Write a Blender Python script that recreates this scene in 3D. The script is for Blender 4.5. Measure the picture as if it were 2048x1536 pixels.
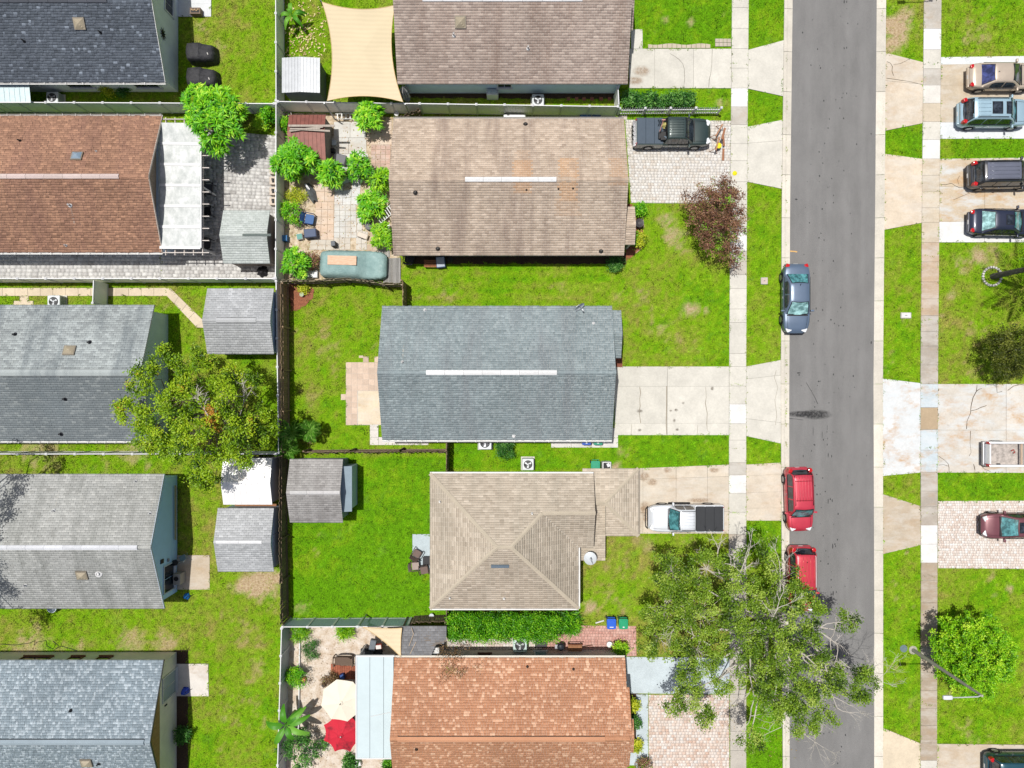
import bpy, math, random
import numpy as np
from mathutils import Vector, Matrix

sc = bpy.context.scene
for _o in list(bpy.data.objects):
    bpy.data.objects.remove(_o)
COL = sc.collection
rng = np.random.default_rng(7)
random.seed(7)

# ---------------------------------------------------------------- camera
CAM_H = 49.55            # drone height in metres
PXM = 28.7               # photo pixels per metre on the ground
cam_d = bpy.data.cameras.new('camera')
cam = bpy.data.objects.new('camera', cam_d)
COL.objects.link(cam)
cam.location = (0, 0, CAM_H)
cam.rotation_euler = (0, 0, 0)
cam_d.sensor_width = 36.0
cam_d.lens = 25.0
cam_d.clip_start = 0.5
cam_d.clip_end = 6000
sc.camera = cam

# ---------------------------------------------------------------- sky and sun
SUN_X, SUN_Y = 0.185, -0.125          # shadow offset per metre of height
wd = bpy.data.worlds.new('World')
sc.world = wd
wd.use_nodes = True
_nt = wd.node_tree
_nt.nodes.clear()
_sky = _nt.nodes.new('ShaderNodeTexSky')
_sky.sky_type = 'NISHITA'
_sky.sun_disc = False
_sky.sun_elevation = math.atan2(1, math.hypot(SUN_X, SUN_Y))
_sky.sun_rotation = math.atan2(-SUN_X, -SUN_Y)
_sky.air_density = 1.0
_sky.dust_density = 3.5
_sky.ozone_density = 0.6
_bg = _nt.nodes.new('ShaderNodeBackground')
_bg.inputs[1].default_value = 0.08
_wo = _nt.nodes.new('ShaderNodeOutputWorld')
_nt.links.new(_sky.outputs[0], _bg.inputs[0])
_nt.links.new(_bg.outputs[0], _wo.inputs[0])
sun_d = bpy.data.lights.new('sun', 'SUN')
sun_d.energy = 4.7
sun_d.angle = math.radians(0.55)
sun_d.color = (1.0, 0.972, 0.92)
sun = bpy.data.objects.new('sun', sun_d)
COL.objects.link(sun)
sun.location = (-20, 12, 90)
sun.rotation_euler = Vector((SUN_X, SUN_Y, -1)).to_track_quat('-Z', 'Y').to_euler()

sc.view_settings.view_transform = 'Standard'
sc.view_settings.look = 'None'
sc.view_settings.gamma = 1.0
sc.view_settings.exposure = 0.03
sc.view_settings.use_curve_mapping = False
sc.render.engine = 'CYCLES'
sc.cycles.max_bounces = 6
sc.cycles.transparent_max_bounces = 6
sc.cycles.use_denoising = True

# ---------------------------------------------------------------- coordinates
def W(u, v, h=0.0):
    """world x, y of the point at height h that the photo shows at pixel u, v"""
    k = (1 - h / CAM_H) / PXM
    return ((u - 1024) * k, (768 - v) * k)
def W3(u, v, h=0.0, z=None):
    x, y = W(u, v, h)
    return (x, y, h if z is None else z)

def lin(r, g, b, k=0.68):
    def f(c):
        c /= 255.0
        return (c / 12.92 if c <= 0.04045 else ((c + 0.055) / 1.055) ** 2.4) * k
    return (f(r), f(g), f(b), 1.0)

# ---------------------------------------------------------------- node helpers
class NG:
    def __init__(self, name):
        self.m = bpy.data.materials.new(name)
        self.m.use_nodes = True
        self.t = self.m.node_tree
        self.t.nodes.clear()
        self.out = self.n('ShaderNodeOutputMaterial')
        self.b = self.n('ShaderNodeBsdfPrincipled')
        self.t.links.new(self.b.outputs[0], self.out.inputs[0])
        self._pos = None
    def n(self, t):
        return self.t.nodes.new(t)
    def set(self, sock, val):
        if hasattr(val, 'is_output'):
            self.t.links.new(val, sock)
        else:
            sock.default_value = val
    def pos(self, scale=None):
        if self._pos is None:
            self._pos = self.n('ShaderNodeNewGeometry').outputs['Position']
        if scale is None:
            return self._pos
        m = self.n('ShaderNodeMapping')
        m.inputs['Scale'].default_value = scale
        self.t.links.new(self._pos, m.inputs[0])
        return m.outputs[0]
    def noise(self, scale, detail=3, rough=0.55, vec=None, out=0):
        x = self.n('ShaderNodeTexNoise')
        self.set(x.inputs['Vector'], vec if vec is not None else self.pos())
        x.inputs['Scale'].default_value = scale
        x.inputs['Detail'].default_value = detail
        x.inputs['Roughness'].default_value = rough
        return x.outputs[out]
    def ramp(self, fac, stops, interp='LINEAR'):
        x = self.n('ShaderNodeValToRGB')
        x.color_ramp.interpolation = interp
        e = x.color_ramp.elements
        while len(e) < len(stops):
            e.new(0.5)
        for i, (p, c) in enumerate(stops):
            e[i].position = p
            e[i].color = c if len(c) == 4 else (*c, 1)
        self.set(x.inputs[0], fac)
        return x.outputs[0]
    def gray(self, fac, p0, v0, p1, v1):
        return self.ramp(fac, [(p0, (v0, v0, v0, 1)), (p1, (v1, v1, v1, 1))])
    def mix(self, fac, a, b, mode='MIX'):
        x = self.n('ShaderNodeMix')
        x.data_type = 'RGBA'
        x.blend_type = mode
        self.set(x.inputs[0], fac)
        self.set(x.inputs[6], a)
        self.set(x.inputs[7], b)
        return x.outputs[2]
    def math(self, op, a, b=0.5):
        x = self.n('ShaderNodeMath')
        x.operation = op
        self.set(x.inputs[0], a)
        self.set(x.inputs[1], b)
        return x.outputs[0]
    def attr(self, name, out='Fac'):
        x = self.n('ShaderNodeAttribute')
        x.attribute_name = name
        return x.outputs[out]
    def objcol(self):
        return self.n('ShaderNodeObjectInfo').outputs['Color']
    def objrand(self):
        return self.n('ShaderNodeObjectInfo').outputs['Random']
    def bump(self, h, strength=0.3, dist=0.02):
        x = self.n('ShaderNodeBump')
        x.inputs['Strength'].default_value = strength
        x.inputs['Distance'].default_value = dist
        self.set(x.inputs['Height'], h)
        self.t.links.new(x.outputs[0], self.b.inputs['Normal'])
    def fin(self, color, rough=0.8, metal=0.0, spec=0.35):
        self.set(self.b.inputs['Base Color'], color)
        self.set(self.b.inputs['Roughness'], rough)
        self.b.inputs['Metallic'].default_value = metal
        self.b.inputs['Specular IOR Level'].default_value = spec
        return self.m

_pc = {}
def paint(rgb, rough=0.6, metal=0.0, var=0.12, scale=2.0, k=0.68):
    """matte painted or plain surface with faint dirt"""
    key = (tuple(rgb), rough, metal, var, scale, k)
    if key in _pc:
        return _pc[key]
    g = NG('surface_%d_%d_%d' % tuple(rgb))
    c = lin(*rgb, k=k)
    n = g.noise(scale, 5, 0.65)
    f = g.gray(n, 0.3, 1 - var, 0.75, 1 + var * 0.4)
    _pc[key] = g.fin(g.mix(1.0, c, f, 'MULTIPLY'), rough, metal)
    return _pc[key]

def carpaint(rgb, k=0.74, metal=0.25):
    key = ('car', tuple(rgb), k, metal)
    if key in _pc:
        return _pc[key]
    g = NG('car_paint_%d_%d_%d' % tuple(rgb))
    c = lin(*rgb, k=k)
    n = g.noise(1.2, 4)
    col = g.mix(1.0, c, g.gray(n, 0.3, 0.9, 0.7, 1.05), 'MULTIPLY')
    m = g.fin(col, 0.38, metal, 0.5)
    g.b.inputs['Coat Weight'].default_value = 0.7
    g.b.inputs['Coat Roughness'].default_value = 0.08
    _pc[key] = m
    return m

def wood(rgb, rgb2, k=0.74, axis=(12, 1.5, 1.5)):
    key = ('wood', tuple(rgb), tuple(rgb2), axis)
    if key in _pc:
        return _pc[key]
    g = NG('wood_%d_%d_%d' % tuple(rgb))
    n = g.noise(2.0, 5, 0.7, g.pos(axis))
    r = g.objrand()
    col = g.ramp(n, [(0.25, lin(*rgb2, k=k)), (0.7, lin(*rgb, k=k))])
    col = g.mix(1.0, col, g.gray(r, 0, 0.8, 1, 1.12), 'MULTIPLY')
    m = g.fin(col, 0.85)
    g.bump(n, 0.3, 0.01)
    _pc[key] = m
    return m

def shingle_mat(name, stops, stain=(60, 55, 50), streak=0.25, streak_col=(70, 75, 75), k=0.97):
    g = NG(name)
    t = g.attr('tone')
    c = g.ramp(t, [(p, lin(*col, k=k)) for p, col in stops])
    fine = g.noise(30, 2)
    c = g.mix(1.0, c, g.gray(fine, 0.3, 0.86, 0.7, 1.1), 'MULTIPLY')
    s = g.noise(1.0, 5, 0.65, g.pos((0.9, 0.13, 0.13)))
    s2 = g.noise(0.35, 3)
    f = g.math('MULTIPLY', g.gray(s, 0.46, 0, 0.72, 1), streak * 2.0)
    c = g.mix(f, c, lin(*streak_col, k=k))
    c = g.mix(1.0, c, g.gray(s2, 0.3, 0.9, 0.7, 1.1), 'MULTIPLY')
    c = g.mix(g.attr('stain'), c, lin(*stain, k=k))
    m = g.fin(c, 0.92, 0, 0.2)
    g.bump(g.noise(60, 2), 0.25, 0.006)
    return m

def leaf_mat(name, stops, k=0.98, trans=0.2, rough=0.5):
    g = NG(name)
    c = g.ramp(g.attr('tone'), [(p, lin(*col, k=k)) for p, col in stops])
    g.fin(c, rough, 0, 0.3)
    tr = g.n('ShaderNodeBsdfTranslucent')
    g.set(tr.inputs[0], c)
    mx = g.n('ShaderNodeMixShader')
    mx.inputs[0].default_value = trans
    g.t.links.new(g.b.outputs[0], mx.inputs[1])
    g.t.links.new(tr.outputs[0], mx.inputs[2])
    g.t.links.new(mx.outputs[0], g.out.inputs[0])
    return g.m

def concrete_mat(name, stainy=0.0, stain_col=(205, 165, 120), cool=(222, 228, 231)):
    g = NG(name)
    oc = g.objcol()
    n1 = g.noise(0.9, 6, 0.62)
    n2 = g.noise(9, 4, 0.7)
    n3 = g.noise(55, 2)
    c = g.mix(1.0, oc, g.gray(n1, 0.3, 0.86, 0.72, 1.06), 'MULTIPLY')
    c = g.mix(1.0, c, g.gray(n2, 0.25, 0.88, 0.7, 1.05), 'MULTIPLY')
    c = g.mix(1.0, c, g.gray(n3, 0.3, 0.92, 0.7, 1.05), 'MULTIPLY')
    if stainy:
        a = g.noise(0.55, 5, 0.7, g.pos((1, 1.6, 1)))
        c = g.mix(g.math('MULTIPLY', g.gray(a, 0.5, 0, 0.66, 1), stainy), c, lin(*stain_col))
        b = g.noise(0.8, 6, 0.75, g.pos((0.5, 1.4, 2)))
        c = g.mix(g.math('MULTIPLY', g.gray(b, 0.45, 0, 0.62, 1), stainy * 0.9), c, lin(*cool))
        d = g.noise(2.2, 6, 0.8)
        c = g.mix(g.math('MULTIPLY', g.gray(d, 0.6, 0, 0.75, 1), stainy * 0.5), c, lin(120, 105, 90))
    m = g.fin(c, 0.9, 0, 0.2)
    g.bump(n3, 0.15, 0.005)
    return m

# ---------------------------------------------------------------- mesh helpers
class MB:
    """collects shapes and links them as ONE mesh object"""
    def __init__(self):
        self.v, self.f = [], []
    def add(self, vs, fs):
        o = len(self.v)
        self.v.extend([tuple(map(float, p)) for p in vs])
        self.f.extend([tuple(i + o for i in f) for f in fs])
        return self
    def box(self, c, s, rz=0.0, rx=0.0, ry=0.0, top=1.0):
        hx, hy, hz = s[0] / 2, s[1] / 2, s[2] / 2
        M = Matrix.Rotation(rz, 3, 'Z') @ Matrix.Rotation(ry, 3, 'Y') @ Matrix.Rotation(rx, 3, 'X')
        vs = []
        for z in (-hz, hz):
            q = top if z > 0 else 1.0
            for x, y in ((-hx, -hy), (hx, -hy), (hx, hy), (-hx, hy)):
                p = M @ Vector((x * q, y * q, z))
                vs.append((p.x + c[0], p.y + c[1], p.z + c[2]))
        return self.add(vs, [(3, 2, 1, 0), (4, 5, 6, 7), (0, 1, 5, 4), (1, 2, 6, 5), (2, 3, 7, 6), (3, 0, 4, 7)])
    def rbox(self, c, s, r=0.03, rz=0.0, n=3):
        """box with rounded plan corners and a chamfered top edge"""
        hx, hy, hz = s[0] / 2, s[1] / 2, s[2] / 2
        r = min(r, hx * 0.95, hy * 0.95)
        ring = []
        for cx, cy, a0 in ((hx - r, hy - r, 0), (-hx + r, hy - r, 90), (-hx + r, -hy + r, 180), (hx - r, -hy + r, 270)):
            for i in range(n + 1):
                a = math.radians(a0 + 90 * i / n)
                ring.append((cx + r * math.cos(a), cy + r * math.sin(a)))
        b = min(r * 0.6, hz * 0.5)
        lv = [(-hz, 1.0, 0), (hz - b, 1.0, 0), (hz - b * 0.3, 1.0, b * 0.35), (hz, 1.0, b)]
        N = len(ring)
        vs = []
        cs, sn = math.cos(rz), math.sin(rz)
        for z, q, ins in lv:
            for x, y in ring:
                x2 = x - math.copysign(min(ins, abs(x)), x)
                y2 = y - math.copysign(min(ins, abs(y)), y)
                vs.append((c[0] + x2 * cs - y2 * sn, c[1] + x2 * sn + y2 * cs, c[2] + z))
        fs = []
        for k in range(len(lv) - 1):
            for i in range(N):
                j = (i + 1) % N
                fs.append((k * N + i, k * N + j, (k + 1) * N + j, (k + 1) * N + i))
        fs.append(tuple(range((len(lv) - 1) * N, len(lv) * N)))
        fs.append(tuple(reversed(range(N))))
        return self.add(vs, fs)
    def prism(self, poly, z0, z1):
        a = sum(poly[i][0] * poly[(i + 1) % len(poly)][1] - poly[(i + 1) % len(poly)][0] * poly[i][1] for i in range(len(poly)))
        if a < 0:
            poly = poly[::-1]
        n = len(poly)
        vs = [(p[0], p[1], z0) for p in poly] + [(p[0], p[1], z1) for p in poly]
        fs = [tuple(reversed(range(n))), tuple(range(n, 2 * n))]
        fs += [(i, (i + 1) % n, n + (i + 1) % n, n + i) for i in range(n)]
        return self.add(vs, fs)
    def poly(self, pts):
        return self.add(pts, [tuple(range(len(pts)))])
    def solid(self, pts, d):
        """planar polygon given thickness along vector d"""
        n = len(pts)
        vs = list(pts) + [(p[0] + d[0], p[1] + d[1], p[2] + d[2]) for p in pts]
        fs = [tuple(range(n)), tuple(reversed(range(n, 2 * n)))]
        fs += [(i, n + i, n + (i + 1) % n, (i + 1) % n) for i in range(n)]
        return self.add(vs, fs)
    def tube(self, pts, rad, n=6, cap=True):
        pts = [Vector(p) for p in pts]
        if not hasattr(rad, '__len__'):
            rad = [rad] * len(pts)
        vs, fs = [], []
        ref = None
        for i, p in enumerate(pts):
            d = (pts[min(i + 1, len(pts) - 1)] - pts[max(i - 1, 0)])
            if d.length < 1e-9:
                d = Vector((0, 0, 1))
            d.normalize()
            if ref is None:
                ref = Vector((1, 0, 0)) if abs(d.x) < 0.8 else Vector((0, 1, 0))
            a = d.cross(ref)
            if a.length < 1e-5:
                a = d.cross(Vector((0.3, 1, 0.2)))
            a.normalize()
            b = d.cross(a)
            ref = -b if False else ref
            for k in range(n):
                t = 2 * math.pi * k / n
                q = p + (a * math.cos(t) + b * math.sin(t)) * rad[i]
                vs.append(tuple(q))
        for i in range(len(pts) - 1):
            for k in range(n):
                j = (k + 1) % n
                fs.append((i * n + k, i * n + j, (i + 1) * n + j, (i + 1) * n + k))
        if cap:
            fs.append(tuple(reversed(range(n))))
            fs.append(tuple(range((len(pts) - 1) * n, len(pts) * n)))
        return self.add(vs, fs)
    def lathe(self, c, prof, n=16, axis='Z'):
        vs, fs = [], []
        for r, z in prof:
            for k in range(n):
                t = 2 * math.pi * k / n
                x, y = r * math.cos(t), r * math.sin(t)
                if axis == 'Z':
                    vs.append((c[0] + x, c[1] + y, c[2] + z))
                else:
                    vs.append((c[0] + x, c[1] + z, c[2] + y))
        for i in range(len(prof) - 1):
            for k in range(n):
                j = (k + 1) % n
                f = (i * n + k, i * n + j, (i + 1) * n + j, (i + 1) * n + k)
                fs.append(f if axis == 'Z' else f[::-1])
        fs.append(tuple(range((len(prof) - 1) * n, len(prof) * n)))
        fs.append(tuple(reversed(range(n))))
        return self.add(vs, fs)
    def ribbon(self, pts, w, z):
        """flat strip along a polyline on the ground"""
        P = [Vector((p[0], p[1])) for p in pts]
        vs, fs = [], []
        for i, p in enumerate(P):
            d = P[min(i + 1, len(P) - 1)] - P[max(i - 1, 0)]
            d.normalize()
            q = Vector((-d.y, d.x)) * w / 2 * (0.6 + 0.8 * random.random())
            vs += [(p.x + q.x, p.y + q.y, z), (p.x - q.x, p.y - q.y, z)]
        for i in range(len(P) - 1):
            fs.append((2 * i, 2 * i + 1, 2 * i + 3, 2 * i + 2))
        return self.add(vs, fs)
    def grid(self, rows):
        """rows: list of equal-length lists of points"""
        m = len(rows[0])
        vs = [p for r in rows for p in r]
        fs = [(i * m + j, i * m + j + 1, (i + 1) * m + j + 1, (i + 1) * m + j) for i in range(len(rows) - 1) for j in range(m - 1)]
        return self.add(vs, fs)
    def build(self, name, mat, parent=None, smooth=False, local=False, color=None, kind=None, label=None):
        off = (0, 0, 0) if (parent is None or local) else origin(parent)
        me = bpy.data.meshes.new(name)
        me.from_pydata([(x - off[0], y - off[1], z - off[2]) for x, y, z in self.v], [], self.f)
        me.materials.append(mat)
        if smooth:
            me.shade_smooth()
        return link(name, me, parent, color, kind, label)

def origin(o):
    x = y = z = 0.0
    while o is not None:
        x += o.location.x; y += o.location.y; z += o.location.z
        o = o.parent
    return (x, y, z)

def link(name, me, parent=None, color=None, kind=None, label=None):
    o = bpy.data.objects.new(name, me)
    COL.objects.link(o)
    o.parent = parent
    if color is not None:
        o.color = color if len(color) == 4 else (*color, 1)
    if kind:
        o['kind'] = kind
    if label:
        o['label'] = label
    return o

def np_mesh(name, V, F, mat, parent=None, attrs=None, smooth=False, kind=None, local=False):
    """fast mesh from arrays; attrs = {name: per-face array}"""
    V = np.asarray(V, dtype=np.float32)
    F = np.asarray(F, dtype=np.int32)
    if parent is not None and not local:
        V = V - np.array(origin(parent), dtype=np.float32)
    me = bpy.data.meshes.new(name)
    k = F.shape[1]
    me.vertices.add(len(V))
    me.vertices.foreach_set('co', V.ravel())
    me.loops.add(F.size)
    me.loops.foreach_set('vertex_index', F.ravel())
    me.polygons.add(len(F))
    me.polygons.foreach_set('loop_start', np.arange(0, F.size, k, dtype=np.int32))
    try:
        me.polygons.foreach_set('loop_total', np.full(len(F), k, dtype=np.int32))
    except Exception:
        pass
    me.update(calc_edges=True)
    for n, a in (attrs or {}).items():
        at = me.attributes.new(n, 'FLOAT', 'FACE')
        at.data.foreach_set('value', np.asarray(a, dtype=np.float32))
    me.materials.append(mat)
    if smooth:
        me.shade_smooth()
    return link(name, me, parent, None, kind)

def thing(name, label, cat, loc=(0, 0, 0), rz=0.0, group=None):
    o = bpy.data.objects.new(name, None)
    COL.objects.link(o)
    o.empty_display_size = 0.3
    o.location = loc
    o.rotation_euler = (0, 0, rz)
    o['label'] = label
    o['category'] = cat
    if group:
        o['group'] = group
    return o
def tag(o, label, cat, group=None):
    o['label'] = label
    o['category'] = cat
    if group:
        o['group'] = group
    return o
def struct(name, loc=(0, 0, 0)):
    o = bpy.data.objects.new(name, None)
    COL.objects.link(o)
    o.location = loc
    o['kind'] = 'structure'
    return o

EXCL = []      # polygons on which no grass grows
def excl(poly):
    EXCL.append(np.array([(p[0], p[1]) for p in poly]))

# ================================================================ SETTING: ground
def vnoise(x, y, scale, seed):
    """smooth value noise 0..1"""
    r = np.random.default_rng(seed).random((256, 256))
    X = x / scale + 1000.3; Y = y / scale + 1000.7
    i = np.floor(X).astype(int); j = np.floor(Y).astype(int)
    fx = X - i; fy = Y - j
    fx = fx * fx * (3 - 2 * fx); fy = fy * fy * (3 - 2 * fy)
    g = lambda a, b: r[a % 256, b % 256]
    return (g(i, j) * (1 - fx) + g(i + 1, j) * fx) * (1 - fy) + (g(i, j + 1) * (1 - fx) + g(i + 1, j + 1) * fx) * fy

LUSH = [  # photo rectangles and how deep green their turf is
    (585, 912, 895, 1240, 0.95), (1265, -100, 1465, 98, 0.9), (1492, -100, 1570, 260, 0.86),
    (585, 570, 760, 910, 0.58), (810, 530, 1460, 735, 0.55), (905, 868, 1460, 940, 0.85),
    (1492, 360, 1566, 730, 0.62), (1492, 870, 1566, 1100, 0.8), (1492, 1380, 1570, 1700, 0.95),
    (1160, 1066, 1460, 1310, 0.3), (-200, -100, 560, 230, 0.52), (-200, 560, 560, 1000, 0.5), (-200, 900, 560, 1700, 0.5),
    (1765, -100, 1850, 130, 0.6), (1765, 240, 2300, 330, 0.85), (1765, 445, 1845, 770, 0.72), (1870, 480, 2300, 770, 0.52),
    (1765, 940, 2300, 1010, 0.74), (1765, 1085, 1845, 1490, 0.68), (1870, 1130, 2300, 1490, 0.58), (1870, -100, 2300, 118, 0.55),
    (565, -100, 800, 205, 0.55), (1235, 170, 1465, 240, 0.85),
]
DRY = [  # worn and sandy spots: u, v, radius px, strength
    (1795, 55, 42, 1.0), (1788, 85, 34, 0.9), (1815, 30, 26, 0.7), (1960, 70, 45, 0.5), (1930, 80, 30, 0.5), (1975, 25, 45, 0.35), (1900, 15, 25, 0.3),
    (1960, 515, 38, 0.75), (1920, 520, 26, 0.5), (1990, 500, 28, 0.5), (1903, 590, 14, 0.7), (1905, 565, 16, 0.4), (1925, 545, 18, 0.5),
    (1960, 660, 55, 0.35), (1950, 745, 45, 0.35), (1880, 630, 14, 0.5), (1380, 617, 26, 0.75), (1412, 622, 14, 0.6), (1325, 650, 36, 0.5),
    (1340, 690, 50, 0.35), (1395, 700, 50, 0.3), (1300, 620, 30, 0.35), (1285, 590, 34, 0.4), (1240, 585, 26, 0.35), (1110, 575, 45, 0.35), (900, 578, 34, 0.45), (845, 600, 26, 0.3),
    (1345, 470, 30, 0.75), (1335, 440, 22, 0.7), (1320, 410, 30, 0.3), (1360, 490, 26, 0.5), (1528, 545, 22, 0.35), (1505, 425, 16, 0.3),
    (655, 690, 60, 0.38), (640, 740, 45, 0.3), (700, 640, 40, 0.25), (745, 690, 20, 0.45), (620, 800, 40, 0.25), (600, 660, 24, 0.35),
    (520, 1168, 46, 1.0), (492, 1172, 30, 0.95), (550, 1158, 28, 0.9), (462, 1170, 14, 0.6), (260, 1290, 60, 0.55), (330, 1288, 45, 0.6), (60, 1298, 60, 0.7), (150, 1300, 40, 0.5),
    (480, 1260, 80, 0.35), (520, 1330, 60, 0.35), (470, 1390, 70, 0.3), (520, 1440, 80, 0.35), (450, 1480, 60, 0.3), (448, 1438, 12, 0.6), (540, 1200, 40, 0.4),
    (400, 55, 28, 0.5), (438, 95, 26, 0.5), (430, 150, 24, 0.3), (500, 60, 60, 0.2), (520, 170, 50, 0.25), (280, 898, 60, 0.6), (80, 895, 70, 0.6), (200, 940, 80, 0.3),
    (620, 110, 30, 0.35), (600, 70, 36, 0.3), (640, 60, 26, 0.35), (1330, 38, 14, 0.5), (1380, 45, 16, 0.6), (1310, 60, 20, 0.35), (1450, 25, 20, 0.3), (1440, 208, 18, 0.6),
    (1240, 1130, 70, 0.35), (1230, 1200, 60, 0.4), (1180, 1215, 20, 0.8), (1300, 1090, 45, 0.45), (1380, 1085, 40, 0.4), (1340, 1105, 10, 0.8), (1240, 1250, 30, 0.3), (1240, 905, 24, 0.4), (1230, 935, 16, 0.85), (1415, 880, 18, 0.3),
    (1795, 1195, 8, 0.9), (1790, 1165, 10, 0.5), (1825, 1215, 8, 0.7), (1815, 1105, 10, 0.5), (1790, 1320, 24, 0.45), (1822, 1400, 26, 0.4), (1810, 640, 22, 0.4), (1790, 715, 26, 0.35), (1775, 738, 16, 0.5),
    (2010, 1330, 40, 0.4), (2020, 1175, 10, 0.8), (1990, 1190, 8, 0.6), (1950, 1480, 60, 0.4), (1900, 1390, 30, 0.4), (2040, 1420, 40, 0.4), (1985, 1150, 40, 0.35), (1800, 600, 12, 0.4),
    (440, 640, 20, 0.3), (330, 615, 30, 0.35), (395, 640, 16, 0.3), (700, 1050, 40, 0.2), (640, 1100, 40, 0.3), (600, 1215, 24, 0.5), (640, 1080, 26, 0.3), (775, 935, 30, 0.25), (650, 1140, 40, 0.25),
]
def lawn_fields(x, y):
    u = x * PXM + 1024; v = 768 - y * PXM
    lush = np.full_like(x, 0.5)
    for u0, v0, u1, v1, q in LUSH:
        m = (u >= u0) & (u <= u1) & (v >= v0) & (v <= v1)
        lush = np.where(m, q, lush)
    n1 = vnoise(x, y, 2.6, 1); n2 = vnoise(x, y, 0.8, 2); n3 = vnoise(x, y, 0.2, 3)
    lush = lush + (n1 - 0.5) * 0.45 + (n2 - 0.5) * 0.45 + (n3 - 0.5) * 0.6
    mow = (u > 810) & (u < 1460) & (v > 530) & (v < 735)
    lush = lush + np.where(mow, .14 * np.sin(v / 12.0 * np.pi) * np.clip((1300 - u) / 200, 0, 1), 0)
    dry = 0.07 * vnoise(x, y, 1.7, 4) + 0.15 * np.clip(vnoise(x, y, 0.7, 5) - 0.62, 0, 1)
    wob = 0.65 + 0.7 * vnoise(x, y, 0.45, 6)
    for du, dv, r, s in DRY:
        d2 = ((u - du) ** 2 + (v - dv) ** 2) / (r * wob) ** 2
        dry = np.maximum(dry, np.clip(1.5 * s * np.exp(-d2 * 1.3) - .75 * n3 - .35 * n2 + .12, 0, s))
    dry = dry + (n3 - 0.5) * 0.12
    return np.clip(lush, 0, 1), np.clip(dry, 0, 1)

def turf_mat(name, blade):
    g = NG(name)
    lush, dry = g.attr('lush'), g.attr('dry')
    c = g.ramp(lush, [(0.0, lin(146, 140, 70, k=.92)), (0.35, lin(130, 150, 44, k=.92)), (0.66, lin(118, 157, 20, k=.92)), (1.0, lin(94, 146, 12, k=.92))])
    if blade:
        c = g.mix(1.0, c, g.gray(g.attr('tone'), 0.12, 0.2, 0.88, 1.75), 'MULTIPLY')
        c = g.mix(g.gray(dry, 0.05, 0, 0.8, 0.95), c, lin(206, 186, 128, k=.85))
        g.fin(c, 0.75, 0, 0.15)
        return g.m
    f = g.noise(11, 5, 0.75)
    f2 = g.noise(34, 3, 0.7)
    c = g.mix(1.0, c, g.gray(f, 0.3, 0.42, 0.68, 1.3), 'MULTIPLY')
    c = g.mix(1.0, c, g.gray(f2, 0.25, 0.6, 0.7, 1.2), 'MULTIPLY')
    sand = g.ramp(g.noise(7, 5, 0.7), [(0.3, lin(150, 122, 84)), (0.7, lin(218, 198, 166))])
    c = g.mix(g.gray(dry, 0.08, 0, 0.75, 1), c, sand)
    g.fin(c, 0.95, 0, 0.1)
    g.bump(f2, 0.5, 0.03)
    return g.m
M_TURF = turf_mat('turf', False)
M_BLADE = turf_mat('grass_blade', True)

def make_ground():
    xs = np.concatenate([[-3000, -300, -80], np.linspace(-46, 46, 369), [80, 300, 3000]])
    ys = np.concatenate([[-3000, -300, -70], np.linspace(-36, 36, 289), [70, 300, 3000]])
    X, Y = np.meshgrid(xs, ys)
    nx, ny = len(xs), len(ys)
    V = np.stack([X.ravel(), Y.ravel(), np.zeros(nx * ny)], 1)
    i = np.arange(nx - 1)[None, :] + np.arange(ny - 1)[:, None] * nx
    F = np.stack([i, i + 1, i + nx + 1, i + nx], -1).reshape(-1, 4)
    o = np_mesh('ground', V, F, M_TURF, kind='structure')
    l, d = lawn_fields(V[:, 0], V[:, 1])
    for n, a in (('lush', l), ('dry', d)):
        at = o.data.attributes.new(n, 'FLOAT', 'POINT')
        at.data.foreach_set('value', a.astype(np.float32))
make_ground()

# ================================================================ SETTING: street
def vi(table):
    vs = [p[0] for p in table]; us = [p[1] for p in table]
    return lambda v: float(np.interp(v, vs, us))
swl = vi([(0, 1463.5), (400, 1460), (730, 1458), (1070, 1457), (1536, 1460)])
swr = vi([(0, 1497), (400, 1493.5), (730, 1492), (1536, 1492)])
cwl = vi([(0, 1568), (400, 1563), (760, 1561), (1200, 1563), (1536, 1565)])
cwr = vi([(0, 1585), (400, 1580), (800, 1578), (1536, 1579)])
cel = vi([(0, 1753), (400, 1750), (768, 1746.5), (1200, 1748), (1536, 1748)])
cer = vi([(0, 1771), (400, 1768), (768, 1764.5), (1200, 1765), (1536, 1765)])
sel = vi([(0, 1847), (400, 1843), (768, 1840), (1150, 1841), (1536, 1840)])
ser = vi([(0, 1882), (400, 1878), (768, 1875), (1150, 1874), (1536, 1873)])

def asphalt():
    g = NG('asphalt')
    f = g.noise(45, 3, 0.8)
    m = g.noise(1.1, 5, 0.6, g.pos((1.0, 0.35, 1)))
    c = g.ramp(f, [(0.25, lin(96, 95, 95, k=.76)), (0.5, lin(128, 127, 126, k=.76)), (0.78, lin(166, 164, 161, k=.76))])
    c = g.mix(1.0, c, g.gray(m, 0.3, 0.88, 0.72, 1.08), 'MULTIPLY')
    tr = g.noise(1.0, 4, 0.55, g.pos((1.3, 0.03, 1)))
    c = g.mix(1.0, c, g.gray(tr, 0.36, 0.94, 0.66, 1.05), 'MULTIPLY')
    sp = g.noise(7.0, 4, 0.75)
    c = g.mix(g.gray(sp, 0.70, 0, 0.76, 0.7), c, lin(70, 70, 70, k=0.7))
    g.fin(c, 0.9, 0, 0.2)
    g.bump(f, 0.4, 0.008)
    return g.m
M_ASPHALT = asphalt()
M_CONC = concrete_mat('concrete')
M_CONC_ST = concrete_mat('concrete_stained', 0.85)
M_CONC_LT = concrete_mat('concrete_tan_stain', 0.4, (190, 160, 125), (232, 230, 224))
M_JOINT = paint((88, 82, 68), 0.95)
M_JOINTP = paint((214, 206, 196), 0.95)

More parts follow.
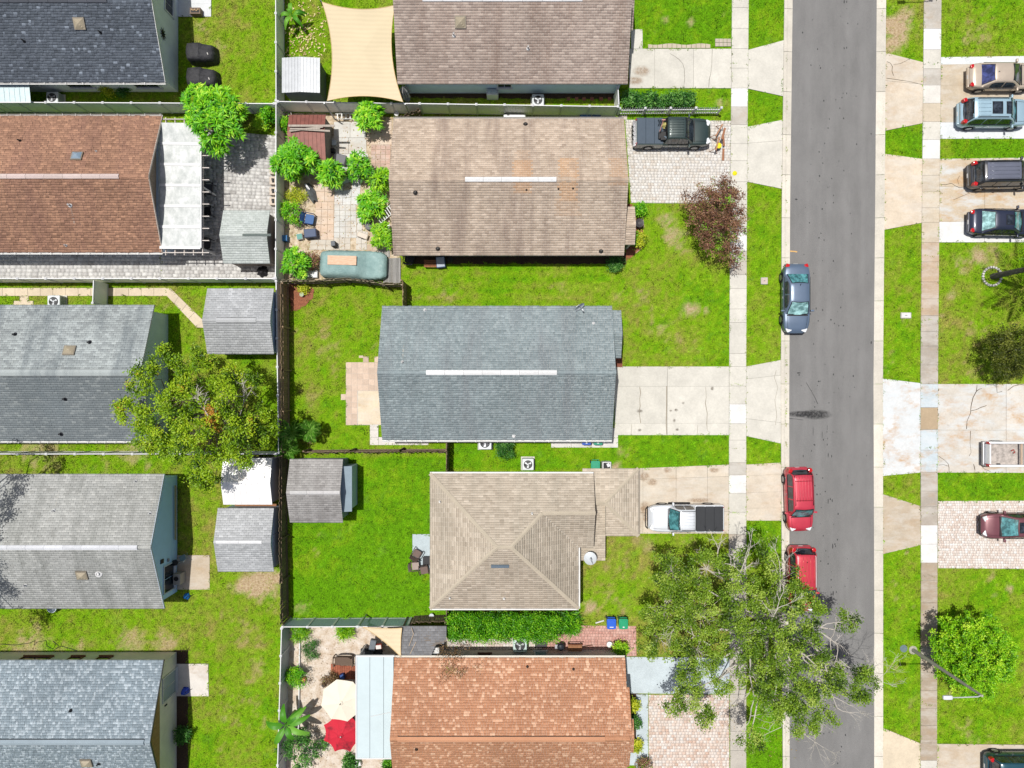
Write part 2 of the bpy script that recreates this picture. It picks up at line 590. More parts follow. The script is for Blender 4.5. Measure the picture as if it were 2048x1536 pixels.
VL = list(range(-500, 2040, 80))
mb = MB()
for a, b in zip(VL[:-1], VL[1:]):
    mb.add([(*W(cwr(b) - 4, b), 0.02), (*W(cel(b) + 4, b), 0.02), (*W(cel(a) + 4, a), 0.02), (*W(cwr(a) - 4, a), 0.02)], [(0, 1, 2, 3)])
road = mb.build('road', M_ASPHALT, kind='structure')
excl([W(1570, -500), W(1765, -500), W(1765, 2040), W(1570, 2040)])

# oil and tar marks lying on the road
def stain_mat(name, rgb, amount=1.0):
    g = NG(name)
    g.fin(lin(*rgb, k=0.7), 0.7)
    n = g.noise(5, 6, 0.8)
    tc = g.n('ShaderNodeTexCoord').outputs['Generated']
    gr = g.n('ShaderNodeTexGradient'); gr.gradient_type = 'SPHERICAL'
    mp = g.n('ShaderNodeMapping'); mp.inputs['Location'].default_value = (-1, -1, 0); mp.inputs['Scale'].default_value = (2, 2, 0)
    g.t.links.new(tc, mp.inputs[0]); g.t.links.new(mp.outputs[0], gr.inputs[0])
    f = g.math('MULTIPLY', g.gray(n, 0.32, 0, 0.62, 1), g.gray(gr.outputs[1], 0.02, 0, 0.55, amount))
    tr = g.n('ShaderNodeBsdfTransparent'); mx = g.n('ShaderNodeMixShader')
    g.set(mx.inputs[0], f)
    g.t.links.new(tr.outputs[0], mx.inputs[1]); g.t.links.new(g.b.outputs[0], mx.inputs[2])
    g.t.links.new(mx.outputs[0], g.out.inputs[0])
    return g.m
M_OIL = stain_mat('oil_stain', (48, 48, 50), 0.95)
M_SPOT = stain_mat('spot_stain', (120, 110, 96), 0.7)
M_RUST = stain_mat('rust_stain', (176, 140, 104), 0.55)
M_MARK = paint((62, 62, 64), 0.8)
def stain(parent, u, v, wu, wv, z, mat, name='oil_stain'):
    x, y = W(u, v); a, b = wu / PXM / 2, wv / PXM / 2
    m = MB(); m.poly([(x - a, y - b, z), (x + a, y - b, z), (x + a, y + b, z), (x - a, y + b, z)])
    return m.build(name, mat, parent)
stain(road, 1630, 829, 74, 22, 0.024, M_OIL)
stain(road, 1600, 828, 60, 14, 0.026, M_OIL)
mk = MB()
for u, v, w, h in [(1656, 910, 2.2, 12), (1663, 912, 2, 8), (1654, 889, 2, 5), (1629, 890, 3, 3), (1628, 889, 4, 2), (1656, 1002, 2.2, 12), (1664, 1001, 2.2, 8), (1645, 956, 4, 2.5), (1633, 949, 4, 2.5), (1642, 1015, 3, 2),
                    (1665, 1092, 2.4, 12), (1671, 1092, 2, 6), (1688, 4, 3, 8), (1693, 4, 2, 6), (1688, 97, 2.4, 6), (1693, 96, 2, 6), (1686, 187, 2, 3), (1693, 187, 2, 4), (1644, 418, 4, 4), (1592, 399, 6, 4), (1700, 427, 2.5, 2.5), (1641, 1122, 3, 3),
                    (1734, 547, 2, 3), (1742, 685, 3, 8), (1597, 746, 9, 3), (1598, 750, 4, 3), (1637, 763, 4, 4), (1627, 688, 3, 3), (1632, 617, 2.5, 5), (1645, 620, 3, 4), (1666, 1186, 2.5, 13), (1672, 1184, 2, 7), (1695, 952, 2, 2), (1640, 988, 2.5, 3), (1742, 268, 3, 3),
                    (1655, 877, 1.5, 4), (1644, 870, 1, 22), (1654, 855, 1, 14), (1626, 862, 1, 26), (1606, 912, 2, 6), (1675, 1526, 3, 4)]:
    x, y = W(u, v); a, b = w / PXM / 2 * 0.9, h / PXM / 2 * 0.9
    ring = [(x + a * math.cos(t) * random.uniform(0.7, 1.15), y + b * math.sin(t) * random.uniform(0.7, 1.15), 0.025) for t in np.linspace(0, 6.28, 9)[:-1]]
    mk.poly(ring)
for k in range(150):
    v = random.uniform(-30, 1560); u = random.gauss(1655, 30)
    x, y = W(u, v); a = random.uniform(0.02, 0.05)
    mk.poly([(x + a * math.cos(t) * random.uniform(0.6, 1.2), y + a * 1.5 * math.sin(t), 0.0245) for t in np.linspace(0, 6.28, 7)[:-1]])
mk.build('tar_spots', M_MARK, road, kind='stuff')
m = MB()
m.ribbon([W(1578, 827), W(1590, 828), W(1603, 829), W(1612, 831)], 0.05, 0.0275)
m.ribbon([W(1578, 837), W(1592, 838), W(1606, 840)], 0.03, 0.0275)
m.ribbon([W(1612, 765), W(1622, 782), W(1630, 796), W(1635, 808)], 0.03, 0.0275)
m.build('crack', M_MARK, road)
m = MB(); m.ribbon([W(1580, 502.5), W(1588, 503), W(1594, 504)], 0.09, 0.026)
m.build('yellow_paint_dash', paint((235, 185, 110), 0.7), road)

def curb_run(uo, ui, base_name):
    root = struct(base_name)
    v = -480.0
    k = 0
    while v < 2000:
        nv = v + (80 if k % 2 else 86)
        m = MB()
        n = 3
        for j in range(n):
            a = v + (nv - v) * j / n + (0.35 if j == 0 else 0)
            b = v + (nv - v) * (j + 1) / n - (0.35 if j == n - 1 else 0)
            prof = [(0.0, 0.0), (0.0, 0.085), (0.32, 0.082), (0.5, 0.05), (1.0, 0.030), (1.0, 0.0)]
            R = []
            for vv in (a, b):
                R.append([(*W(uo(vv) + (ui(vv) - uo(vv)) * t, vv), z) for t, z in prof])
            N = len(prof)
            fs = [(i, i + 1, N + i + 1, N + i) for i in range(N - 1)]
            if (uo(a) - ui(a)) > 0:
                fs = [f[::-1] for f in fs]
            m.add(R[0] + R[1], fs)
            if j == 0:
                m.poly(R[0])
            if j == n - 1:
                m.poly(R[1][::-1])
        q = random.uniform(0.94, 1.04)
        c = lin(234 * q, 227 * q, 213 * q)
        m.build('curb_block', M_CONC, root, color=c)
        v = nv; k += 1
    return root
curb_run(cwl, cwr, 'curb')
curb_run(cer, cel, 'curb')

def ip(q, s, t):
    """bilinear point in an image quad TL TR BR BL"""
    a = [q[0][i] + (q[1][i] - q[0][i]) * s for i in (0, 1)]
    b = [q[3][i] + (q[2][i] - q[3][i]) * s for i in (0, 1)]
    return (a[0] + (b[0] - a[0]) * t, a[1] + (b[1] - a[1]) * t)

def slab(parent, pts, color, z=0.05, mat=None, name='slab', inset=0.30, z0=0.0):
    """a cast concrete slab from photo points, its edges pulled in a little to leave a joint"""
    cu = sum(p[0] for p in pts) / len(pts); cv = sum(p[1] for p in pts) / len(pts)
    P = []
    for u, v in pts:
        d = math.hypot(u - cu, v - cv) or 1
        P.append(W(u - (u - cu) / d * inset, v - (v - cv) / d * inset))
    m = MB(); m.prism(P, z0, z + random.uniform(-0.003, 0.003))
    o = m.build(name, mat or M_CONC, parent, color=color)
    return o

def slabs(parent, quad, ss, ts, color, z=0.05, mat=None, var=0.05, name='slab', inset=0.30, bed=True):
    excl([W(*p) for p in quad])
    if bed:
        m = MB(); m.prism([W(*p) for p in quad], 0.0, z - 0.02)
        m.build('joint_bed', M_JOINT, parent)
    for i in range(len(ss) - 1):
        for j in range(len(ts) - 1):
            q = random.uniform(1 - var, 1 + var)
            c = tuple(color[k] * q for k in range(3)) + (1,)
            slab(parent, [ip(quad, ss[i], ts[j]), ip(quad, ss[i + 1], ts[j]), ip(quad, ss[i + 1], ts[j + 1]), ip(quad, ss[i], ts[j + 1])], c, z, mat, name, inset)

C_STD = lin(229, 225, 214); C_WHT = lin(250, 248, 245, .67); C_GRY = lin(204, 197, 186); C_TAN = lin(222, 208, 186); C_DRK = lin(190, 180, 168); C_BLU = lin(214, 226, 232, .67)

def sidewalk(l, r, joints, special):
    root = struct('sidewalk')
    for a, b in zip(joints[:-1], joints[1:]):
        mid = (a + b) / 2
        c, mt = C_STD, M_CONC
        for lo, hi, cc, mm in special:
            if lo <= mid <= hi:
                c, mt = cc, mm
        q = random.uniform(0.95, 1.04)
        c = tuple(x * q for x in c[:3]) + (1,)
        slab(root, [(l(a), a), (r(a), a), (r(b), b), (l(b), b)], c, 0.06, mt)
    J = [joints[0]] + list(range(0, 1537, 128)) + [joints[-1]]
    m = MB()
    L = [W(l(v) + 1, v) for v in J]; R = [W(r(v) - 1, v) for v in J]
    m.add([(*p, 0.03) for p in L] + [(*p, 0.03) for p in R], [(i, len(J) + i, len(J) + i + 1, i + 1)[::-1] for i in range(len(J) - 1)])
    m.build('joint_bed', M_JOINT, root)
    for a, b in zip(J[:-1], J[1:]):
        excl([W(l(a), a), W(r(a), a), W(r(b), b), W(l(b), b)])
    return root
sidewalk(swl, swr, [-200, -160, -110, -66, -24, 16, 58, 98, 137, 177, 214, 250, 288, 322, 364, 409, 463, 502, 550, 577, 618, 645, 707, 733, 772, 808, 847, 880, 925, 950, 986, 1024, 1068, 1110, 1150, 1190, 1230, 1272, 1313, 1350, 1388, 1425, 1462, 1500, 1540, 1600, 1660, 1740],
         [(177, 214, C_WHT, M_CONC), (214, 252, C_GRY, M_CONC_LT), (463, 502, C_WHT, M_CONC), (502, 550, C_GRY, M_CONC), (808, 847, C_WHT, M_CONC), (950, 986, C_WHT, M_CONC), (925, 950, C_GRY, M_CONC_LT), (1068, 1320, C_GRY, M_CONC_LT), (1320, 1540, C_GRY, M_CONC)])
sidewalk(sel, ser, [-200, -150, -100, -50, 0, 58, 100, 138, 171, 207, 244, 280, 318, 351, 383, 416, 445, 485, 524, 564, 598, 631, 663, 692, 730, 768, 815, 859, 900, 944, 982, 1013, 1050, 1088, 1125, 1160, 1205, 1260, 1310, 1345, 1380, 1416, 1450, 1485, 1520, 1560, 1620, 1740],
         [(0, 58, C_GRY, M_CONC_LT), (58, 100, C_WHT, M_CONC), (138, 171, C_GRY, M_CONC_LT), (171, 207, lin(240, 236, 228), M_CONC), (207, 244, C_TAN, M_CONC), (280, 318, C_WHT, M_CONC), (318, 485, C_TAN, M_CONC_LT), (485, 631, lin(205, 182, 158), M_CONC_LT), (631, 768, C_DRK, M_CONC_LT),
          (768, 815, C_BLU, M_CONC_ST), (815, 859, lin(200, 178, 148), M_CONC), (859, 944, C_BLU, M_CONC_ST), (944, 1050, C_DRK, M_CONC_LT), (1050, 1125, C_WHT, M_CONC), (1125, 1536, lin(186, 170, 150), M_CONC_LT)])

# ---------------------------------------------------------------- driveways, west side
d = struct('driveway')                               # top house
slabs(d, [(1258, 98), (swl(98), 98), (swl(177), 177), (1258, 177)], [0, .25, .63, 1], [0, 1], C_STD, 0.05)
slabs(d, [(swr(98), 100), (cwl(82), 81), (cwl(193), 193), (swr(178), 178)], [0, 1], [0, 1], C_STD, 0.05)
slabs(d, [(1262, 59), (1285, 59), (1285, 98), (1262, 98)], [0, 1], [0, 1], C_STD, 0.045)
for i in range(13):
    slab(d, [(1296 + i * 9.6, 89 + 1.5 * math.sin(i)), (1305 + i * 9.6, 89 + 1.5 * math.sin(i + 1)), (1305 + i * 9.6, 97), (1296 + i * 9.6, 97)], lin(214, 200, 180), 0.06, name='edging_brick', inset=0.2)
for i in range(4):
    for j in range(2):
        slab(d, [(1430 + i * 8, 78 + j * 8), (1437.5 + i * 8, 78 + j * 8), (1437.5 + i * 8, 85.5 + j * 8), (1430 + i * 8, 85.5 + j * 8)], lin(206, 194, 178), 0.055, name='edging_brick', inset=0.2)
m = MB()
m.ribbon([W(1340, 108), W(1350, 114), W(1358, 120), W(1365, 128), W(1368, 138), W(1369, 158), W(1367, 176)], 0.02, 0.056)
m.ribbon([W(1424, 99), W(1423, 130), W(1421, 148), W(1418, 160), W(1417, 176)], 0.025, 0.056)
m.build('crack', M_JOINT, d)
for u, v, w, h in [(1283, 143, 40, 26), (1270, 162, 40, 20)]:
    stain(d, u, v, w, h, 0.058, M_RUST, 'stain')

g = NG('paver_light')
M_PAVER_L = g.fin(g.mix(1.0, g.ramp(g.attr('tone'), [(0, lin(224, 210, 196)), (0.3, lin(234, 227, 217)), (0.65, lin(241, 237, 231)), (1, lin(248, 246, 242))]), g.gray(g.noise(3, 5, 0.7), 0.3, 0.85, 0.7, 1.06), 'MULTIPLY'), 0.9)
g = NG('paver_pink')
M_PAVER_P = g.fin(g.mix(1.0, g.ramp(g.attr('tone'), [(0, lin(224, 190, 170)), (0.4, lin(237, 216, 201)), (0.75, lin(244, 233, 224)), (1, lin(251, 247, 243))]), g.gray(g.noise(1.2, 5, 0.7), 0.3, 0.85, 0.7, 1.06), 'MULTIPLY'), 0.9)
g = NG('paver_white')
M_PAVER_W = g.fin(g.mix(1.0, g.ramp(g.attr('tone'), [(0, lin(224, 204, 190)), (0.35, lin(236, 220, 208)), (0.7, lin(248, 240, 232)), (1, lin(255, 253, 250))]), g.gray(g.noise(1.2, 5, 0.7), 0.3, 0.9, 0.7, 1.05), 'MULTIPLY'), 0.9)
g = NG('paver_grey')
M_PAVER_G = g.fin(g.mix(1.0, g.ramp(g.attr('tone'), [(0, lin(184, 180, 176)), (0.4, lin(214, 212, 209)), (0.75, lin(230, 228, 224)), (1, lin(244, 242, 239))]), g.gray(g.noise(2.5, 5, 0.75), 0.3, 0.82, 0.7, 1.06), 'MULTIPLY'), 0.9)
g = NG('paver_rose')
M_PAVER_R = g.fin(g.mix(1.0, g.ramp(g.attr('tone'), [(0, lin(206, 150, 138)), (0.5, lin(224, 172, 158)), (1, lin(238, 194, 182))]), g.gray(g.noise(1.5, 5, 0.7), 0.3, 0.85, 0.7, 1.06), 'MULTIPLY'), 0.9)

def pavers(parent, quad, row, wmin, wmax, mat, z=0.05, gap=0.005, name='pavers'):
    """running rows of small paving stones, joined"""
    q = [W(*p) for p in quad]
    excl(q)
    m = MB(); m.prism(q, 0.0, z - 0.006); m.build('joint_bed', M_JOINTP, parent)
    lx = math.dist(q[0], q[1]); ly = math.dist(q[0], q[3])
    nr = max(1, round(ly / row))
    V, F, T = [], [], []
    Q = [np.array(p) for p in q]
    for j in range(nr):
        x = 0.0
        first = True
        while x < lx - 1e-3:
            w = rng.uniform(wmin, wmax) * (0.5 if (first and j % 2) else 1)
            first = False
            x1 = min(lx, x + w)
            if lx - x1 < wmin * 0.4:
                x1 = lx
            s0, s1 = (x + gap / 2) / lx, (x1 - gap / 2) / lx
            t0, t1 = (j + gap / 2 / row) / nr, (j + 1 - gap / 2 / row) / nr
            zz = z + rng.uniform(-0.003, 0.003)
            o = len(V)
            for s, t in ((s0, t1), (s1, t1), (s1, t0), (s0, t0)):
                p = (Q[0] * (1 - s) + Q[1] * s) * (1 - t) + (Q[3] * (1 - s) + Q[2] * s) * t
                V.append((p[0], p[1], zz))
            for k in range(4):
                V.append((V[o + k][0], V[o + k][1], 0.0))
            F += [(o, o + 1, o + 2, o + 3), (o + 4, o + 5, o + 1, o), (o + 5, o + 6, o + 2, o + 1), (o + 6, o + 7, o + 3, o + 2), (o + 7, o + 4, o, o + 3)]
            T += [rng.beta(2.2, 2.2)] * 5
            x = x1
    return np_mesh(name, V, F, mat, parent, {'tone': T}, kind='stuff')

d = struct('driveway')                               # taupe house with pavers
pavers(d, [(1250, 240), (swl(240), 242), (swl(408), 408), (1262, 406)], 0.2, 0.16, 0.32, M_PAVER_L)
slabs(d, [(swr(254), 254), (cwl(240), 240), (cwl(378), 378), (swr(364), 364)], [0, 1], [0, .30, 1], C_STD, 0.05)
for b in range(2):
    slab(d, [(1238 + b * 8, 231), (1246 + b * 8, 231), (1246 + b * 8, 240), (1238 + b * 8, 240)], lin(215, 205, 195), 0.06, name='edging_brick')

d = struct('driveway')                               # slate house
slabs(d, [(1229, 733), (swl(733), 733), (swl(870), 870), (1229, 870)], [0, .46, 1], [0, .29, .83, 1], C_STD, 0.05)
slabs(d, [(swr(733), 733), (cwl(720), 720), (cwl(887), 887), (swr(872), 872)], [0, 1], [0, .18, .75, 1], C_STD, 0.05)
m = MB()
m.ribbon([W(1279, 774), W(1281, 786), W(1279, 797), W(1280, 812), W(1278, 822), W(1281, 846)], 0.035, 0.057)
m.ribbon([W(1411, 774), W(1412, 795), W(1410, 806), W(1414, 826), W(1413, 846), W(1414, 861), W(1419, 864), W(1418, 869)], 0.03, 0.057)
m.ribbon([W(1333, 772), W(1333, 808), W(1332, 846), W(1333, 869)], 0.06, 0.057)
m.ribbon([W(1263, 848), W(1262, 869)], 0.02, 0.057)
m.ribbon([W(1395, 850), W(1394, 868)], 0.02, 0.057)
m.ribbon([W(1552, 740), W(1548, 755), W(1555, 775), W(1549, 800), W(1553, 830), W(1550, 850)], 0.02, 0.057)
m.build('crack', paint((150, 138, 118), 0.95), d)
for u, v, w, h in [(1279, 822, 14, 8), (1341, 821, 7, 5), (1352, 820, 9, 7), (1348, 841, 7, 10), (1279, 860, 9, 7), (1354, 859, 8, 6), (1366, 806, 7, 6), (1424, 777, 8, 9)]:
    stain(d, u, v, w, h, 0.058, M_SPOT, 'stain')

d = struct('driveway')                               # tan hip-roof house
slabs(d, [(1262, 937), (swl(930), 929), (swl(1066), 1067), (1262, 1067)], [0, .12, .46, .78, 1], [0, .17, .68, 1], lin(226, 213, 194), 0.05, M_CONC_LT)
slabs(d, [(swr(926), 929), (cwl(925), 925), (cwl(1041), 1041), (swr(1041), 1041)], [0, 1], [0, .2, .5, .78, 1], lin(226, 213, 194), 0.05, M_CONC_LT)
for u, v, w, h in [(1288, 953, 26, 22), (1304, 964, 26, 16), (1289, 1018, 24, 36), (1335, 940, 20, 14), (1400, 1000, 60, 12), (1290, 1036, 10, 20), (1428, 940, 24, 12)]:
    stain(d, u, v, w, h, 0.058, M_RUST, 'stain')

d = struct('driveway')                               # orange-roof house: pale concrete and pavers
slabs(d, [(1250, 1313), (swl(1313), 1315), (swl(1388), 1388), (1254, 1386)], [0, .48, 1], [0, 1], C_BLU, 0.05)
slabs(d, [(1272, 1388), (1296, 1388), (1296, 1540), (1272, 1540)], [0, 1], [0, .6, 1], C_BLU, 0.05)
slabs(d, [(1248, 1502), (1272, 1502), (1272, 1530), (1248, 1530)], [0, 1], [0, 1], C_BLU, 0.05)
pavers(d, [(1297, 1389), (swl(1389) - 1, 1389), (swl(1536) - 1, 1640), (1297, 1640)], 0.2, 0.14, 0.30, M_PAVER_P)

# ---------------------------------------------------------------- driveways, east side
d = struct('driveway')
slabs(d, [(ser(115), 115), (2330, 109), (2330, 277), (ser(277), 278)], [0, .5, 1], [0, .09, .345, .80, 1], lin(214, 199, 176), 0.05, M_CONC_LT)
slabs(d, [(cer(107), 106), (sel(125), 125), (sel(247), 247), (cer(262), 262)], [0, 1], [0, .36, 1], lin(226, 212, 192), 0.05, M_CONC_LT)
for o in [c for c in d.children if c.name.startswith('slab')][0:1]:
    pass
_sl = [c for c in d.children if c.name.startswith('slab')]
for c in (_sl[0], _sl[3], _sl[4], _sl[7]):
    c.color = lin(240, 244, 246, .67); c.data.materials[0] = M_CONC
m = MB()
m.ribbon([W(1773, 124), W(1780, 127), W(1784, 134), W(1783, 142), W(1786, 152)], 0.03, 0.057)
m.ribbon([W(1786, 130), W(1800, 128), W(1812, 122), W(1818, 118)], 0.02, 0.057)
m.ribbon([W(1772, 157), W(1800, 161), W(1820, 164), W(1844, 170)], 0.025, 0.057)
m.build('crack', M_JOINT, d)

d = struct('driveway')
slabs(d, [(ser(318), 318), (2330, 312), (2330, 484), (ser(484), 485)], [0, .2, .5, 1], [0, .33, .755, 1], lin(222, 204, 178), 0.05, M_CONC_ST)
_sl = [c for c in d.children if c.name.startswith('slab')]
for c in (_sl[2], _sl[5], _sl[8]):
    c.color = lin(246, 246, 244, .67); c.data.materials[0] = M_CONC
slabs(d, [(cer(308), 308), (sel(318), 318), (sel(446), 446), (cer(460), 460)], [0, 1], [0, 1], lin(230, 214, 192), 0.05, M_CONC_LT)
m = MB()
m.ribbon([W(1880, 369), W(1890, 370), W(1902, 367), W(1909, 372), W(1918, 376), W(1930, 374)], 0.035, 0.057)
m.ribbon([W(1918, 352), W(1914, 360), W(1916, 369)], 0.02, 0.057)
m.ribbon([W(1906, 400), W(1925, 392), W(1940, 386)], 0.02, 0.057)
m.build('crack', M_JOINT, d)

d = struct('driveway')
slabs(d, [(ser(768), 768), (2330, 768), (2330, 946), (ser(945), 945)], [0, .30, 1], [0, .52, 1], lin(228, 220, 208), 0.05, M_CONC_ST)
slabs(d, [(cer(757), 757), (sel(766), 766), (sel(945), 945), (cer(952), 952)], [0, 1], [0, 1], lin(232, 234, 234), 0.05, M_CONC_ST)
m = MB()
m.ribbon([W(1953, 770), W(1952, 782), W(1945, 795), W(1941, 812), W(1940, 826), W(1933, 842), W(1932, 858)], 0.04, 0.057)
m.ribbon([W(1940, 822), W(1952, 819), W(1960, 815), W(1972, 811)], 0.04, 0.057)
m.ribbon([W(1951, 783), W(1958, 778), W(1963, 777)], 0.04, 0.057)
m.ribbon([W(1992, 770), W(1993, 785), W(2003, 783)], 0.03, 0.057)
m.ribbon([W(2014, 781), W(2026, 772), W(2040, 769), W(2060, 772)], 0.03, 0.057)
m.ribbon([W(1876, 912), W(1888, 920), W(1895, 927), W(1897, 935), W(1897, 943)], 0.035, 0.057)
m.ribbon([W(1876, 930), W(1886, 929), W(1895, 932)], 0.03, 0.057)
m.ribbon([W(1940, 862), W(1939, 885), W(1941, 905), W(1937, 912)], 0.03, 0.057)
m.ribbon([W(1946, 928), W(1948, 936), W(1949, 941)], 0.05, 0.057)
m.ribbon([W(1960, 930), W(1968, 938), W(1980, 943)], 0.02, 0.057)
m.build('crack', paint((95, 80, 62), 0.95), d)

d = struct('driveway')
pavers(d, [(ser(1002) + 1, 1002), (2330, 1000), (2330, 1140), (ser(1138) + 1, 1136)], 0.17, 0.11, 0.24, M_PAVER_W)
slabs(d, [(cer(988), 988), (sel(1012), 1012), (sel(1090), 1090), (cer(1108), 1108)], [0, 1], [0, 1], lin(206, 190, 168), 0.05, M_CONC_LT)

d = struct('driveway')
slabs(d, [(ser(1487), 1487), (2330, 1492), (2330, 1700), (ser(1600), 1700)], [0, .4, 1], [0, .3, 1], lin(212, 196, 174), 0.05, M_CONC_LT)
slabs(d, [(cer(1455), 1455), (sel(1485), 1486), (sel(1600), 1620), (cer(1600), 1640)], [0, 1], [0, 1], lin(238, 222, 196), 0.05)

# ---------------------------------------------------------------- patios and paths in the yards
p = struct('patio')                                    # pavers round the brown-roofed house
pavers(p, [(322, 252), (558, 272), (558, 562), (322, 562)], 0.25, 0.2, 0.48, M_PAVER_G, 0.04)
pavers(p, [(-80, 500), (322, 500), (322, 560), (-80, 560)], 0.25, 0.2, 0.48, M_PAVER_G, 0.04)
p = struct('path')                                     # walk beside the light grey house
C_WALK = lin(232, 215, 190)
slabs(p, [(-80, 576), (336, 576), (336, 592), (-80, 592)], [0] + [(i + 0.4) / 16.5 for i in range(16)] + [1], [0, 1], C_WALK, 0.04)
slabs(p, [(336, 576), (342, 577), (336, 592), (333, 592)], [0, 1], [0, 1], C_WALK, 0.04)
slabs(p, [(342, 577), (406, 640), (392, 653), (334, 592)], [0, .25, .5, .75, 1], [0, 1], C_WALK, 0.04)
slabs(p, [(402, 640), (430, 640), (430, 657), (392, 655)], [0, 1], [0, 1], C_WALK, 0.04)
slabs(p, [(40, 592), (58, 592), (58, 606), (40, 606)], [0, 1], [0, 1], C_WALK, 0.04)
slabs(p, [(28, 602), (68, 602), (68, 612), (28, 612)], [0, 1], [0, 1], C_WALK, 0.05)
p = struct('patio')                                    # slab behind the dark grey house
slabs(p, [(340, -30), (423, -30), (423, 34), (340, 34)], [0, 1], [0, .6, 1], lin(235, 238, 240), 0.05)
p = struct('patio')                                    # slab by the pale house with the ladder
slabs(p, [(352, 1110), (420, 1110), (420, 1179), (352, 1179)], [0, 1], [0, 1], lin(214, 196, 172), 0.04, M_CONC_LT)
p = struct('patio')
slabs(p, [(352, 1327), (417, 1327), (418, 1392), (352, 1392)], [0, .35, 1], [0, 1], lin(235, 228, 220), 0.05, M_CONC_LT)
p = struct('patio')                                    # tiles behind the slate house
Q = [(692, 713), (770, 713), (770, 850), (692, 850)]
excl([W(*q) for q in Q])
m = MB(); m.prism([W(692, 725), W(770, 725), W(770, 850), W(692, 850)], 0, 0.03); m.build('joint_bed', M_JOINTP, p)
for i in range(7):
    for j in range(12):
        u0, v0 = 692 + i * 11.4, 713 + j * 11.42
        if u0 > 714 and v0 > 780:
            continue
        if j == 0 and i in (0, 1, 2, 4):
            continue
        q = random.uniform(0.94, 1.04)
        slab(p, [(u0, v0), (u0 + 11.4, v0), (u0 + 11.4, v0 + 11.42), (u0, v0 + 11.42)], lin(228 * q, 204 * q, 184 * q), 0.045, M_CONC, 'tile', 0.3)
slab(p, [(716, 782), (770, 782), (770, 849), (716, 849)], lin(238, 220, 192), 0.05, M_CONC_LT)
slab(p, [(682, 788), (692, 788), (692, 800), (682, 800)], lin(228, 206, 186), 0.045, M_CONC, 'tile')
slab(p, [(718, 711), (727, 711), (727, 716), (718, 716)], lin(228, 206, 186), 0.05, M_CONC, 'tile')
p = struct('path')
slabs(p, [(740, 849), (757, 849), (757, 890), (740, 890)], [0, 1], [0, .27, .62, 1], lin(238, 232, 226), 0.045)
slabs(p, [(757, 874), (857, 874), (857, 890), (757, 890)], [0, .2, .4, .6, .8, 1], [0, 1], lin(238, 232, 226), 0.045)
slabs(p, [(1102, 876), (1236, 876), (1236, 895), (1102, 895)], [0, .3, .6, 1], [0, 1], lin(234, 230, 224), 0.045)
slabs(p, [(1214, 855), (1236, 855), (1236, 876), (1214, 876)], [0, 1], [0, 1], lin(234, 230, 224), 0.045)
p = struct('patio')                                    # pale blue slab with three chairs
slabs(p, [(825, 1068), (880, 1068), (880, 1140), (825, 1140)], [0, 1], [0, 1], lin(206, 220, 226), 0.045)
p = struct('patio')                                    # rose pavers by the hedge
pavers(p, [(1085, 1250), (1272, 1252), (1273, 1312), (1080, 1312)], 0.2, 0.14, 0.26, M_PAVER_R, 0.04)
pavers(p, [(895, 1276), (1085, 1276), (1085, 1300), (895, 1300)], 0.2, 0.14, 0.26, M_PAVER_W, 0.04)

# sandy yard of the orange-roofed house
g = NG('sand')
n = g.noise(2.2, 7, 0.72)
n2 = g.noise(14, 4, 0.7)
c = g.ramp(n, [(0.3, lin(196, 170, 142)), (0.5, lin(230, 214, 196)), (0.7, lin(246, 238, 228))])
c = g.mix(1.0, c, g.gray(n2, 0.25, 0.72, 0.7, 1.05), 'MULTIPLY')
g.bump(n2, 0.5, 0.03)
M_SAND = g.fin(c, 0.95, 0, 0.1)
g = NG('bare_earth')
n = g.noise(3.5, 6, 0.72)
c = g.ramp(n, [(0.3, lin(150, 130, 104)), (0.5, lin(212, 192, 164)), (0.68, lin(236, 224, 206))])
c = g.mix(g.gray(g.noise(1.6, 5, 0.7), 0.56, 0, 0.66, 0.8), c, lin(120, 130, 50))
g.bump(n, 0.5, 0.04)
M_EARTH = g.fin(c, 0.95, 0, 0.1)
g = NG('mulch')
n = g.noise(18, 4, 0.8)
M_MULCH = g.fin(g.ramp(n, [(0.3, lin(96, 58, 44)), (0.6, lin(176, 112, 82)), (0.8, lin(206, 146, 112))]), 0.95)
g.bump(n, 0.7, 0.04)
g = NG('dark_mulch')
n = g.noise(18, 4, 0.8)
M_DMULCH = g.fin(g.ramp(n, [(0.3, lin(40, 30, 24)), (0.6, lin(86, 66, 50)), (0.8, lin(128, 104, 84))]), 0.95)
g.bump(n, 0.7, 0.04)

def patch(name, pts, mat, z=0.012, jag=0.0):
    P = []
    for i in range(len(pts)):
        a, b = pts[i], pts[(i + 1) % len(pts)]
        n = max(1, int(math.dist(a, b) / 8)) if jag else 1
        for k in range(n):
            t = k / n
            P.append((a[0] + (b[0] - a[0]) * t + random.uniform(-jag, jag), a[1] + (b[1] - a[1]) * t + random.uniform(-jag, jag)))
    Pw = [W(*q) for q in P]
    excl(Pw if not jag else [W(*q) for q in pts])
    m = MB(); m.prism(Pw, -0.02, z)
    return m.build(name, mat, kind='structure')
patch('sand_yard', [(572, 1252), (800, 1252), (895, 1275), (895, 1318), (800, 1318), (800, 1700), (560, 1700)], M_SAND)
patch('earth_yard', [(566, 226), (700, 228), (800, 236), (800, 560), (700, 562), (566, 562)], M_EARTH)
patch('mulch_bed', [(576, 566), (622, 572), (629, 580), (626, 596), (612, 612), (594, 622), (582, 622)], M_MULCH, 0.03, 0.8)
patch('mulch_bed', [(1258, 408), (1278, 412), (1281, 430), (1286, 470), (1283, 492), (1268, 512), (1252, 522), (1250, 408)], M_MULCH, 0.03, 1.0)
patch('mulch_bed', [(348, 1300), (376, 1300), (377, 1700), (348, 1700)], M_DMULCH, 0.02, 1.0)
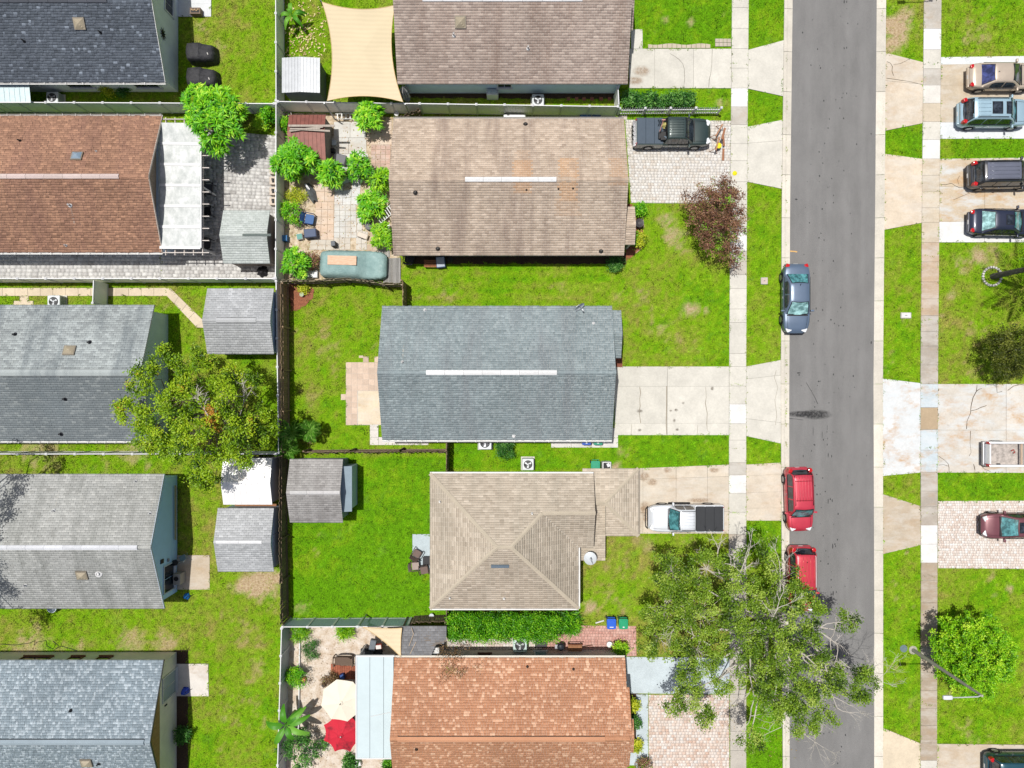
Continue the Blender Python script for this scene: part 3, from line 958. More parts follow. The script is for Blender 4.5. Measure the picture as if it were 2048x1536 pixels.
patch('mulch_bed', [(1268, 1372), (1276, 1386), (1276, 1500), (1254, 1503), (1254, 1386)], M_DMULCH, 0.02)
patch('mulch_bed', [(895, 1298), (1235, 1298), (1235, 1318), (895, 1318)], M_DMULCH, 0.02)
patch('mulch_bed', [(800, 178), (1238, 180), (1238, 198), (800, 196)], M_DMULCH, 0.014, 1.0)
patch('mulch_bed', [(800, 505), (1252, 505), (1252, 528), (820, 528)], M_DMULCH, 0.014, 1.5)

# tiled patio of the taupe house, tile by tile
p = struct('patio')
C_TILE = lin(228, 226, 220); C_SALM = lin(232, 205, 180); C_BR = lin(216, 182, 166)
def tiles(quad, ni, nj, color, z=0.05, skip=0.0, inset=0.4, var=0.05, mat=None):
    for i in range(ni):
        for j in range(nj):
            if random.random() < skip:
                continue
            q = random.uniform(1 - var, 1 + var * 0.6)
            slab(p, [ip(quad, i / ni, j / nj), ip(quad, (i + 1) / ni, j / nj), ip(quad, (i + 1) / ni, (j + 1) / nj), ip(quad, i / ni, (j + 1) / nj)], tuple(x * q for x in color[:3]) + (1,), z + random.uniform(-.004, .004), mat or M_CONC_LT, 'tile', inset)
tiles([(668, 244), (733, 244), (733, 276), (668, 276)], 2, 1, C_TILE)
tiles([(662, 276), (733, 276), (733, 308), (662, 308)], 2, 1, C_TILE)
tiles([(668, 308), (736, 308), (736, 340), (668, 340)], 3, 2, lin(240, 240, 238))
tiles([(734, 240), (784, 240), (784, 262), (734, 262)], 2, 1, C_SALM)
tiles([(734, 262), (784, 262), (784, 290), (734, 290)], 1, 1, C_SALM)
tiles([(742, 290), (782, 290), (780, 338), (742, 338)], 4, 5, C_BR, inset=0.6, var=0.15)
tiles([(630, 362), (669, 362), (669, 404), (630, 404)], 2, 2, C_SALM)
tiles([(632, 404), (668, 404), (668, 480), (628, 480)], 3, 5, C_SALM)
tiles([(669, 362), (725, 340), (718, 410), (669, 410)], 3, 4, lin(236, 236, 234), skip=0.12)
tiles([(669, 410), (712, 410), (714, 476), (668, 476)], 4, 6, C_TILE)
tiles([(714, 430), (736, 440), (736, 476), (714, 476)], 2, 3, C_TILE, skip=0.3)
tiles([(668, 476), (734, 476), (734, 500), (668, 500)], 6, 2, lin(224, 216, 204), skip=0.15)
tiles([(622, 480), (668, 480), (668, 500), (618, 500)], 3, 2, lin(216, 206, 190), skip=0.1)
tiles([(732, 380), (768, 376), (768, 404), (735, 404)], 3, 3, lin(224, 196, 172), skip=0.4)
tiles([(734, 490), (756, 490), (756, 502), (734, 502)], 2, 1, lin(214, 190, 166))

# ================================================================ BUILDINGS
def row_extent(poly, v):
    us = []
    n = len(poly)
    for i in range(n):
        (u0, v0), (u1, v1) = poly[i], poly[(i + 1) % n]
        if (v0 <= v < v1) or (v1 <= v < v0):
            us.append(u0 + (u1 - u0) * (v - v0) / (v1 - v0))
    return (min(us), max(us)) if len(us) >= 2 else None

class Shingles:
    """collects shingle tabs of all slopes of one roof"""
    def __init__(self, exposure=0.16, tab=0.30, gap=0.009, lam=False, thick=0.028, speck=None):
        self.e, self.t, self.g, self.lam, self.th, self.speck = exposure, tab, gap, lam, thick, speck
        self.V, self.T, self.S = [], [], []
    def field(self, O, U, V, poly, stain=None, shift=0.0):
        O, U, V = np.array(O, float), np.array(U, float), np.array(V, float)
        U /= np.linalg.norm(U); V /= np.linalg.norm(V)
        N = np.cross(U, V)
        if N[2] < 0:
            N = -N
        vmax = max(p[1] for p in poly)
        nc = int(math.ceil(vmax / self.e))
        for i in range(nc):
            v0 = i * self.e
            ex = row_extent(poly, min(v0 + self.e * 0.5, vmax - 1e-4))
            if ex is None:
                continue
            ua, ub = ex
            if ub - ua < 0.05:
                continue
            v1 = min(v0 + self.e + 0.015, vmax)
            if self.lam:
                n = int((ub - ua) / self.t * 1.9) + 6
                w = rng.uniform(0.6, 1.3, n) * self.t * 0.8
                e = ua - rng.uniform(0, self.t) + np.concatenate([[0], np.cumsum(w)])
            else:
                e = np.arange(ua - self.t * (0.5 * (i % 2) + 0.02), ub + self.t, self.t)
            a = np.clip(e[:-1] + self.g / 2, ua, ub); b = np.clip(e[1:] - self.g / 2, ua, ub)
            k = (b - a) > 0.012
            a, b = a[k], b[k]
            n = len(a)
            if n == 0:
                continue
            th = self.th * (rng.uniform(0.7, 1.3, n) if not self.lam else rng.choice([0.6, 1.3], n) * rng.uniform(0.85, 1.15, n))
            vv = v0 + (rng.uniform(-0.006, 0.006, n) if not self.lam else rng.uniform(-0.012, 0.012, n))
            P = lambda u, v, h: O + np.outer(u, U) + np.outer(np.broadcast_to(v, n), V) + np.outer(np.broadcast_to(h, n), N)
            self.V.append(np.stack([P(a, vv, th), P(b, vv, th), P(b, v1, th * .4), P(a, v1, th * .4), P(a, vv, -0.004), P(b, vv, -0.004)], 1))
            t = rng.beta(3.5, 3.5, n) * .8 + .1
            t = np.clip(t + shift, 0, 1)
            if self.speck:
                t = np.where(rng.random(n) < self.speck, rng.uniform(0.8, 1.0, n), t * 0.75)
            self.T.append(t)
            s = np.zeros(n)
            if stain is not None:
                mid = O + np.outer((a + b) / 2, U) + (v0 + self.e / 2) * V
                s = stain(mid[:, 0], mid[:, 1], mid[:, 2])
            self.S.append(s)
    def build(self, mat, parent, name='shingles'):
        V = np.concatenate(self.V); n = len(V)
        o = np.arange(n)[:, None] * 6
        top = o + np.array([[0, 1, 2, 3]]); fr = o + np.array([[4, 5, 1, 0]])
        F = np.concatenate([top, fr])
        T = np.concatenate(self.T); S = np.concatenate(self.S)
        return np_mesh(name, V.reshape(-1, 3), F, mat, parent, {'tone': np.concatenate([T, T]), 'stain': np.concatenate([S, S])}, kind='stuff')

M_WHITE = paint((240, 240, 240), 0.5, 0, 0.08, k=.65)
M_GLASS = None
def glass_mat():
    g = NG('window_glass')
    g.fin(lin(40, 52, 66, k=0.6), 0.06, 0, 0.9)
    return g.m
M_GLASS = glass_mat()
M_DARK = paint((38, 38, 42), 0.6)
M_GALV = paint((176, 180, 184), 0.45, 0.5)
def dome_mat(rgb):
    g = NG('skylight_dome_%d' % rgb[0])
    g.fin(lin(*rgb, k=0.7), 0.18, 0.0, 0.8)
    return g.m
M_DOME_TAN = dome_mat((176, 164, 140)); M_DOME_BL = dome_mat((140, 160, 176))

def siding_mat(rgb, period=0.2, axis=1):
    g = NG('siding_%d_%d_%d' % tuple(rgb))
    mp = g.pos((1, 1, 1))
    w = g.n('ShaderNodeTexWave'); w.wave_type = 'BANDS'; w.bands_direction = 'XYZ'[axis]; w.wave_profile = 'SAW'
    w.inputs['Scale'].default_value = 1 / period / 2 * 0.628
    g.t.links.new(mp, w.inputs[0])
    n = g.noise(1.3, 5)
    c = g.mix(1.0, lin(*rgb, k=.85), g.gray(n, 0.3, 0.9, 0.7, 1.04), 'MULTIPLY')
    c = g.mix(1.0, c, g.gray(w.outputs[1], 0.0, 0.86, 0.08, 1.0), 'MULTIPLY')
    g.bump(w.outputs[1], 0.4, 0.01)
    return g.fin(c, 0.75)

class Gable:
    """gable-roofed house, ridge east-west; x0..x1, ys..yn are the roof edges"""
    def __init__(self, name, label, x0, x1, ys, yn, wall_mat, sh_mat, eave=2.5, ridge=4.3, over=0.4, rake=0.3, shk=None, cat='house', stain=None, base=None,
                 ridge_cap=(0.0, 1.0), group=None, wall_name='wall', exposure=0.16, deck=0.10, south_tone=0.0):
        self.x0, self.x1, self.ys, self.yn, self.eave, self.ridge = x0, x1, ys, yn, eave, ridge
        self.yr = (ys + yn) / 2
        self.sl = (ridge - eave) / (yn - self.yr)
        cx, cy = (x0 + x1) / 2, self.yr
        self.root = r = thing(name, label, cat, (cx, cy, 0), group=group)
        wx0, wx1, wy0, wy1 = x0 + rake, x1 - rake, ys + over, yn - over
        self.wx0, self.wx1, self.wy0, self.wy1 = wx0, wx1, wy0, wy1
        excl([(wx0, wy0), (wx1, wy0), (wx1, wy1), (wx0, wy1)])
        we = eave + self.sl * over - deck
        wr = ridge - deck
        m = MB()
        prof = [(wy0, 0), (wy1, 0), (wy1, we), (self.yr, wr), (wy0, we)]
        m.add([(wx0, y, z) for y, z in prof] + [(wx1, y, z) for y, z in prof],
              [(4, 3, 2, 1, 0), (5, 6, 7, 8, 9)] + [(i, (i + 1) % 5, 5 + (i + 1) % 5, 5 + i) for i in range(5)])
        self.wall = m.build(wall_name, wall_mat, r)
        # roof deck: two slabs
        m = MB()
        dz = (0, 0, -deck)
        for s in (-1, 1):
            ye = ys if s < 0 else yn
            q = [(x0, ye, eave), (x1, ye, eave), (x1, self.yr + s * 0.002, ridge), (x0, self.yr + s * 0.002, ridge)]
            m.solid(q if s < 0 else q[::-1], dz)
        self.roof = m.build('roof', paint((226, 224, 218), 0.7), r)
        sh = Shingles(**dict(dict(exposure=exposure), **(shk or {})))
        L = math.hypot(yn - self.yr, ridge - eave)
        rect = [(0, 0), (x1 - x0, 0), (x1 - x0, L), (0, L)]
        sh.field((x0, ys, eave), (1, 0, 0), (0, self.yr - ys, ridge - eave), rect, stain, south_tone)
        sh.field((x1, yn, eave), (-1, 0, 0), (0, self.yr - yn, ridge - eave), rect, stain)
        self.sh, self.sh_mat = sh, sh_mat
        # ridge cap
        cw = 0.17
        a = x0 + (x1 - x0) * ridge_cap[0]; b = x0 + (x1 - x0) * ridge_cap[1]
        n = int((b - a) / 0.22)
        V, T = [], []
        for i in range(n):
            xa, xb = a + (b - a) * i / n, a + (b - a) * (i + 1) / n + 0.02
            z = ridge
            for s in (-1, 1):
                V.append([(xa, self.yr + s * cw, z - cw * self.sl + 0.022), (xb, self.yr + s * cw, z - cw * self.sl + 0.016), (xb, self.yr, z + 0.022), (xa, self.yr, z + 0.03),
                          (xa, self.yr + s * cw, z - cw * self.sl - 0.01), (xb, self.yr + s * cw, z - cw * self.sl - 0.01)])
        V = np.array(V)
        sh.V.append(V); sh.T.append(np.repeat(rng.beta(2.5, 2.5, n), 2) * 0.5 + 0.25); sh.S.append(np.zeros(len(V)))
    def done(self):
        self.sh.build(self.sh_mat, self.roof)
        return self
    def z(self, x, y):
        return self.ridge - abs(y - self.yr) * self.sl
    def at(self, u, v):
        """point of the roof seen at photo pixel u, v"""
        z = self.eave
        for _ in range(30):
            x, y = W(u, v, z)
            z = self.z(x, y)
        return x, y, z
    def tilt(self, y):
        return math.atan(self.sl) * (-1 if y > self.yr else 1)
    def vent_cap(self, u0, u1, rgb, w=0.30, h=0.07, grooves=False):
        zt = self.ridge + 0.02
        xa, xb = W(u0, 0, zt)[0], W(u1, 0, zt)[0]
        m = MB()
        pr = [(-w / 2, zt - w / 2 * self.sl - 0.02), (-w / 2, zt - w / 2 * self.sl + h), (0, zt + h + 0.02), (w / 2, zt - w / 2 * self.sl + h), (w / 2, zt - w / 2 * self.sl - 0.02)]
        n = len(pr)
        m.add([(xa, self.yr + y, z) for y, z in pr] + [(xb, self.yr + y, z) for y, z in pr],
              [tuple(range(n))[::-1], tuple(range(n, 2 * n))] + [(i, n + i, n + i + 1, i + 1)[::-1] for i in range(n - 1)])
        if rgb is None:
            o = m.build('ridge_vent', self.sh_mat, self.roof)
            for nme, val in (('tone', 0.55), ('stain', 0.0)):
                at = o.data.attributes.new(nme, 'FLOAT', 'FACE')
                at.data.foreach_set('value', np.full(len(o.data.polygons), val, dtype=np.float32))
            m2 = MB()
            for s in (-1, 1):
                m2.box(((xa + xb) / 2, self.yr + s * (w / 2 + 0.012), zt - w / 2 * self.sl + h * 0.35), (xb - xa, 0.03, h * 0.75))
            m2.build('vent_slot', M_DARK, self.roof)
        else:
            n2 = max(1, round((xb - xa) / 1.22))
            for i in range(n2):
                a, b = xa + (xb - xa) * i / n2 + .006, xa + (xb - xa) * (i + 1) / n2 - .006
                m = MB(); dz = random.uniform(-.006, .006); q = random.uniform(.93, 1.0)
                m.add([(a, self.yr + y, z + dz) for y, z in pr] + [(b, self.yr + y, z - dz) for y, z in pr],
                      [tuple(range(n))[::-1], tuple(range(n, 2 * n))] + [(j, n + j, n + j + 1, j + 1)[::-1] for j in range(n - 1)])
                for xx in (a + .06, b - .06):
                    m.box((xx, self.yr - w * .3, zt - w * .3 * self.sl + h + .012), (.03, .03, .01))
                m.build('ridge_vent', paint(tuple(int(c_ * q) for c_ in rgb), 0.5, 0, 0.12, 5.0, k=.74), self.roof)
    def pipe(self, u, v, r=0.045, h=0.3, rgb=(190, 190, 188), streak=False):
        x, y, z = self.at(u, v)
        m = MB()
        m.lathe((x, y, z), [(r * 2.4, -0.02), (r * 2.2, 0.04), (r * 1.1, 0.09), (r, 0.1), (r, h), (r * 0.75, h), (r * 0.7, h - 0.06)], 10)
        m.build('vent_pipe', paint(rgb, 0.55), self.roof)
        if streak:
            m = MB()
            s = 1 if y > self.yr else -1
            a = self.sl
            L = 1.4
            y2 = y + s * L
            y2 = min(max(y2, self.ys + 0.05), self.yn - 0.05)
            q = [(x - 0.05, y, self.z(x, y) + 0.022), (x + 0.05, y, self.z(x, y) + 0.022), (x + 0.07, y2, self.z(x, y2) + 0.022), (x - 0.07, y2, self.z(x, y2) + 0.022)]
            m.poly(q if s < 0 else q[::-1])
            m.build('wash_streak', stain_mat('wash_streak', (232, 226, 214), 0.5), self.roof)
    def skylight(self, u, v, w, h, mat):
        x, y, z = self.at(u, v)
        rx = self.tilt(y)
        m = MB(); m.box((x, y, z + 0.05), (w, h, 0.14), rx=rx)
        fr = m.build('skylight', paint((150, 140, 124), 0.5), self.roof)
        m = MB()
        R = Matrix.Rotation(rx, 3, 'X')
        rows = []
        for j in range(7):
            row = []
            for i in range(7):
                a, b = i / 3 - 1, j / 3 - 1
                hh = 0.16 * (1 - max(abs(a), abs(b)) ** 1.3)
                p = R @ Vector((a * w * 0.42, b * h * 0.42, 0.125 + hh))
                row.append((x + p.x, y + p.y, z + p.z))
            rows.append(row)
        m.grid(rows)
        m.build('skylight_dome', mat, self.roof)
    def gutter(self, side, ua=None, brackets=0.9, rgb=(238, 238, 236)):
        s = 1 if side == 'N' else -1
        ye = self.yn if s > 0 else self.ys
        z = self.eave - 0.02
        m = MB()
        pr = [(0.004, 0.01), (0.004, -0.11), (0.09, -0.11), (0.13, 0.02), (0.115, 0.02), (0.08, -0.09), (0.02, -0.09), (0.02, 0.01)]
        n = len(pr)
        vs = [(self.x0, ye + s * a, z + b) for a, b in pr] + [(self.x1, ye + s * a, z + b) for a, b in pr]
        fs = [tuple(range(n)), tuple(range(n, 2 * n))[::-1]] + [(i, n + i, n + (i + 1) % n, (i + 1) % n) for i in range(n)]
        m.add(vs, fs if s > 0 else [f[::-1] for f in fs])
        g = m.build('gutter', paint(rgb, 0.45, 0, 0.06, k=.66), self.roof)
        if brackets:
            m = MB()
            x = self.x0 + 0.4
            while x < self.x1:
                m.box((x, ye + s * 0.05, z + 0.03), (0.035, 0.20, 0.015))
                x += brackets * random.uniform(0.8, 1.2)
            m.build('gutter_straps', paint(rgb, 0.45, 0, 0.06, k=.66), self.roof, kind='stuff')
    def rake_trim(self, rgb=(236, 236, 236), ends='EW'):
        for e in ends:
            x = self.x1 + 0.012 if e == 'E' else self.x0 - 0.012
            m = MB()
            for s in (-1, 1):
                ye = self.ys if s < 0 else self.yn
                q = [(x - 0.02, ye, self.eave - 0.13), (x - 0.02, ye, self.eave + 0.012), (x - 0.02, self.yr, self.ridge + 0.012), (x - 0.02, self.yr, self.ridge - 0.13)]
                m.solid(q if s < 0 else q[::-1], (0.04, 0, 0))
            m.build('rake_board', paint(rgb, 0.5, 0, 0.06, k=.65), self.roof)
    def window(self, side, c, w, z0, z1, frame=(236, 238, 240), panes=2, glass=None, name='window'):
        window(self.root, self, side, c, w, z0, z1, frame, panes, glass, name)

def window(root, hs, side, c, w, z0, z1, frame=(236, 238, 240), panes=2, glass=None, name='window'):
    """framed window on the N, S, E or W wall; c is its centre along the wall"""
    def P(a, d, z):
        if side == 'S': return (a, hs.wy0 - d, z)
        if side == 'N': return (a, hs.wy1 + d, z)
        if side == 'E': return (hs.wx1 + d, a, z)
        return (hs.wx0 - d, a, z)
    def bx(m, a0, a1, d0, d1, z_0, z_1):
        p, q = P(a0, d0, z_0), P(a1, d1, z_1)
        m.box([(p[i] + q[i]) / 2 for i in range(3)], [abs(p[i] - q[i]) for i in range(3)])
    a, b, f = c - w / 2, c + w / 2, 0.07
    m = MB()
    bx(m, a, a + f, -0.02, 0.07, z0, z1); bx(m, b - f, b, -0.02, 0.07, z0, z1)
    bx(m, a + f, b - f, -0.02, 0.07, z1 - f, z1); bx(m, a + f, b - f, -0.02, 0.07, z0, z0 + f)
    fr = m.build(name, paint(frame, 0.5), root)
    for k in range(panes):
        m = MB()
        p0 = a + f + (w - 2 * f) * k / panes + (0.02 if k else 0); p1 = a + f + (w - 2 * f) * (k + 1) / panes - (0.02 if k < panes - 1 else 0)
        bx(m, p0, p1, -0.02, 0.02, z0 + f, z1 - f)
        m.build('pane', glass or M_GLASS, fr)
    m = MB(); bx(m, a - 0.05, b + 0.05, -0.01, 0.13, z0 - 0.07, z0 - 0.003)
    m.build('sill', paint(frame, 0.5), fr)

def X(u, h=2.5): return W(u, 0, h)[0]
def Y(v, h=2.5): return W(0, v, h)[1]

S_L1 = shingle_mat('shingle_charcoal', [(0, (52, 57, 63)), (0.5, (74, 80, 88)), (0.8, (88, 95, 104)), (1, (108, 116, 126))], streak=0.12, streak_col=(58, 62, 72), k=1.55)
S_L2 = shingle_mat('shingle_brown', [(0, (112, 84, 69)), (0.5, (144, 110, 91)), (1, (180, 139, 113))], streak=0.3, streak_col=(124, 92, 82), k=1.12)
S_L3 = shingle_mat('shingle_pale_grey', [(0, (118, 125, 128)), (0.3, (142, 148, 149)), (0.55, (160, 167, 167)), (1, (182, 189, 189))], streak=0.5, streak_col=(112, 120, 124))
S_L4 = shingle_mat('shingle_weathered', [(0, (148, 148, 144)), (0.5, (170, 171, 168)), (1, (194, 194, 190))], streak=0.45, streak_col=(128, 130, 126), k=.9)
S_L5 = shingle_mat('shingle_blue_mottled', [(0, (116, 128, 136)), (0.5, (136, 149, 158)), (0.8, (148, 160, 168)), (1, (172, 183, 191))], streak=0.06)
S_M1 = shingle_mat('shingle_mauve', [(0, (120, 107, 100)), (0.5, (146, 132, 123)), (1, (176, 162, 151))], streak=0.3, streak_col=(122, 104, 94), k=1.3)
S_M2 = shingle_mat('shingle_taupe', [(0, (140, 124, 110)), (0.5, (166, 150, 134)), (1, (192, 176, 160))], stain=(178, 138, 100), streak=0.45, streak_col=(124, 108, 98), k=1.22)
S_M3 = shingle_mat('shingle_slate', [(0, (102, 113, 116)), (0.5, (126, 137, 140)), (0.85, (142, 152, 154)), (1, (160, 169, 170))], streak=0.3, streak_col=(112, 116, 120), k=1.12)
S_M4 = shingle_mat('shingle_tan', [(0, (148, 136, 121)), (0.5, (174, 162, 146)), (1, (200, 188, 172))], streak=0.3, streak_col=(150, 142, 128), k=1.05)
S_M5 = shingle_mat('shingle_terracotta', [(0, (176, 122, 92)), (0.5, (194, 142, 110)), (0.78, (204, 153, 121)), (0.85, (216, 166, 134)), (1, (231, 189, 158))], streak=0.12, streak_col=(180, 122, 88), k=.84)
S_SHED = shingle_mat('shingle_shed_grey', [(0, (148, 150, 152)), (0.5, (172, 174, 176)), (1, (196, 198, 200))], streak=0.25, streak_col=(150, 152, 152))
S_SHEDD = shingle_mat('shingle_shed_dark', [(0, (120, 116, 114)), (0.5, (146, 143, 141)), (1, (172, 169, 167))], streak=0.3, streak_col=(176, 174, 172))
S_SHEDG = shingle_mat('shingle_shed_green', [(0, (168, 174, 170)), (0.5, (186, 192, 188)), (1, (206, 211, 208))], streak=0.2, streak_col=(150, 156, 150))
S_LEAN = shingle_mat('shingle_lean_to', [(0, (96, 96, 98)), (0.5, (116, 116, 118)), (1, (138, 138, 140))], streak=0.2)

# ---- left column
W_GREYBLUE = siding_mat((226, 232, 238), 0.2, 1)
L1 = Gable('house', 'house with dark charcoal shingle roof and pale grey walls beside two covered grills', -39, X(330), Y(165), 28.9, W_GREYBLUE, S_L1, shk=dict(tab=0.28, lam=True, speck=0.05))
L1.gutter('S', brackets=1.3); L1.rake_trim(ends='E')
L1.skylight(160, 48, 0.72, 0.72, M_DOME_TAN)
L1.pipe(49, 83, rgb=(40, 40, 46)); L1.pipe(202, 66, rgb=(40, 40, 46)); 
L1.vent_cap(-60, 214, (84, 88, 98))
L1.window('S', X(153, 1.5), 1.75, 0.75, 1.95); L1.window('S', X(288, 1.5), 1.75, 0.75, 1.95)
L1.window('E', Y(9, 1.4), 1.3, 0.8, 2.0)
# sun-shaped wall ornament
m = MB()
cx, cy, cz = L1.wx1 + 0.03, Y(68, 2.2), 2.2
for k in range(10):
    a = k * math.pi / 5
    d = Vector((0, math.cos(a), math.sin(a))); q = Vector((0, -math.sin(a), math.cos(a)))
    c0 = Vector((cx, cy, cz))
    m.solid([tuple(c0 + d * 0.08 + q * 0.06), tuple(c0 + d * 0.42), tuple(c0 + d * 0.08 - q * 0.06)], (0.02, 0, 0))
m.lathe((cx, cy, cz), [(0.01, 0), (0.12, 0), (0.1, 0.03)], 10, 'Y')
tag(m.build('wall_ornament', M_DARK), 'black metal sun ornament hung on the gable wall', 'ornament')
L1.done()

W_BLUEGREY = siding_mat((208, 224, 240), 0.22, 1)
L2 = Gable('house', 'house with brown shingle roof joined to a white patio cover', -39, X(324), Y(505), Y(232), W_BLUEGREY, S_L2, shk=dict(tab=0.31, lam=True))
L2.gutter('N', brackets=0.9, rgb=(206, 200, 194)); L2.gutter('S', brackets=0.85); L2.rake_trim((214, 200, 188), 'E')
L2.vent_cap(-60, 238, (226, 206, 200))
L2.skylight(155, 313, 0.72, 0.62, M_DOME_BL); L2.pipe(141, 411, 0.06, 0.3, (225, 225, 225), True); L2.pipe(133, 491, 0.04, 0.25, (225, 225, 225)); L2.pipe(41, 282, rgb=(60, 50, 46)); L2.pipe(193, 303, 0.03, 0.15, (225, 225, 225))
L2.window('E', 14.2, 1.8, 0.2, 2.0)
m = MB(); xx = L2.wx1 + .012; m.solid([(xx, L2.yr - 3.5, 2.7), (xx, L2.yr + 3.5, 2.7), (xx, L2.yr, 4.12)], (.02, 0, 0)); m.build('gable_boarding', wood((168, 150, 132), (130, 112, 94), axis=(4, 9, 1)), L2.root)
L2.done()

W_SAGE = siding_mat((206, 224, 218), 0.2, 1)
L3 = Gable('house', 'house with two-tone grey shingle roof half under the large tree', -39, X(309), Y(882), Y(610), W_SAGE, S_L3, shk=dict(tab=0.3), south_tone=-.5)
L3.gutter('S', brackets=0.68); L3.vent_cap(-60, 268, None, 0.42, 0.06)
L3.skylight(140, 701, 0.76, 0.66, M_DOME_TAN)
for u, v in [(31, 669), (180, 685), (131, 798), (123, 868)]:
    L3.pipe(u, v, 0.06, 0.28, (40, 40, 48))
L3.done()

W_LBLUE = paint((180, 218, 255), 0.7, 0, 0.06, k=.95)
L4 = Gable('house', 'house with weathered pale grey roof and light blue gable wall', -39, X(328), Y(1217), Y(948), W_LBLUE, S_L4, shk=dict(tab=0.3))
L4.vent_cap(-60, 275, (232, 234, 240)); L4.rake_trim((206, 220, 236), 'E')
L4.skylight(165, 1150, 0.72, 0.62, M_DOME_TAN)
for u, v in [(109, 1021), (272, 962), (301, 1026)]:
    L4.pipe(u, v, 0.05, 0.28, (225, 225, 225), True)
L4.pipe(198, 1147, 0.11, 0.2, (226, 226, 226)); L4.pipe(52, 1170, 0.05, 0.3, (226, 226, 226))
L4.window('E', Y(1155, 1.2), 1.9, 0.5, 2.0, (220, 230, 240), 2)
m = MB(); m.box((L4.wx1 + 0.03, Y(1122, 2.1), 2.2), (0.05, 0.28, 0.4)); m.build('wall_vent', M_DARK, L4.root)
m = MB(); m.box((L4.wx1 + 0.05, Y(1120, 1.4), 1.4), (0.1, 0.2, 0.16)); m.build('meter_box', M_GALV, L4.root)
L4.done()

W_BEIGE = siding_mat((234, 226, 212), 0.24, 1)
L5 = Gable('house', 'house with mottled blue grey shingle roof and beige walls with brown-framed windows', -39, X(327), -27.34, Y(1320), W_BEIGE, S_L5, shk=dict(tab=0.22, lam=True, speck=0.36, thick=.022))
L5.vent_cap(-60, 288, None, 0.34, 0.07); L5.rake_trim((70, 74, 84), 'E')
L5.skylight(174, 1525, 0.72, 0.62, M_DOME_TAN); L5.pipe(142, 1421, 0.05, 0.2, (30, 30, 36)); L5.pipe(198, 1527, 0.05, 0.25, (60, 60, 66))
for u, w in ((64, 2.0), (144, 0.9), (201, 0.9)):
    L5.window('N', X(u, 1.6), w, 0.95, 1.95, (140, 92, 66), 2 if w > 1.5 else 1)
L5.window('E', Y(1372, 1.2), 1.7, 0.15, 2.05, (226, 228, 226), 2, paint((170, 186, 186), 0.25))
m = MB()   # wooden gable triangle
xx = L5.wx1 + 0.012
z0 = 2.45
m.solid([(xx, L5.yr - (4.2 - z0) / L5.sl, z0), (xx, L5.yr + (4.2 - z0) / L5.sl, z0), (xx, L5.yr, 4.2)], (0.02, 0, 0))
m.build('gable_boarding', wood((196, 158, 110), (150, 112, 70), axis=(4, 9, 1)), L5.root)
m = MB(); m.box((L5.wx1 + 0.06, Y(1325, 2.3), 2.3), (0.12, 0.2, 0.3)); m.build('wall_lamp', M_DARK, L5.root)
m = MB(); m.box((L5.wx1 + 0.03, Y(1410, 1.6), 1.6), (0.05, 0.08, 0.3)); m.build('wall_hook', M_DARK, L5.root)
L5.done()

# ---- middle column
W_ICE = paint((208, 230, 246), 0.7, 0, 0.08, k=.85)
M1 = Gable('house', 'house with mauve brown shingle roof beside the large rectangular shade sail', X(795), X(1255), Y(168), 29.13, W_ICE, S_M1, shk=dict(tab=0.31, gap=0.013))
M1.vent_cap(845, 1165, (240, 240, 242)); M1.skylight(921, 45, 0.72, 0.74, M_DOME_TAN)
M1.pipe(908, 72, 0.05, 0.4, (236, 236, 236)); M1.pipe(1056, 98, 0.05, 0.4, (236, 236, 236))
M1.window('S', X(1009, 1.4), 1.0, 1.0, 1.8); 
M1.window('E', 22.4, 2.6, 0.05, 2.1, (225, 228, 230), 1, paint((224, 226, 226), 0.6), 'garage_door')

W_CREAM = paint((226, 216, 200), 0.75, 0, 0.08)
def rust(x, y, z):
    u = 1024 + x * PXM / (1 - z / CAM_H); v = 768 - y * PXM / (1 - z / CAM_H)
    s = np.zeros_like(x)
    for u0, u1, v0, v1, q in [(1028, 1064, 322, 386, 0.45), (1118, 1156, 318, 400, 0.5), (1218, 1252, 318, 372, 0.3), (1110, 1160, 395, 430, 0.2), (1030, 1060, 300, 322, 0.15)]:
        s = np.maximum(s, q * ((u > u0) & (u < u1) & (v > v0) & (v < v1)))
    n = vnoise(x, y, 0.5, 11)
    return s * np.clip(0.35 + 1.1 * n, 0, 1)
M2 = Gable('house', 'house with taupe shingle roof marked by rusty rectangular stains', X(787), X(1248), Y(511), Y(238), W_CREAM, S_M2, shk=dict(tab=0.31, gap=0.013), stain=rust)
M2.vent_cap(930, 1113, (246, 246, 246)); M2.gutter('N', brackets=0, rgb=(216, 210, 202))
for u, v, r in [(1051, 249, 0.07), (831, 385, 0.07), (876, 497, 0.07), (1202, 502, 0.07), (1053, 380, 0.03), (1117, 378, 0.03), (1146, 377, 0.03)]:
    M2.pipe(u, v, r, 0.22 if r > 0.05 else 0.08, (58, 54, 52))
M2.window('E', 14.4, 2.6, 0.05, 2.1, (225, 222, 216), 1, paint((226, 222, 214), 0.6), 'garage_door')
M2.window('S', X(1010, 1.4), 1.4, 0.9, 1.9); M2.window('S', X(930, 1.4), 1.2, 0.9, 1.9)
M3 = Gable('house', 'house with slate grey shingle roof and long white ridge vent in the middle', X(764.5), X(1224), Y(880), Y(612), paint((214, 220, 224), 0.75, 0, 0.08), S_M3, shk=dict(tab=0.26, lam=True))
M3.vent_cap(852, 1114, (250, 250, 250)); M3.gutter('S', brackets=1.2)
for u, v, r in [(850, 620, 0.05), (1187, 647, 0.05)]:
    M3.pipe(u, v, r, 0.2, (230, 230, 230))
M3.pipe(805, 724, 0.05, 0.28, (210, 210, 210), True); M3.pipe(1028, 872, 0.06, 0.3, (236, 236, 236))
M3.window('E', -0.6, 2.6, 0.05, 2.1, (225, 228, 230), 1, paint((222, 226, 228), 0.6), 'garage_door')
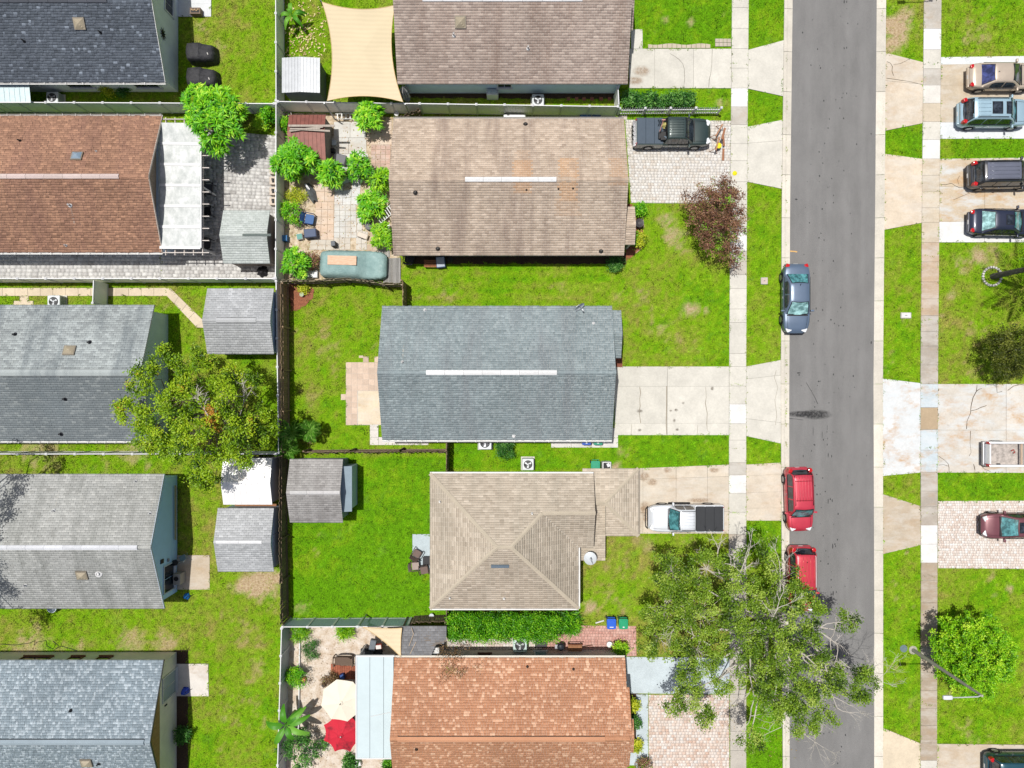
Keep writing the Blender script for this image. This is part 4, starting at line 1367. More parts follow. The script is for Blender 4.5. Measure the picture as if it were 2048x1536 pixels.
M3.window('W', 1.5, 1.8, 0.1, 2.05)
M5 = Gable('house', 'house with terracotta speckled shingle roof behind the hedge', X(789), X(1250), -27.12, Y(1315), paint((218, 212, 200), 0.75, 0, 0.1), S_M5, shk=dict(tab=0.23, lam=True, speck=0.2, thick=.022))
M5.vent_cap(795, 1210, None, 0.34, 0.07); M5.gutter('N', brackets=0, rgb=(246, 240, 228))
M5.pipe(833, 1498, 0.05, 0.15, (70, 56, 48)); M5.pipe(1055, 1333, 0.04, 0.1, (60, 50, 46)); M5.pipe(1147, 1338, 0.04, 0.1, (60, 50, 46))
M5.window('N', X(969, 1.5), 0.9, 0.9, 1.9, (120, 84, 66), 1); M5.window('N', X(1082, 1.2), 0.9, 0.5, 1.9, (214, 220, 220), 1, paint((110, 160, 160), 0.3))

def porch_gable(hs, x0, x1, ys, yn, eave, ridge, mat, sh_mat, shk=None):
    """small cross gable over the front entry, ridge east-west"""
    yr = (ys + yn) / 2
    m = MB()
    for s in (-1, 1):
        ye = ys if s < 0 else yn
        q = [(x0, ye, eave), (x1, ye, eave), (x1, yr + s * 0.002, ridge), (x0, yr + s * 0.002, ridge)]
        m.solid(q if s < 0 else q[::-1], (0, 0, -0.09))
    m.solid([(x1 - 0.12, ys + 0.1, eave - 0.09), (x1 - 0.12, yn - 0.1, eave - 0.09), (x1 - 0.12, yr, ridge - 0.12)], (0.05, 0, 0))
    r = m.build('entry_roof', paint((222, 220, 214), 0.7), hs.root)
    sh = Shingles(**(shk or dict(tab=0.3)))
    L = math.hypot(yn - yr, ridge - eave)
    sh.field((x0, ys, eave), (1, 0, 0), (0, yr - ys, ridge - eave), [(0, 0), (x1 - x0, 0), (x1 - x0, L), (0, L)])
    sh.field((x1, yn, eave), (-1, 0, 0), (0, yr - yn, ridge - eave), [(0, 0), (x1 - x0, 0), (x1 - x0, L), (0, L)])
    sh.build(sh_mat, r)
    for y in (ys + 0.2, yn - 0.2):
        m = MB(); m.box((x1 - 0.2, y, (eave - 0.06) / 2), (0.12, 0.12, eave - 0.06)); m.build('porch_post', M_WHITE, hs.root)
    excl([(x0, ys), (x1, ys), (x1, yn), (x0, yn)])
porch_gable(M3, 5.85, X(1243, 2.5), Y(716, 2.5), Y(620, 2.5), 2.32, 2.9, None, S_M3, dict(tab=0.3, lam=True))
porch_gable(M2, 6.9, X(1270, 2.4), Y(489, 2.4), Y(413, 2.4), 2.3, 2.75, None, S_M2, dict(tab=0.31))
porch_gable(M1, 6.6, X(1266, 2.7), Y(60, 2.7), 27.0, 2.62, 3.35, None, S_M1, dict(tab=0.31, gap=0.013))
porch_gable(M5, 5.6, X(1258, 3.0), -25.0, -18.9 - 0.9, 3.1, 4.18, None, S_M5, dict(tab=0.27, lam=True, speck=0.12))
porch_gable(M5, 7.2, X(1268, 2.4), Y(1508, 2.4), Y(1441, 2.4), 2.2, 2.5, None, S_M5, dict(tab=0.27, lam=True, speck=0.12))
for h_ in (M1, M2, M3, M5):
    h_.done()
# brick entry step of the slate house
m = MB()
for i in range(4):
    for j in range(3):
        m.box((X(1232, 0) + i * 0.125, Y(731, 0) + j * 0.23, 0.06), (0.11, 0.215, 0.12))
st = m.build('entry_step', paint((150, 92, 72), 0.9), M3.root)

# ---- tan hip-roofed house with garage
def hip_house():
    ev, rd = 2.5, 4.3
    x0, xe, xw = X(860), X(1157), X(1187)
    yn, ys = Y(947), Y(1217)
    hr = (yn - ys) / 2; yr = (yn + ys) / 2
    s = (rd - ev) / hr
    yw = Y(1095); hw = (yn - yw) / 2; ywr = (yn + yw) / 2; zw = ev + hw * s
    r = thing('house', 'house with tan hip roof and a lower garage roof on its right', 'house', ((x0 + xe) / 2, yr, 0))
    o = 0.42
    m = MB()
    m.prism([(x0 + o, ys + o), (xe - o, ys + o), (xe - o, yw + o), (xw - 0.3, yw + o), (xw - 0.3, yn - o), (x0 + o, yn - o)], 0, ev + 0.05)
    m.build('wall', paint((226, 220, 208), 0.75), r)
    excl([(x0 + o, ys + o), (xe - o, ys + o), (xe - o, yn - o), (x0 + o, yn - o)])
    pW = (x0 + hr, yr, rd); pE = (xe - hr, yr, rd)
    NW, SW, SE, NE = (x0, yn, ev), (x0, ys, ev), (xe, ys, ev), (xw, yn, ev)
    # where the wing ridge meets the main roof
    J = (xe - (zw - ev) / s, ywr, zw)
    VB = (xe, yw, ev)
    WE = (xw, ywr, zw); WS = (xw, yw, ev)
    planes = [[NE, NW, pW, pE, J, WE], [NW, SW, pW], [SW, SE, pE, pW], [SE, VB, J, pE], [VB, WS, WE, J]]
    m = MB()
    for P in planes:
        m.solid(P, (0, 0, -0.09))
    m.solid([(xw - 0.3, yn - o, ev - 0.05), (xw - 0.3, ywr, zw - 0.1), (xw - 0.3, yw + o, ev - 0.05)], (0.05, 0, 0))
    rf = m.build('roof', paint((222, 214, 200), 0.7), r)
    sh = Shingles(tab=0.31, gap=0.013, thick=.02)
    def lay(P, O, U, V):
        O_, U_, V_ = Vector(O), Vector(U).normalized(), Vector(V).normalized()
        sh.field(O, U, V, [((Vector(p) - O_).dot(U_), (Vector(p) - O_).dot(V_)) for p in P])
    lay(planes[0], NE, (-1, 0, 0), (0, -1, s)); lay(planes[1], NW, (0, -1, 0), (1, 0, s)); lay(planes[2], SW, (1, 0, 0), (0, 1, s))
    lay(planes[3], SE, (0, 1, 0), (-1, 0, s)); lay(planes[4], (xe - 3, yw, ev), (1, 0, 0), (0, 1, s))
    sh.build(S_M4, rf)
    def cap(a, b, mat=None, w=0.12, lift=0.045):
        a, b = Vector(a), Vector(b)
        n = max(2, int((b - a).length / 0.2))
        d = (b - a).normalized(); sd = d.cross(Vector((0, 0, 1))).normalized()
        mm = MB()
        for i in range(n):
            p = a + (b - a) * i / n; q = a + (b - a) * (i + 1) / n + d * 0.02
            mm.add([tuple(p + sd * w + Vector((0, 0, lift - w * 0.28 + 0.012))), tuple(q + sd * w + Vector((0, 0, lift - w * 0.28))), tuple(q + Vector((0, 0, lift + 0.01))), tuple(p + Vector((0, 0, lift + 0.022))),
                    tuple(q - sd * w + Vector((0, 0, lift - w * 0.28))), tuple(p - sd * w + Vector((0, 0, lift - w * 0.28 + 0.012)))], [(0, 1, 2, 3), (3, 2, 4, 5)])
        return mm
    M_CAP = paint((200, 188, 168), 0.9)
    cp = MB()
    for a, b in ((NW, pW), (SW, pW), (SE, pE), (J, pE), (pW, pE), (J, WE)):
        q = cap(a, b); cp.add(q.v, q.f)
    cp.build('hip_cap', M_CAP, rf)
    # fascia / gutters
    m = MB()
    for a, b in ((SW, SE), (SE, VB), (NE, NW)):
        a, b = Vector(a), Vector(b); d = (b - a).normalized(); q = Vector((d.y, -d.x, 0)) 
        m.solid([tuple(a + q * 0.004 + Vector((0, 0, -0.12))), tuple(b + q * 0.004 + Vector((0, 0, -0.12))), tuple(b + q * 0.004), tuple(a + q * 0.004)], tuple(q * 0.10))
    m.build('gutter', paint((240, 238, 234), 0.5), rf)
    # metal vent box and small pipes
    def on(u, v, zf):
        z = 3.2
        for _ in range(25):
            x, y = W(u, v, z); z = zf(x, y)
        return x, y, z
    zS = lambda x, y: ev + (y - ys) * s
    zN = lambda x, y: ev + (yn - y) * s
    zWst = lambda x, y: ev + (x - x0) * s
    x, y, z = on(1000, 1132, zS)
    m = MB(); m.box((x, y, z + 0.06), (1.15, 0.2, 0.1), rx=math.atan(s)); m.build('ridge_vent', paint((130, 146, 160), 0.4, 0.3), rf)
    for u, v, f, rad in [(880, 1003, zWst, .05), (900, 1195, zS, .05), (1008, 1196, zS, .06), (1064, 1027, zN, .05)]:
        x, y, z = on(u, v, f)
        m = MB(); m.lathe((x, y, z), [(rad * 2, -0.02), (rad, 0.06), (rad, 0.25), (rad * .7, 0.25)], 10); m.build('vent_pipe', paint((232, 230, 226), 0.5), rf)
    # ---- garage: lower hip roof
    ge = 1.92; gs = 0.13
    gx1, gyn, gys = X(1277, ge), Y(937, ge), Y(1072, ge)
    gx0 = X(1165, ge)
    gyr = (gyn + gys) / 2; gh = (gyn - gys) / 2; gz = ge + gh * gs
    gxs = X(1211, ge)                 # west end of the south slope
    m = MB()
    m.prism([(gxs + 0.06, gys + 0.3), (gx1 - 0.3, gys + 0.3), (gx1 - 0.3, gyn - 0.3), (gx0 + 0.3, gyn - 0.3), (gx0 + 0.3, gyr + 0.1), (gxs + 0.06, gyr + 0.1)], 0, ge - .05)
    gw = m.build('garage_wall', paint((224, 218, 206), 0.75), r)
    m = MB(); m.box((gx1 - 0.3 + 0.02, (gyn + gys) / 2, 0.98), (0.05, 3.4, 1.9)); gd = m.build('garage_door', paint((230, 228, 224), 0.6), r)
    excl([(gx0, gys), (gx1, gys), (gx1, gyn), (gx0, gyn)])
    A = (gx0, gyn, ge); B = (gx1, gyn, ge); C = (gx1, gys, ge); D = (gxs, gys, ge)
    P2 = (gx1 - gh, gyr, gz); Rw = (gx0, gyr, gz); Dw = (gxs, gyr, gz)
    pl = [[B, A, Rw, P2], [C, B, P2], [D, C, P2, Dw]]
    m = MB()
    for P in pl:
        m.solid(P, (0, 0, -0.09))
    m.solid([(gxs, gys, ge - 0.02), (gxs, gyr, gz - 0.02), (gxs, gyr, ge - 0.35), (gxs, gys, ge - 0.35)], (0.04, 0, 0))
    gr = m.build('garage_roof', paint((222, 214, 200), 0.7), r)
    sh = Shingles(tab=0.31, gap=0.013, thick=.02)
    lay(pl[0], B, (-1, 0, 0), (0, -1, gs)); lay(pl[1], C, (0, 1, 0), (-1, 0, gs)); lay(pl[2], D, (1, 0, 0), (0, 1, gs))
    # porch roof, lower, between garage and main wall
    pe = 1.62
    py0 = Y(1121, pe); px0 = X(1158, pe); px1 = gxs + 0.02
    q = [(px0, py0, pe), (px1, py0, pe), (px1, gyr, pe + 0.12), (px0, gyr, pe + 0.12)]
    m = MB(); m.solid(q, (0, 0, -0.09)); 
    pr = m.build('porch_roof', paint((222, 214, 200), 0.7), r)
    sh2 = Shingles(tab=0.31, gap=0.013, thick=.02)
    sh, keep = sh2, sh
    lay(q, q[0], (1, 0, 0), (0, gyr - py0, 0.12))
    keep.build(S_M4, gr); sh2.build(S_M4, pr)
    cp = MB()
    for a, b in ((B, P2), (C, P2), (Rw, P2)):
        c_ = cap(a, b, w=0.13, lift=0.025); cp.add(c_.v, c_.f)
    cp.build('hip_cap', M_CAP, gr)
    for x, y in ((px1 - 0.2, py0 + 0.2), (px0 + 0.3, py0 + 0.2)):
        m = MB(); m.box((x, y, (pe - 0.05) / 2), (0.13, 0.13, pe - 0.05)); m.build('porch_post', M_WHITE, r)
    m = MB(); m.box((gx1 + 0.05, (gyn + gys) / 2, ge - 0.07), (0.09, gyn - gys, 0.12)); m.build('gutter', paint((150, 140, 126), 0.5), gr)
    return r
hip_house()

# ---- sheds
def shed(label, u0, u1, vn, vs, eave, ridge, sh_mat, wall, vent=None, over=0.15, rake=0.15, shk=None, doors='E', rake_rgb=None):
    s = Gable('shed', label, X(u0, eave), X(u1, eave), Y(vs, eave), Y(vn, eave), wall, sh_mat, eave, ridge, over, rake, shk or dict(tab=0.3), 'shed', deck=0.06)
    if vent:
        s.vent_cap(*vent)
    if rake_rgb:
        s.rake_trim(rake_rgb)
    s.done()
    return s
W_SHED = siding_mat((196, 200, 202), 0.2, 1)
W_SHEDB = siding_mat((190, 208, 224), 0.2, 1)
s = shed('grey green shingled shed on the paver patio by the white fence', 447, 540, 421, 527, 2.1, 2.75, S_SHEDG, paint((150, 140, 132), 0.8), (485, 542, (120, 130, 126), 0.16, 0.03))
s = shed('pale blue grey shed at the end of the diagonal concrete path', 415, 548, 577, 708, 2.2, 3.0, S_SHED, W_SHEDB, (432, 512, None, 0.3, 0.03))
s = shed('grey gable shed with white ridge strip beside a dirt patch', 436, 548, 1016, 1143, 2.1, 2.8, S_SHED, W_SHEDB, (432, 524, (238, 238, 240), 0.2, 0.05))
m = MB(); m.box((s.wx1 + 0.02, Y(1085, 1.0), 1.0), (0.05, 1.4, 1.8)); m.build('door', paint((205, 214, 222), 0.7), s.root)
s = shed('weathered grey shed in the bright green yard with open side', 580, 686, 918, 1045, 2.2, 3.0, S_SHEDD, paint((166, 178, 186), 0.75, 0, 0.2), (580, 680, (222, 220, 220), 0.24, 0.05))
m = MB(); m.box((s.wx1 + 0.32, (s.wy0 + s.wy1) / 2 + 0.15, 1.0), (0.62, (s.wy1 - s.wy0) * 0.72, 2.0)); m.build('storage_locker', W_SHEDB, s.root)
m = MB()
q = [(s.wx1 + 0.7, s.wy1 - 0.35, 2.0), (s.wx1 + 0.7, s.wy0 + 0.55, 2.0), (s.wx1 - 0.02, s.wy0 + 0.55, 2.2), (s.wx1 - 0.02, s.wy1 - 0.35, 2.2)]
m.solid(q, (0, 0, -0.05)); m.build('locker_roof', paint((150, 168, 180), 0.5, 0.2), s.root)

def corrugated(rgb, k=.65):
    return paint(rgb, 0.4, 0.25, 0.15, 3.0, k=k)
def metal_shed(label, x0, x1, ys, yn, ze0, zr, mat, wallm, along='x', ribs=10, ridge_frac=0.5, parts=True, jitter=0.0):
    """small shed with ribbed sheets; ridge runs north-south ('y') or east-west ('x'); every sheet its own part"""
    r = thing('shed', label, 'shed', ((x0 + x1) / 2, (ys + yn) / 2, 0))
    o = 0.1
    m = MB(); m.prism([(x0 + o, ys + o), (x1 - o, ys + o), (x1 - o, yn - o), (x0 + o, yn - o)], 0, ze0 + 0.02)
    m.build('wall', wallm, r)
    excl([(x0, ys), (x1, ys), (x1, yn), (x0, yn)])
    rf = None
    for side in (0, 1):
        for k in range(ribs):
            j = random.uniform(-jitter, jitter)
            mm = MB()
            if along == 'y':
                xm = x0 + (x1 - x0) * ridge_frac
                xa, xb = (x0, xm) if side == 0 else (xm, x1)
                za, zb = (ze0, zr) if side == 0 else (zr, ze0)
                ca, cb = xa + (xb - xa) * k / ribs, xa + (xb - xa) * (k + 1) / ribs
                z1, z2 = za + (zb - za) * k / ribs, za + (zb - za) * (k + 1) / ribs
                mm.solid([(ca, ys, z1 + .02), (cb - .012, ys, z2 + .02), (cb - .012, yn, z2 + .02), (ca, yn, z1 + .02)], (0, 0, -0.025))
                mm.box((cb - 0.008, (ys + yn) / 2, z2 + 0.035), (0.025, yn - ys, 0.04))
            else:
                ym = ys + (yn - ys) * ridge_frac
                ya, yb = (ys, ym) if side == 0 else (ym, yn)
                za, zb = (ze0, zr) if side == 0 else (zr, ze0)
                ca, cb = x0 + (x1 - x0) * k / ribs, x0 + (x1 - x0) * (k + 1) / ribs
                mm.solid([(ca, ya - j, za + .02), (cb - .014, ya - j, za + .02), (cb - .014, yb, zb + .02), (ca, yb, zb + .02)], (0, 0, -0.025))
                mm.solid([(cb - .03, ya - j, za + .05), (cb - .002, ya - j, za + .05), (cb - .002, yb, zb + .05), (cb - .03, yb, zb + .05)], (0, 0, -0.04))
            if rf is None:
                rf = mm.build('roof_sheet', mat, r)
            else:
                mm.build('roof_sheet', mat, r)
    return r
metal_shed('pale grey ribbed metal shed left of the large shade sail', X(564, 2.0), X(640, 2.0), Y(186, 2.0), Y(116, 2.0), 2.0, 2.16, corrugated((206, 210, 214)), paint((120, 126, 132), 0.6), 'y', 6)
sw = metal_shed('white corrugated roof shed under the edge of the large tree', X(447, 2.1), X(545, 2.1), Y(1009, 2.1), Y(916, 2.1), 2.1, 2.55, corrugated((252, 250, 248), 0.92), paint((226, 226, 230), 0.6), 'x', 8)
sb = metal_shed('reddish brown metal shed with grey planks on its roof', X(578, 2.0), X(652, 2.0), Y(322, 2.0), Y(230, 2.0), 2.0, 2.35, paint((150, 92, 80), 0.55, 0.1, 0.3, 3), paint((150, 142, 132), 0.8), 'x', 9, 0.62, jitter=0.03)

# ================================================================ FENCES
M_VINYL = paint((244, 244, 246), 0.45, 0, 0.05, k=.66)
M_VINYLP = paint((248, 246, 242), 0.5, 0, 0.10, 1.2, k=.97)
def vinyl_fence(label, a, b, h=1.8, bay=1.85, ends=(True, True), panel_mat=None, top_mat=None):
    """white vinyl privacy fence between two points whose tops show at photo pixels a and b"""
    p, q = Vector(W(*a, h)), Vector(W(*b, h))
    L = (q - p).length
    n = max(1, round(L / bay))
    d = (q - p).normalized(); rz = math.atan2(d.y, d.x)
    r = thing('fence', label, 'fence', ((p.x + q.x) / 2, (p.y + q.y) / 2, 0), group=None)
    bl = L / n
    me_post = me_cap = me_pan = me_rail = None
    for i in range(n + 1):
        if (i == 0 and not ends[0]) or (i == n and not ends[1]):
            continue
        c = p + d * bl * i
        x, y = c.x - r.location.x, c.y - r.location.y
        if me_post is None:
            m = MB(); m.box((0, 0, h / 2), (0.12, 0.12, h)); po = m.build('post', M_VINYL, r, local=True); me_post = po.data
            m = MB(); m.box((0, 0, h + 0.012), (0.16, 0.16, 0.024)); m.add([(-.08, -.08, h + .024), (.08, -.08, h + .024), (.08, .08, h + .024), (-.08, .08, h + .024), (0, 0, h + .085)], [(0, 1, 4), (1, 2, 4), (2, 3, 4), (3, 0, 4)])
            cp = m.build('post_cap', M_VINYL, po, local=True); me_cap = cp.data
        else:
            po = link('post', me_post, r); link('post_cap', me_cap, po)
        po.location = (x, y, 0); po.rotation_euler = (0, 0, rz)
    for i in range(n):
        c = p + d * bl * (i + 0.5)
        x, y = c.x - r.location.x, c.y - r.location.y
        if me_pan is None:
            m = MB()
            nb = 8
            w = (bl - 0.12) / nb
            for k in range(nb):
                m.box((-(bl - .12) / 2 + w * (k + .5), 0, h / 2 - 0.02), (w - 0.006, 0.035, h - 0.1))
            pa = m.build('panel', panel_mat or M_VINYLP, r, local=True); me_pan = pa.data
            m = MB(); m.box((0, 0, h - 0.06), (bl - 0.12, 0.055, 0.11)); ra = m.build('rail', top_mat or M_VINYL, r, local=True); me_rail = ra.data
            m = MB(); m.box((0, 0, 0.1), (bl - .12, 0.05, 0.12)); rb = m.build('rail', M_VINYL, r, local=True); me_rb = rb.data
        else:
            pa = link('panel', me_pan, r); ra = link('rail', me_rail, r); rb = link('rail', me_rb, r)
        for o in (pa, ra, rb):
            o.location = (x, y, random.uniform(-.008, .008)); o.rotation_euler = (0, 0, rz + random.uniform(-.004, .004))
    return r
vinyl_fence('white vinyl fence along the lane between the charcoal and brown roofed houses', (-80, 204), (548, 207))
vinyl_fence('white vinyl fence running down the back of the sail yard to the brown shed', (551, -90), (552, 201))
vinyl_fence('white vinyl fence between the paver patio and the cluttered tiled yard', (552, 207), (551, 556))
vinyl_fence('white vinyl fence behind the brown shed and along the mauve house', (556, 203), (1236, 213))
vinyl_fence('short white vinyl gate panel at the mauve house corner', (1236, 174), (1238, 211), ends=(True, False))
vinyl_fence('white vinyl fence below the paver strip of the brown roofed house', (-80, 557), (548, 557))
vinyl_fence('white vinyl gate across the concrete walk', (187, 559), (185, 606), ends=(False, True))
vinyl_fence('white vinyl fence back to back with the tall wooden fence', (552, 562), (557, 906))
vinyl_fence('white vinyl fence running left from the large tree below the gutter', (-80, 908), (552, 908))
M_VBLUE = paint((184, 206, 214), 0.5, 0, 0.08)
vinyl_fence('pale blue vinyl fence across the top of the sandy yard', (565, 1254), (815, 1253), panel_mat=M_VBLUE)
vinyl_fence('white vinyl fence down the left side of the sandy yard', (563, 1257), (552, 1640), panel_mat=paint((206, 216, 220), 0.5, 0, 0.08))

M_FENCEW = wood((186, 160, 130), (124, 102, 80), axis=(9, 9, 1))
M_FENCED = wood((150, 130, 108), (92, 76, 64), axis=(9, 9, 1))
def wood_fence(label, pts, h=1.8, mat=None, side=1, jitter=0.02, bw=0.14):
    """board fence; pts are photo pixels of its top edge; boards, rails and posts are parts"""
    mat = mat or M_FENCEW
    P = [Vector(W(*a, h)) for a in pts]
    c = sum(P, Vector((0, 0))) / len(P)
    r = thing('fence', label, 'fence', (c.x, c.y, 0))
    m = MB(); m.box((0, 0, h / 2), (bw - 0.008, 0.022, h))
    me = None
    for a, b in zip(P[:-1], P[1:]):
        d = (b - a); L = d.length; d.normalize(); rz = math.atan2(d.y, d.x)
        nrm = Vector((-d.y, d.x)) * side
        n = max(1, int(L / bw))
        for k in range(n):
            q = a + d * (L * (k + 0.5) / n)
            if me is None:
                o = m.build('board', mat, r, local=True); me = o.data
            else:
                o = link('board', me, r)
            o.location = (q.x - c.x, q.y - c.y, random.uniform(-0.03, 0.03))
            o.rotation_euler = (random.uniform(-jitter, jitter), 0, rz + random.uniform(-.02, .02))
        for z in (0.35, h - 0.35):
            mm = MB(); q = (a + b) / 2 - nrm * 0.045
            mm.box((q.x, q.y, z), (L, 0.045, 0.09), rz=rz); mm.build('rail', mat, r)
        np_ = max(1, round(L / 2.4))
        for k in range(np_ + 1):
            q = a + d * (L * k / np_) - nrm * 0.11
            mm = MB(); mm.box((q.x, q.y, h * 0.49), (0.09, 0.09, h * 0.98), rz=rz); mm.build('post', mat, r)
    return r
wood_fence('weathered wooden fence along the left side of the slate house yard', [(561, 566), (562, 740), (563, 905)], mat=M_FENCEW, side=-1)
wood_fence('dark wooden fence along the left side of the bright green yard', [(559, 912), (558, 1080), (561, 1250)], mat=M_FENCED, side=-1)
wood_fence('bowed grey wooden fence below the covered car', [(562, 560), (640, 559), (688, 556), (730, 560), (768, 566), (803, 566)], mat=wood((176, 162, 140), (128, 116, 98), axis=(9, 9, 1)), side=1, jitter=0.03)
wood_fence('short wooden fence from the covered car corner down to the slate roof', [(805, 560), (806, 616)], side=1)
wood_fence('wooden fence between the slate house yard and the grey shed', [(606, 906), (700, 905), (800, 904), (892, 904)], mat=M_FENCED, side=-1, jitter=0.04)
wood_fence('short dark wooden fence between slate house and tan hip house', [(893, 884), (893, 950)], mat=M_FENCED, side=1)
wood_fence('short dark wooden fence at the corner of the tan hip house and hedge', [(822, 1246), (858, 1244), (890, 1244)], 1.5, M_FENCED, 1, 0.05)
wood_fence('little dark wooden fence standing from hedge end to tan hip house', [(893, 1216), (893, 1246)], 1.6, M_FENCED, 1)
wood_fence('tilted dark wooden gate leaning by the white pot near the taupe roof', [(797, 236), (812, 228), (838, 218)], 1.3, M_FENCED, 1, 0.05)

def picket_fence(label, a, b, h=1.15, bays=4):
    p, q = Vector(W(*a, h)), Vector(W(*b, h))
    d = q - p; L = d.length; d.normalize(); rz = math.atan2(d.y, d.x)
    r = thing('fence', label, 'fence', (p.x, p.y, 0), rz)
    me = None
    for i in range(bays + 1):
        m = MB(); m.box((L * i / bays, 0, h * 0.52), (0.12, 0.12, h * 1.04)); m.box((L * i / bays, 0, h * 1.04 + .03), (0.16, 0.16, 0.06), top=0.3)
        m.build('post', M_VINYL, r, local=True)
    n = int(L / 0.16)
    for k in range(n):
        x = L * (k + .5) / n
        if min(abs(x - L * i / bays) for i in range(bays + 1)) < 0.09:
            continue
        if me is None:
            m = MB(); m.box((0, 0.03, h * 0.5), (0.07, 0.022, h * 0.96)); m.add([(-.035, .019, h * .98), (.035, .019, h * .98), (.035, .041, h * .98), (-.035, .041, h * .98), (0, .03, h * 1.03)], [(0, 1, 4), (1, 2, 4), (2, 3, 4), (3, 0, 4)])
            o = m.build('picket', M_VINYL, r, local=True); me = o.data
        else:
            o = link('picket', me, r)
        o.location = (x, 0, 0)
    for z in (0.25, 0.85):
        m = MB(); m.box((L / 2, -0.01, z), (L, 0.045, 0.09)); m.build('rail', M_VINYL, r, local=True)
    return r
picket_fence('white picket fence beside the dark green pickup', (1240, 217), (1443, 215.5))

# ================================================================ STRUCTURES IN YARDS
# white patio cover with projecting rafters beside the brown-roofed house
def patio_cover():
    z = 2.5
    x0, x1 = X(322, z), X(402, z)
    yn, ys = Y(247, z), Y(496, z)
    r = thing('patio_cover', 'white panelled patio cover with projecting rafters beside the brown roof', 'patio cover', ((x0 + x1) / 2, (yn + ys) / 2, 0))
    M_PC = paint((232, 222, 214), 0.6, k=.65)
    n = 12
    for i in range(n):
        y = yn + 0.3 - (yn - ys + 0.6) * i / (n - 1)
        m = MB(); m.box(((x0 + x1) / 2 + 0.2, y, z - 0.10), (x1 - x0 + 0.65, 0.05, 0.15)); m.build('rafter', M_PC, r)
    for i in range(5):
        x = x0 + 0.25 + (x1 - x0 - 0.2) * i / 4
        m = MB(); m.box((x, (yn + ys) / 2, z - 0.2), (0.05, yn - ys + 0.9, 0.14)); m.build('beam', M_PC, r)
    m = MB(); m.box((x1 + 0.03, (yn + ys) / 2, z + 0.02), (0.06, yn - ys, 0.12)); m.build('fascia', M_WHITE, r)
    g = NG('patio_cover_sheet')
    nn = g.noise(1.1, 7, 0.78, g.pos((1.6, 1.0, 1)))
    c = g.ramp(nn, [(0.36, lin(184, 190, 188, .64)), (0.52, lin(216, 220, 218, .64)), (0.66, lin(250, 250, 250, .62))])
    g.fin(c, 0.5)
    k = 6
    for i in range(k):
        a = yn - (yn - ys) * i / k; b = yn - (yn - ys) * (i + 1) / k
        m = MB()
        rows = []
        for t in np.linspace(0, 1, 5):
            rows.append([(x0 + (x1 - x0) * s, a + (b - a) * t, z + 0.07 + 0.10 * (1 - s) - 0.05 * math.sin(math.pi * t)) for s in np.linspace(0, 1, 5)])
        m.grid(rows[::-1])
        m.build('cover_panel', g.m, r)
        m = MB(); m.solid([(x0, b + 0.09, z + 0.20), (x1, b + 0.09, z + 0.10), (x1, b - 0.09, z + 0.10), (x0, b - 0.09, z + 0.20)], (0, 0, -0.05)); m.build('seam', M_WHITE, r)
    for y in (yn, (yn + ys) / 2, ys):
        m = MB(); m.box((x1 - 0.05, y, (z - .28) / 2), (0.11, 0.11, z - .28)); m.build('post', M_WHITE, r)
patio_cover()

g = NG('sail_cloth')
w1 = g.n('ShaderNodeTexWave'); w1.bands_direction = 'Y'; w1.inputs['Scale'].default_value = 1.1; w1.inputs['Distortion'].default_value = 1.5
g.t.links.new(g.pos(), w1.inputs[0])
nn = g.noise(0.5, 4)
c = g.mix(1.0, lin(242, 224, 188, .61), g.gray(nn, 0.3, 0.95, 0.7, 1.04), 'MULTIPLY')
c = g.mix(1.0, c, g.gray(w1.outputs[1], 0, 0.96, 1, 1.02), 'MULTIPLY')
g.fin(c, 0.85)
M_SAIL = g.m
def sail(label, corners, sag, masts):
    """tensioned cloth with edges curving inwards; corners (u, v, height)"""
    C = [Vector(W3(u, v, h)) for u, v, h in corners]
    cen = sum(C, Vector()) / len(C)
    r = thing('shade_sail', label, 'shade sail', (cen.x, cen.y, 0))
    n = len(C); K = 14
    rim = []
    for i in range(n):
        a, b = C[i], C[(i + 1) % n]
        for k in range(K):
            t = k / K
            p = a.lerp(b, t)
            pull = 4 * t * (1 - t)
            d = (cen - p); d.z = 0
            e = (b - a).normalized(); d -= e * d.dot(e)
            d.normalize()
            rim.append(p + d * (b - a).length * sag * pull + Vector((0, 0, -0.03 * pull)))
    m = MB(); R = 8
    vs = [tuple(cen)]; fs = []
    N = len(rim)
    for j in range(1, R + 1):
        for p in rim:
            q = cen.lerp(p, j / R)
            vs.append((q.x, q.y, q.z - 0.05 * math.sin(math.pi * j / R)))
    for i in range(N):
        fs.append((0, 1 + i, 1 + (i + 1) % N))
    for j in range(R - 1):
        for i in range(N):
            a, b = 1 + j * N + i, 1 + j * N + (i + 1) % N
            fs.append((a, a + N, b + N, b))
    m.add(vs, fs)
    m.build('cloth', M_SAIL, r, smooth=True)
    hem = MB(); hem.tube([tuple(p) for p in rim] + [tuple(rim[0])], 0.022, 5)
    hem.build('hem', paint((232, 200, 146), 0.8), r)
    for k in masts:
        c = C[k]; o = (c - cen); o.z = 0; o.normalize()
        m = MB(); m.tube([(c.x + o.x * .25, c.y + o.y * .25, 0), (c.x + o.x * .25, c.y + o.y * .25, c.z + .15)], 0.05, 8); m.build('mast', M_GALV, r)
        m = MB(); m.tube([tuple(c), (c.x + o.x * .25, c.y + o.y * .25, c.z + .08)], 0.012, 5); m.build('shackle', M_GALV, r)
    return r
sail('large rectangular beige shade sail stretched beside the mauve roof', [(644, 4, 2.9), (790, 10, 2.6), (806, 204, 2.5), (654, 202, 2.7)], 0.075, [0, 2, 3])
sail('small triangular beige shade sail over the black table', [(726, 1254, 2.3), (804, 1256, 2.4), (802, 1314, 2.45)], 0.03, [0])

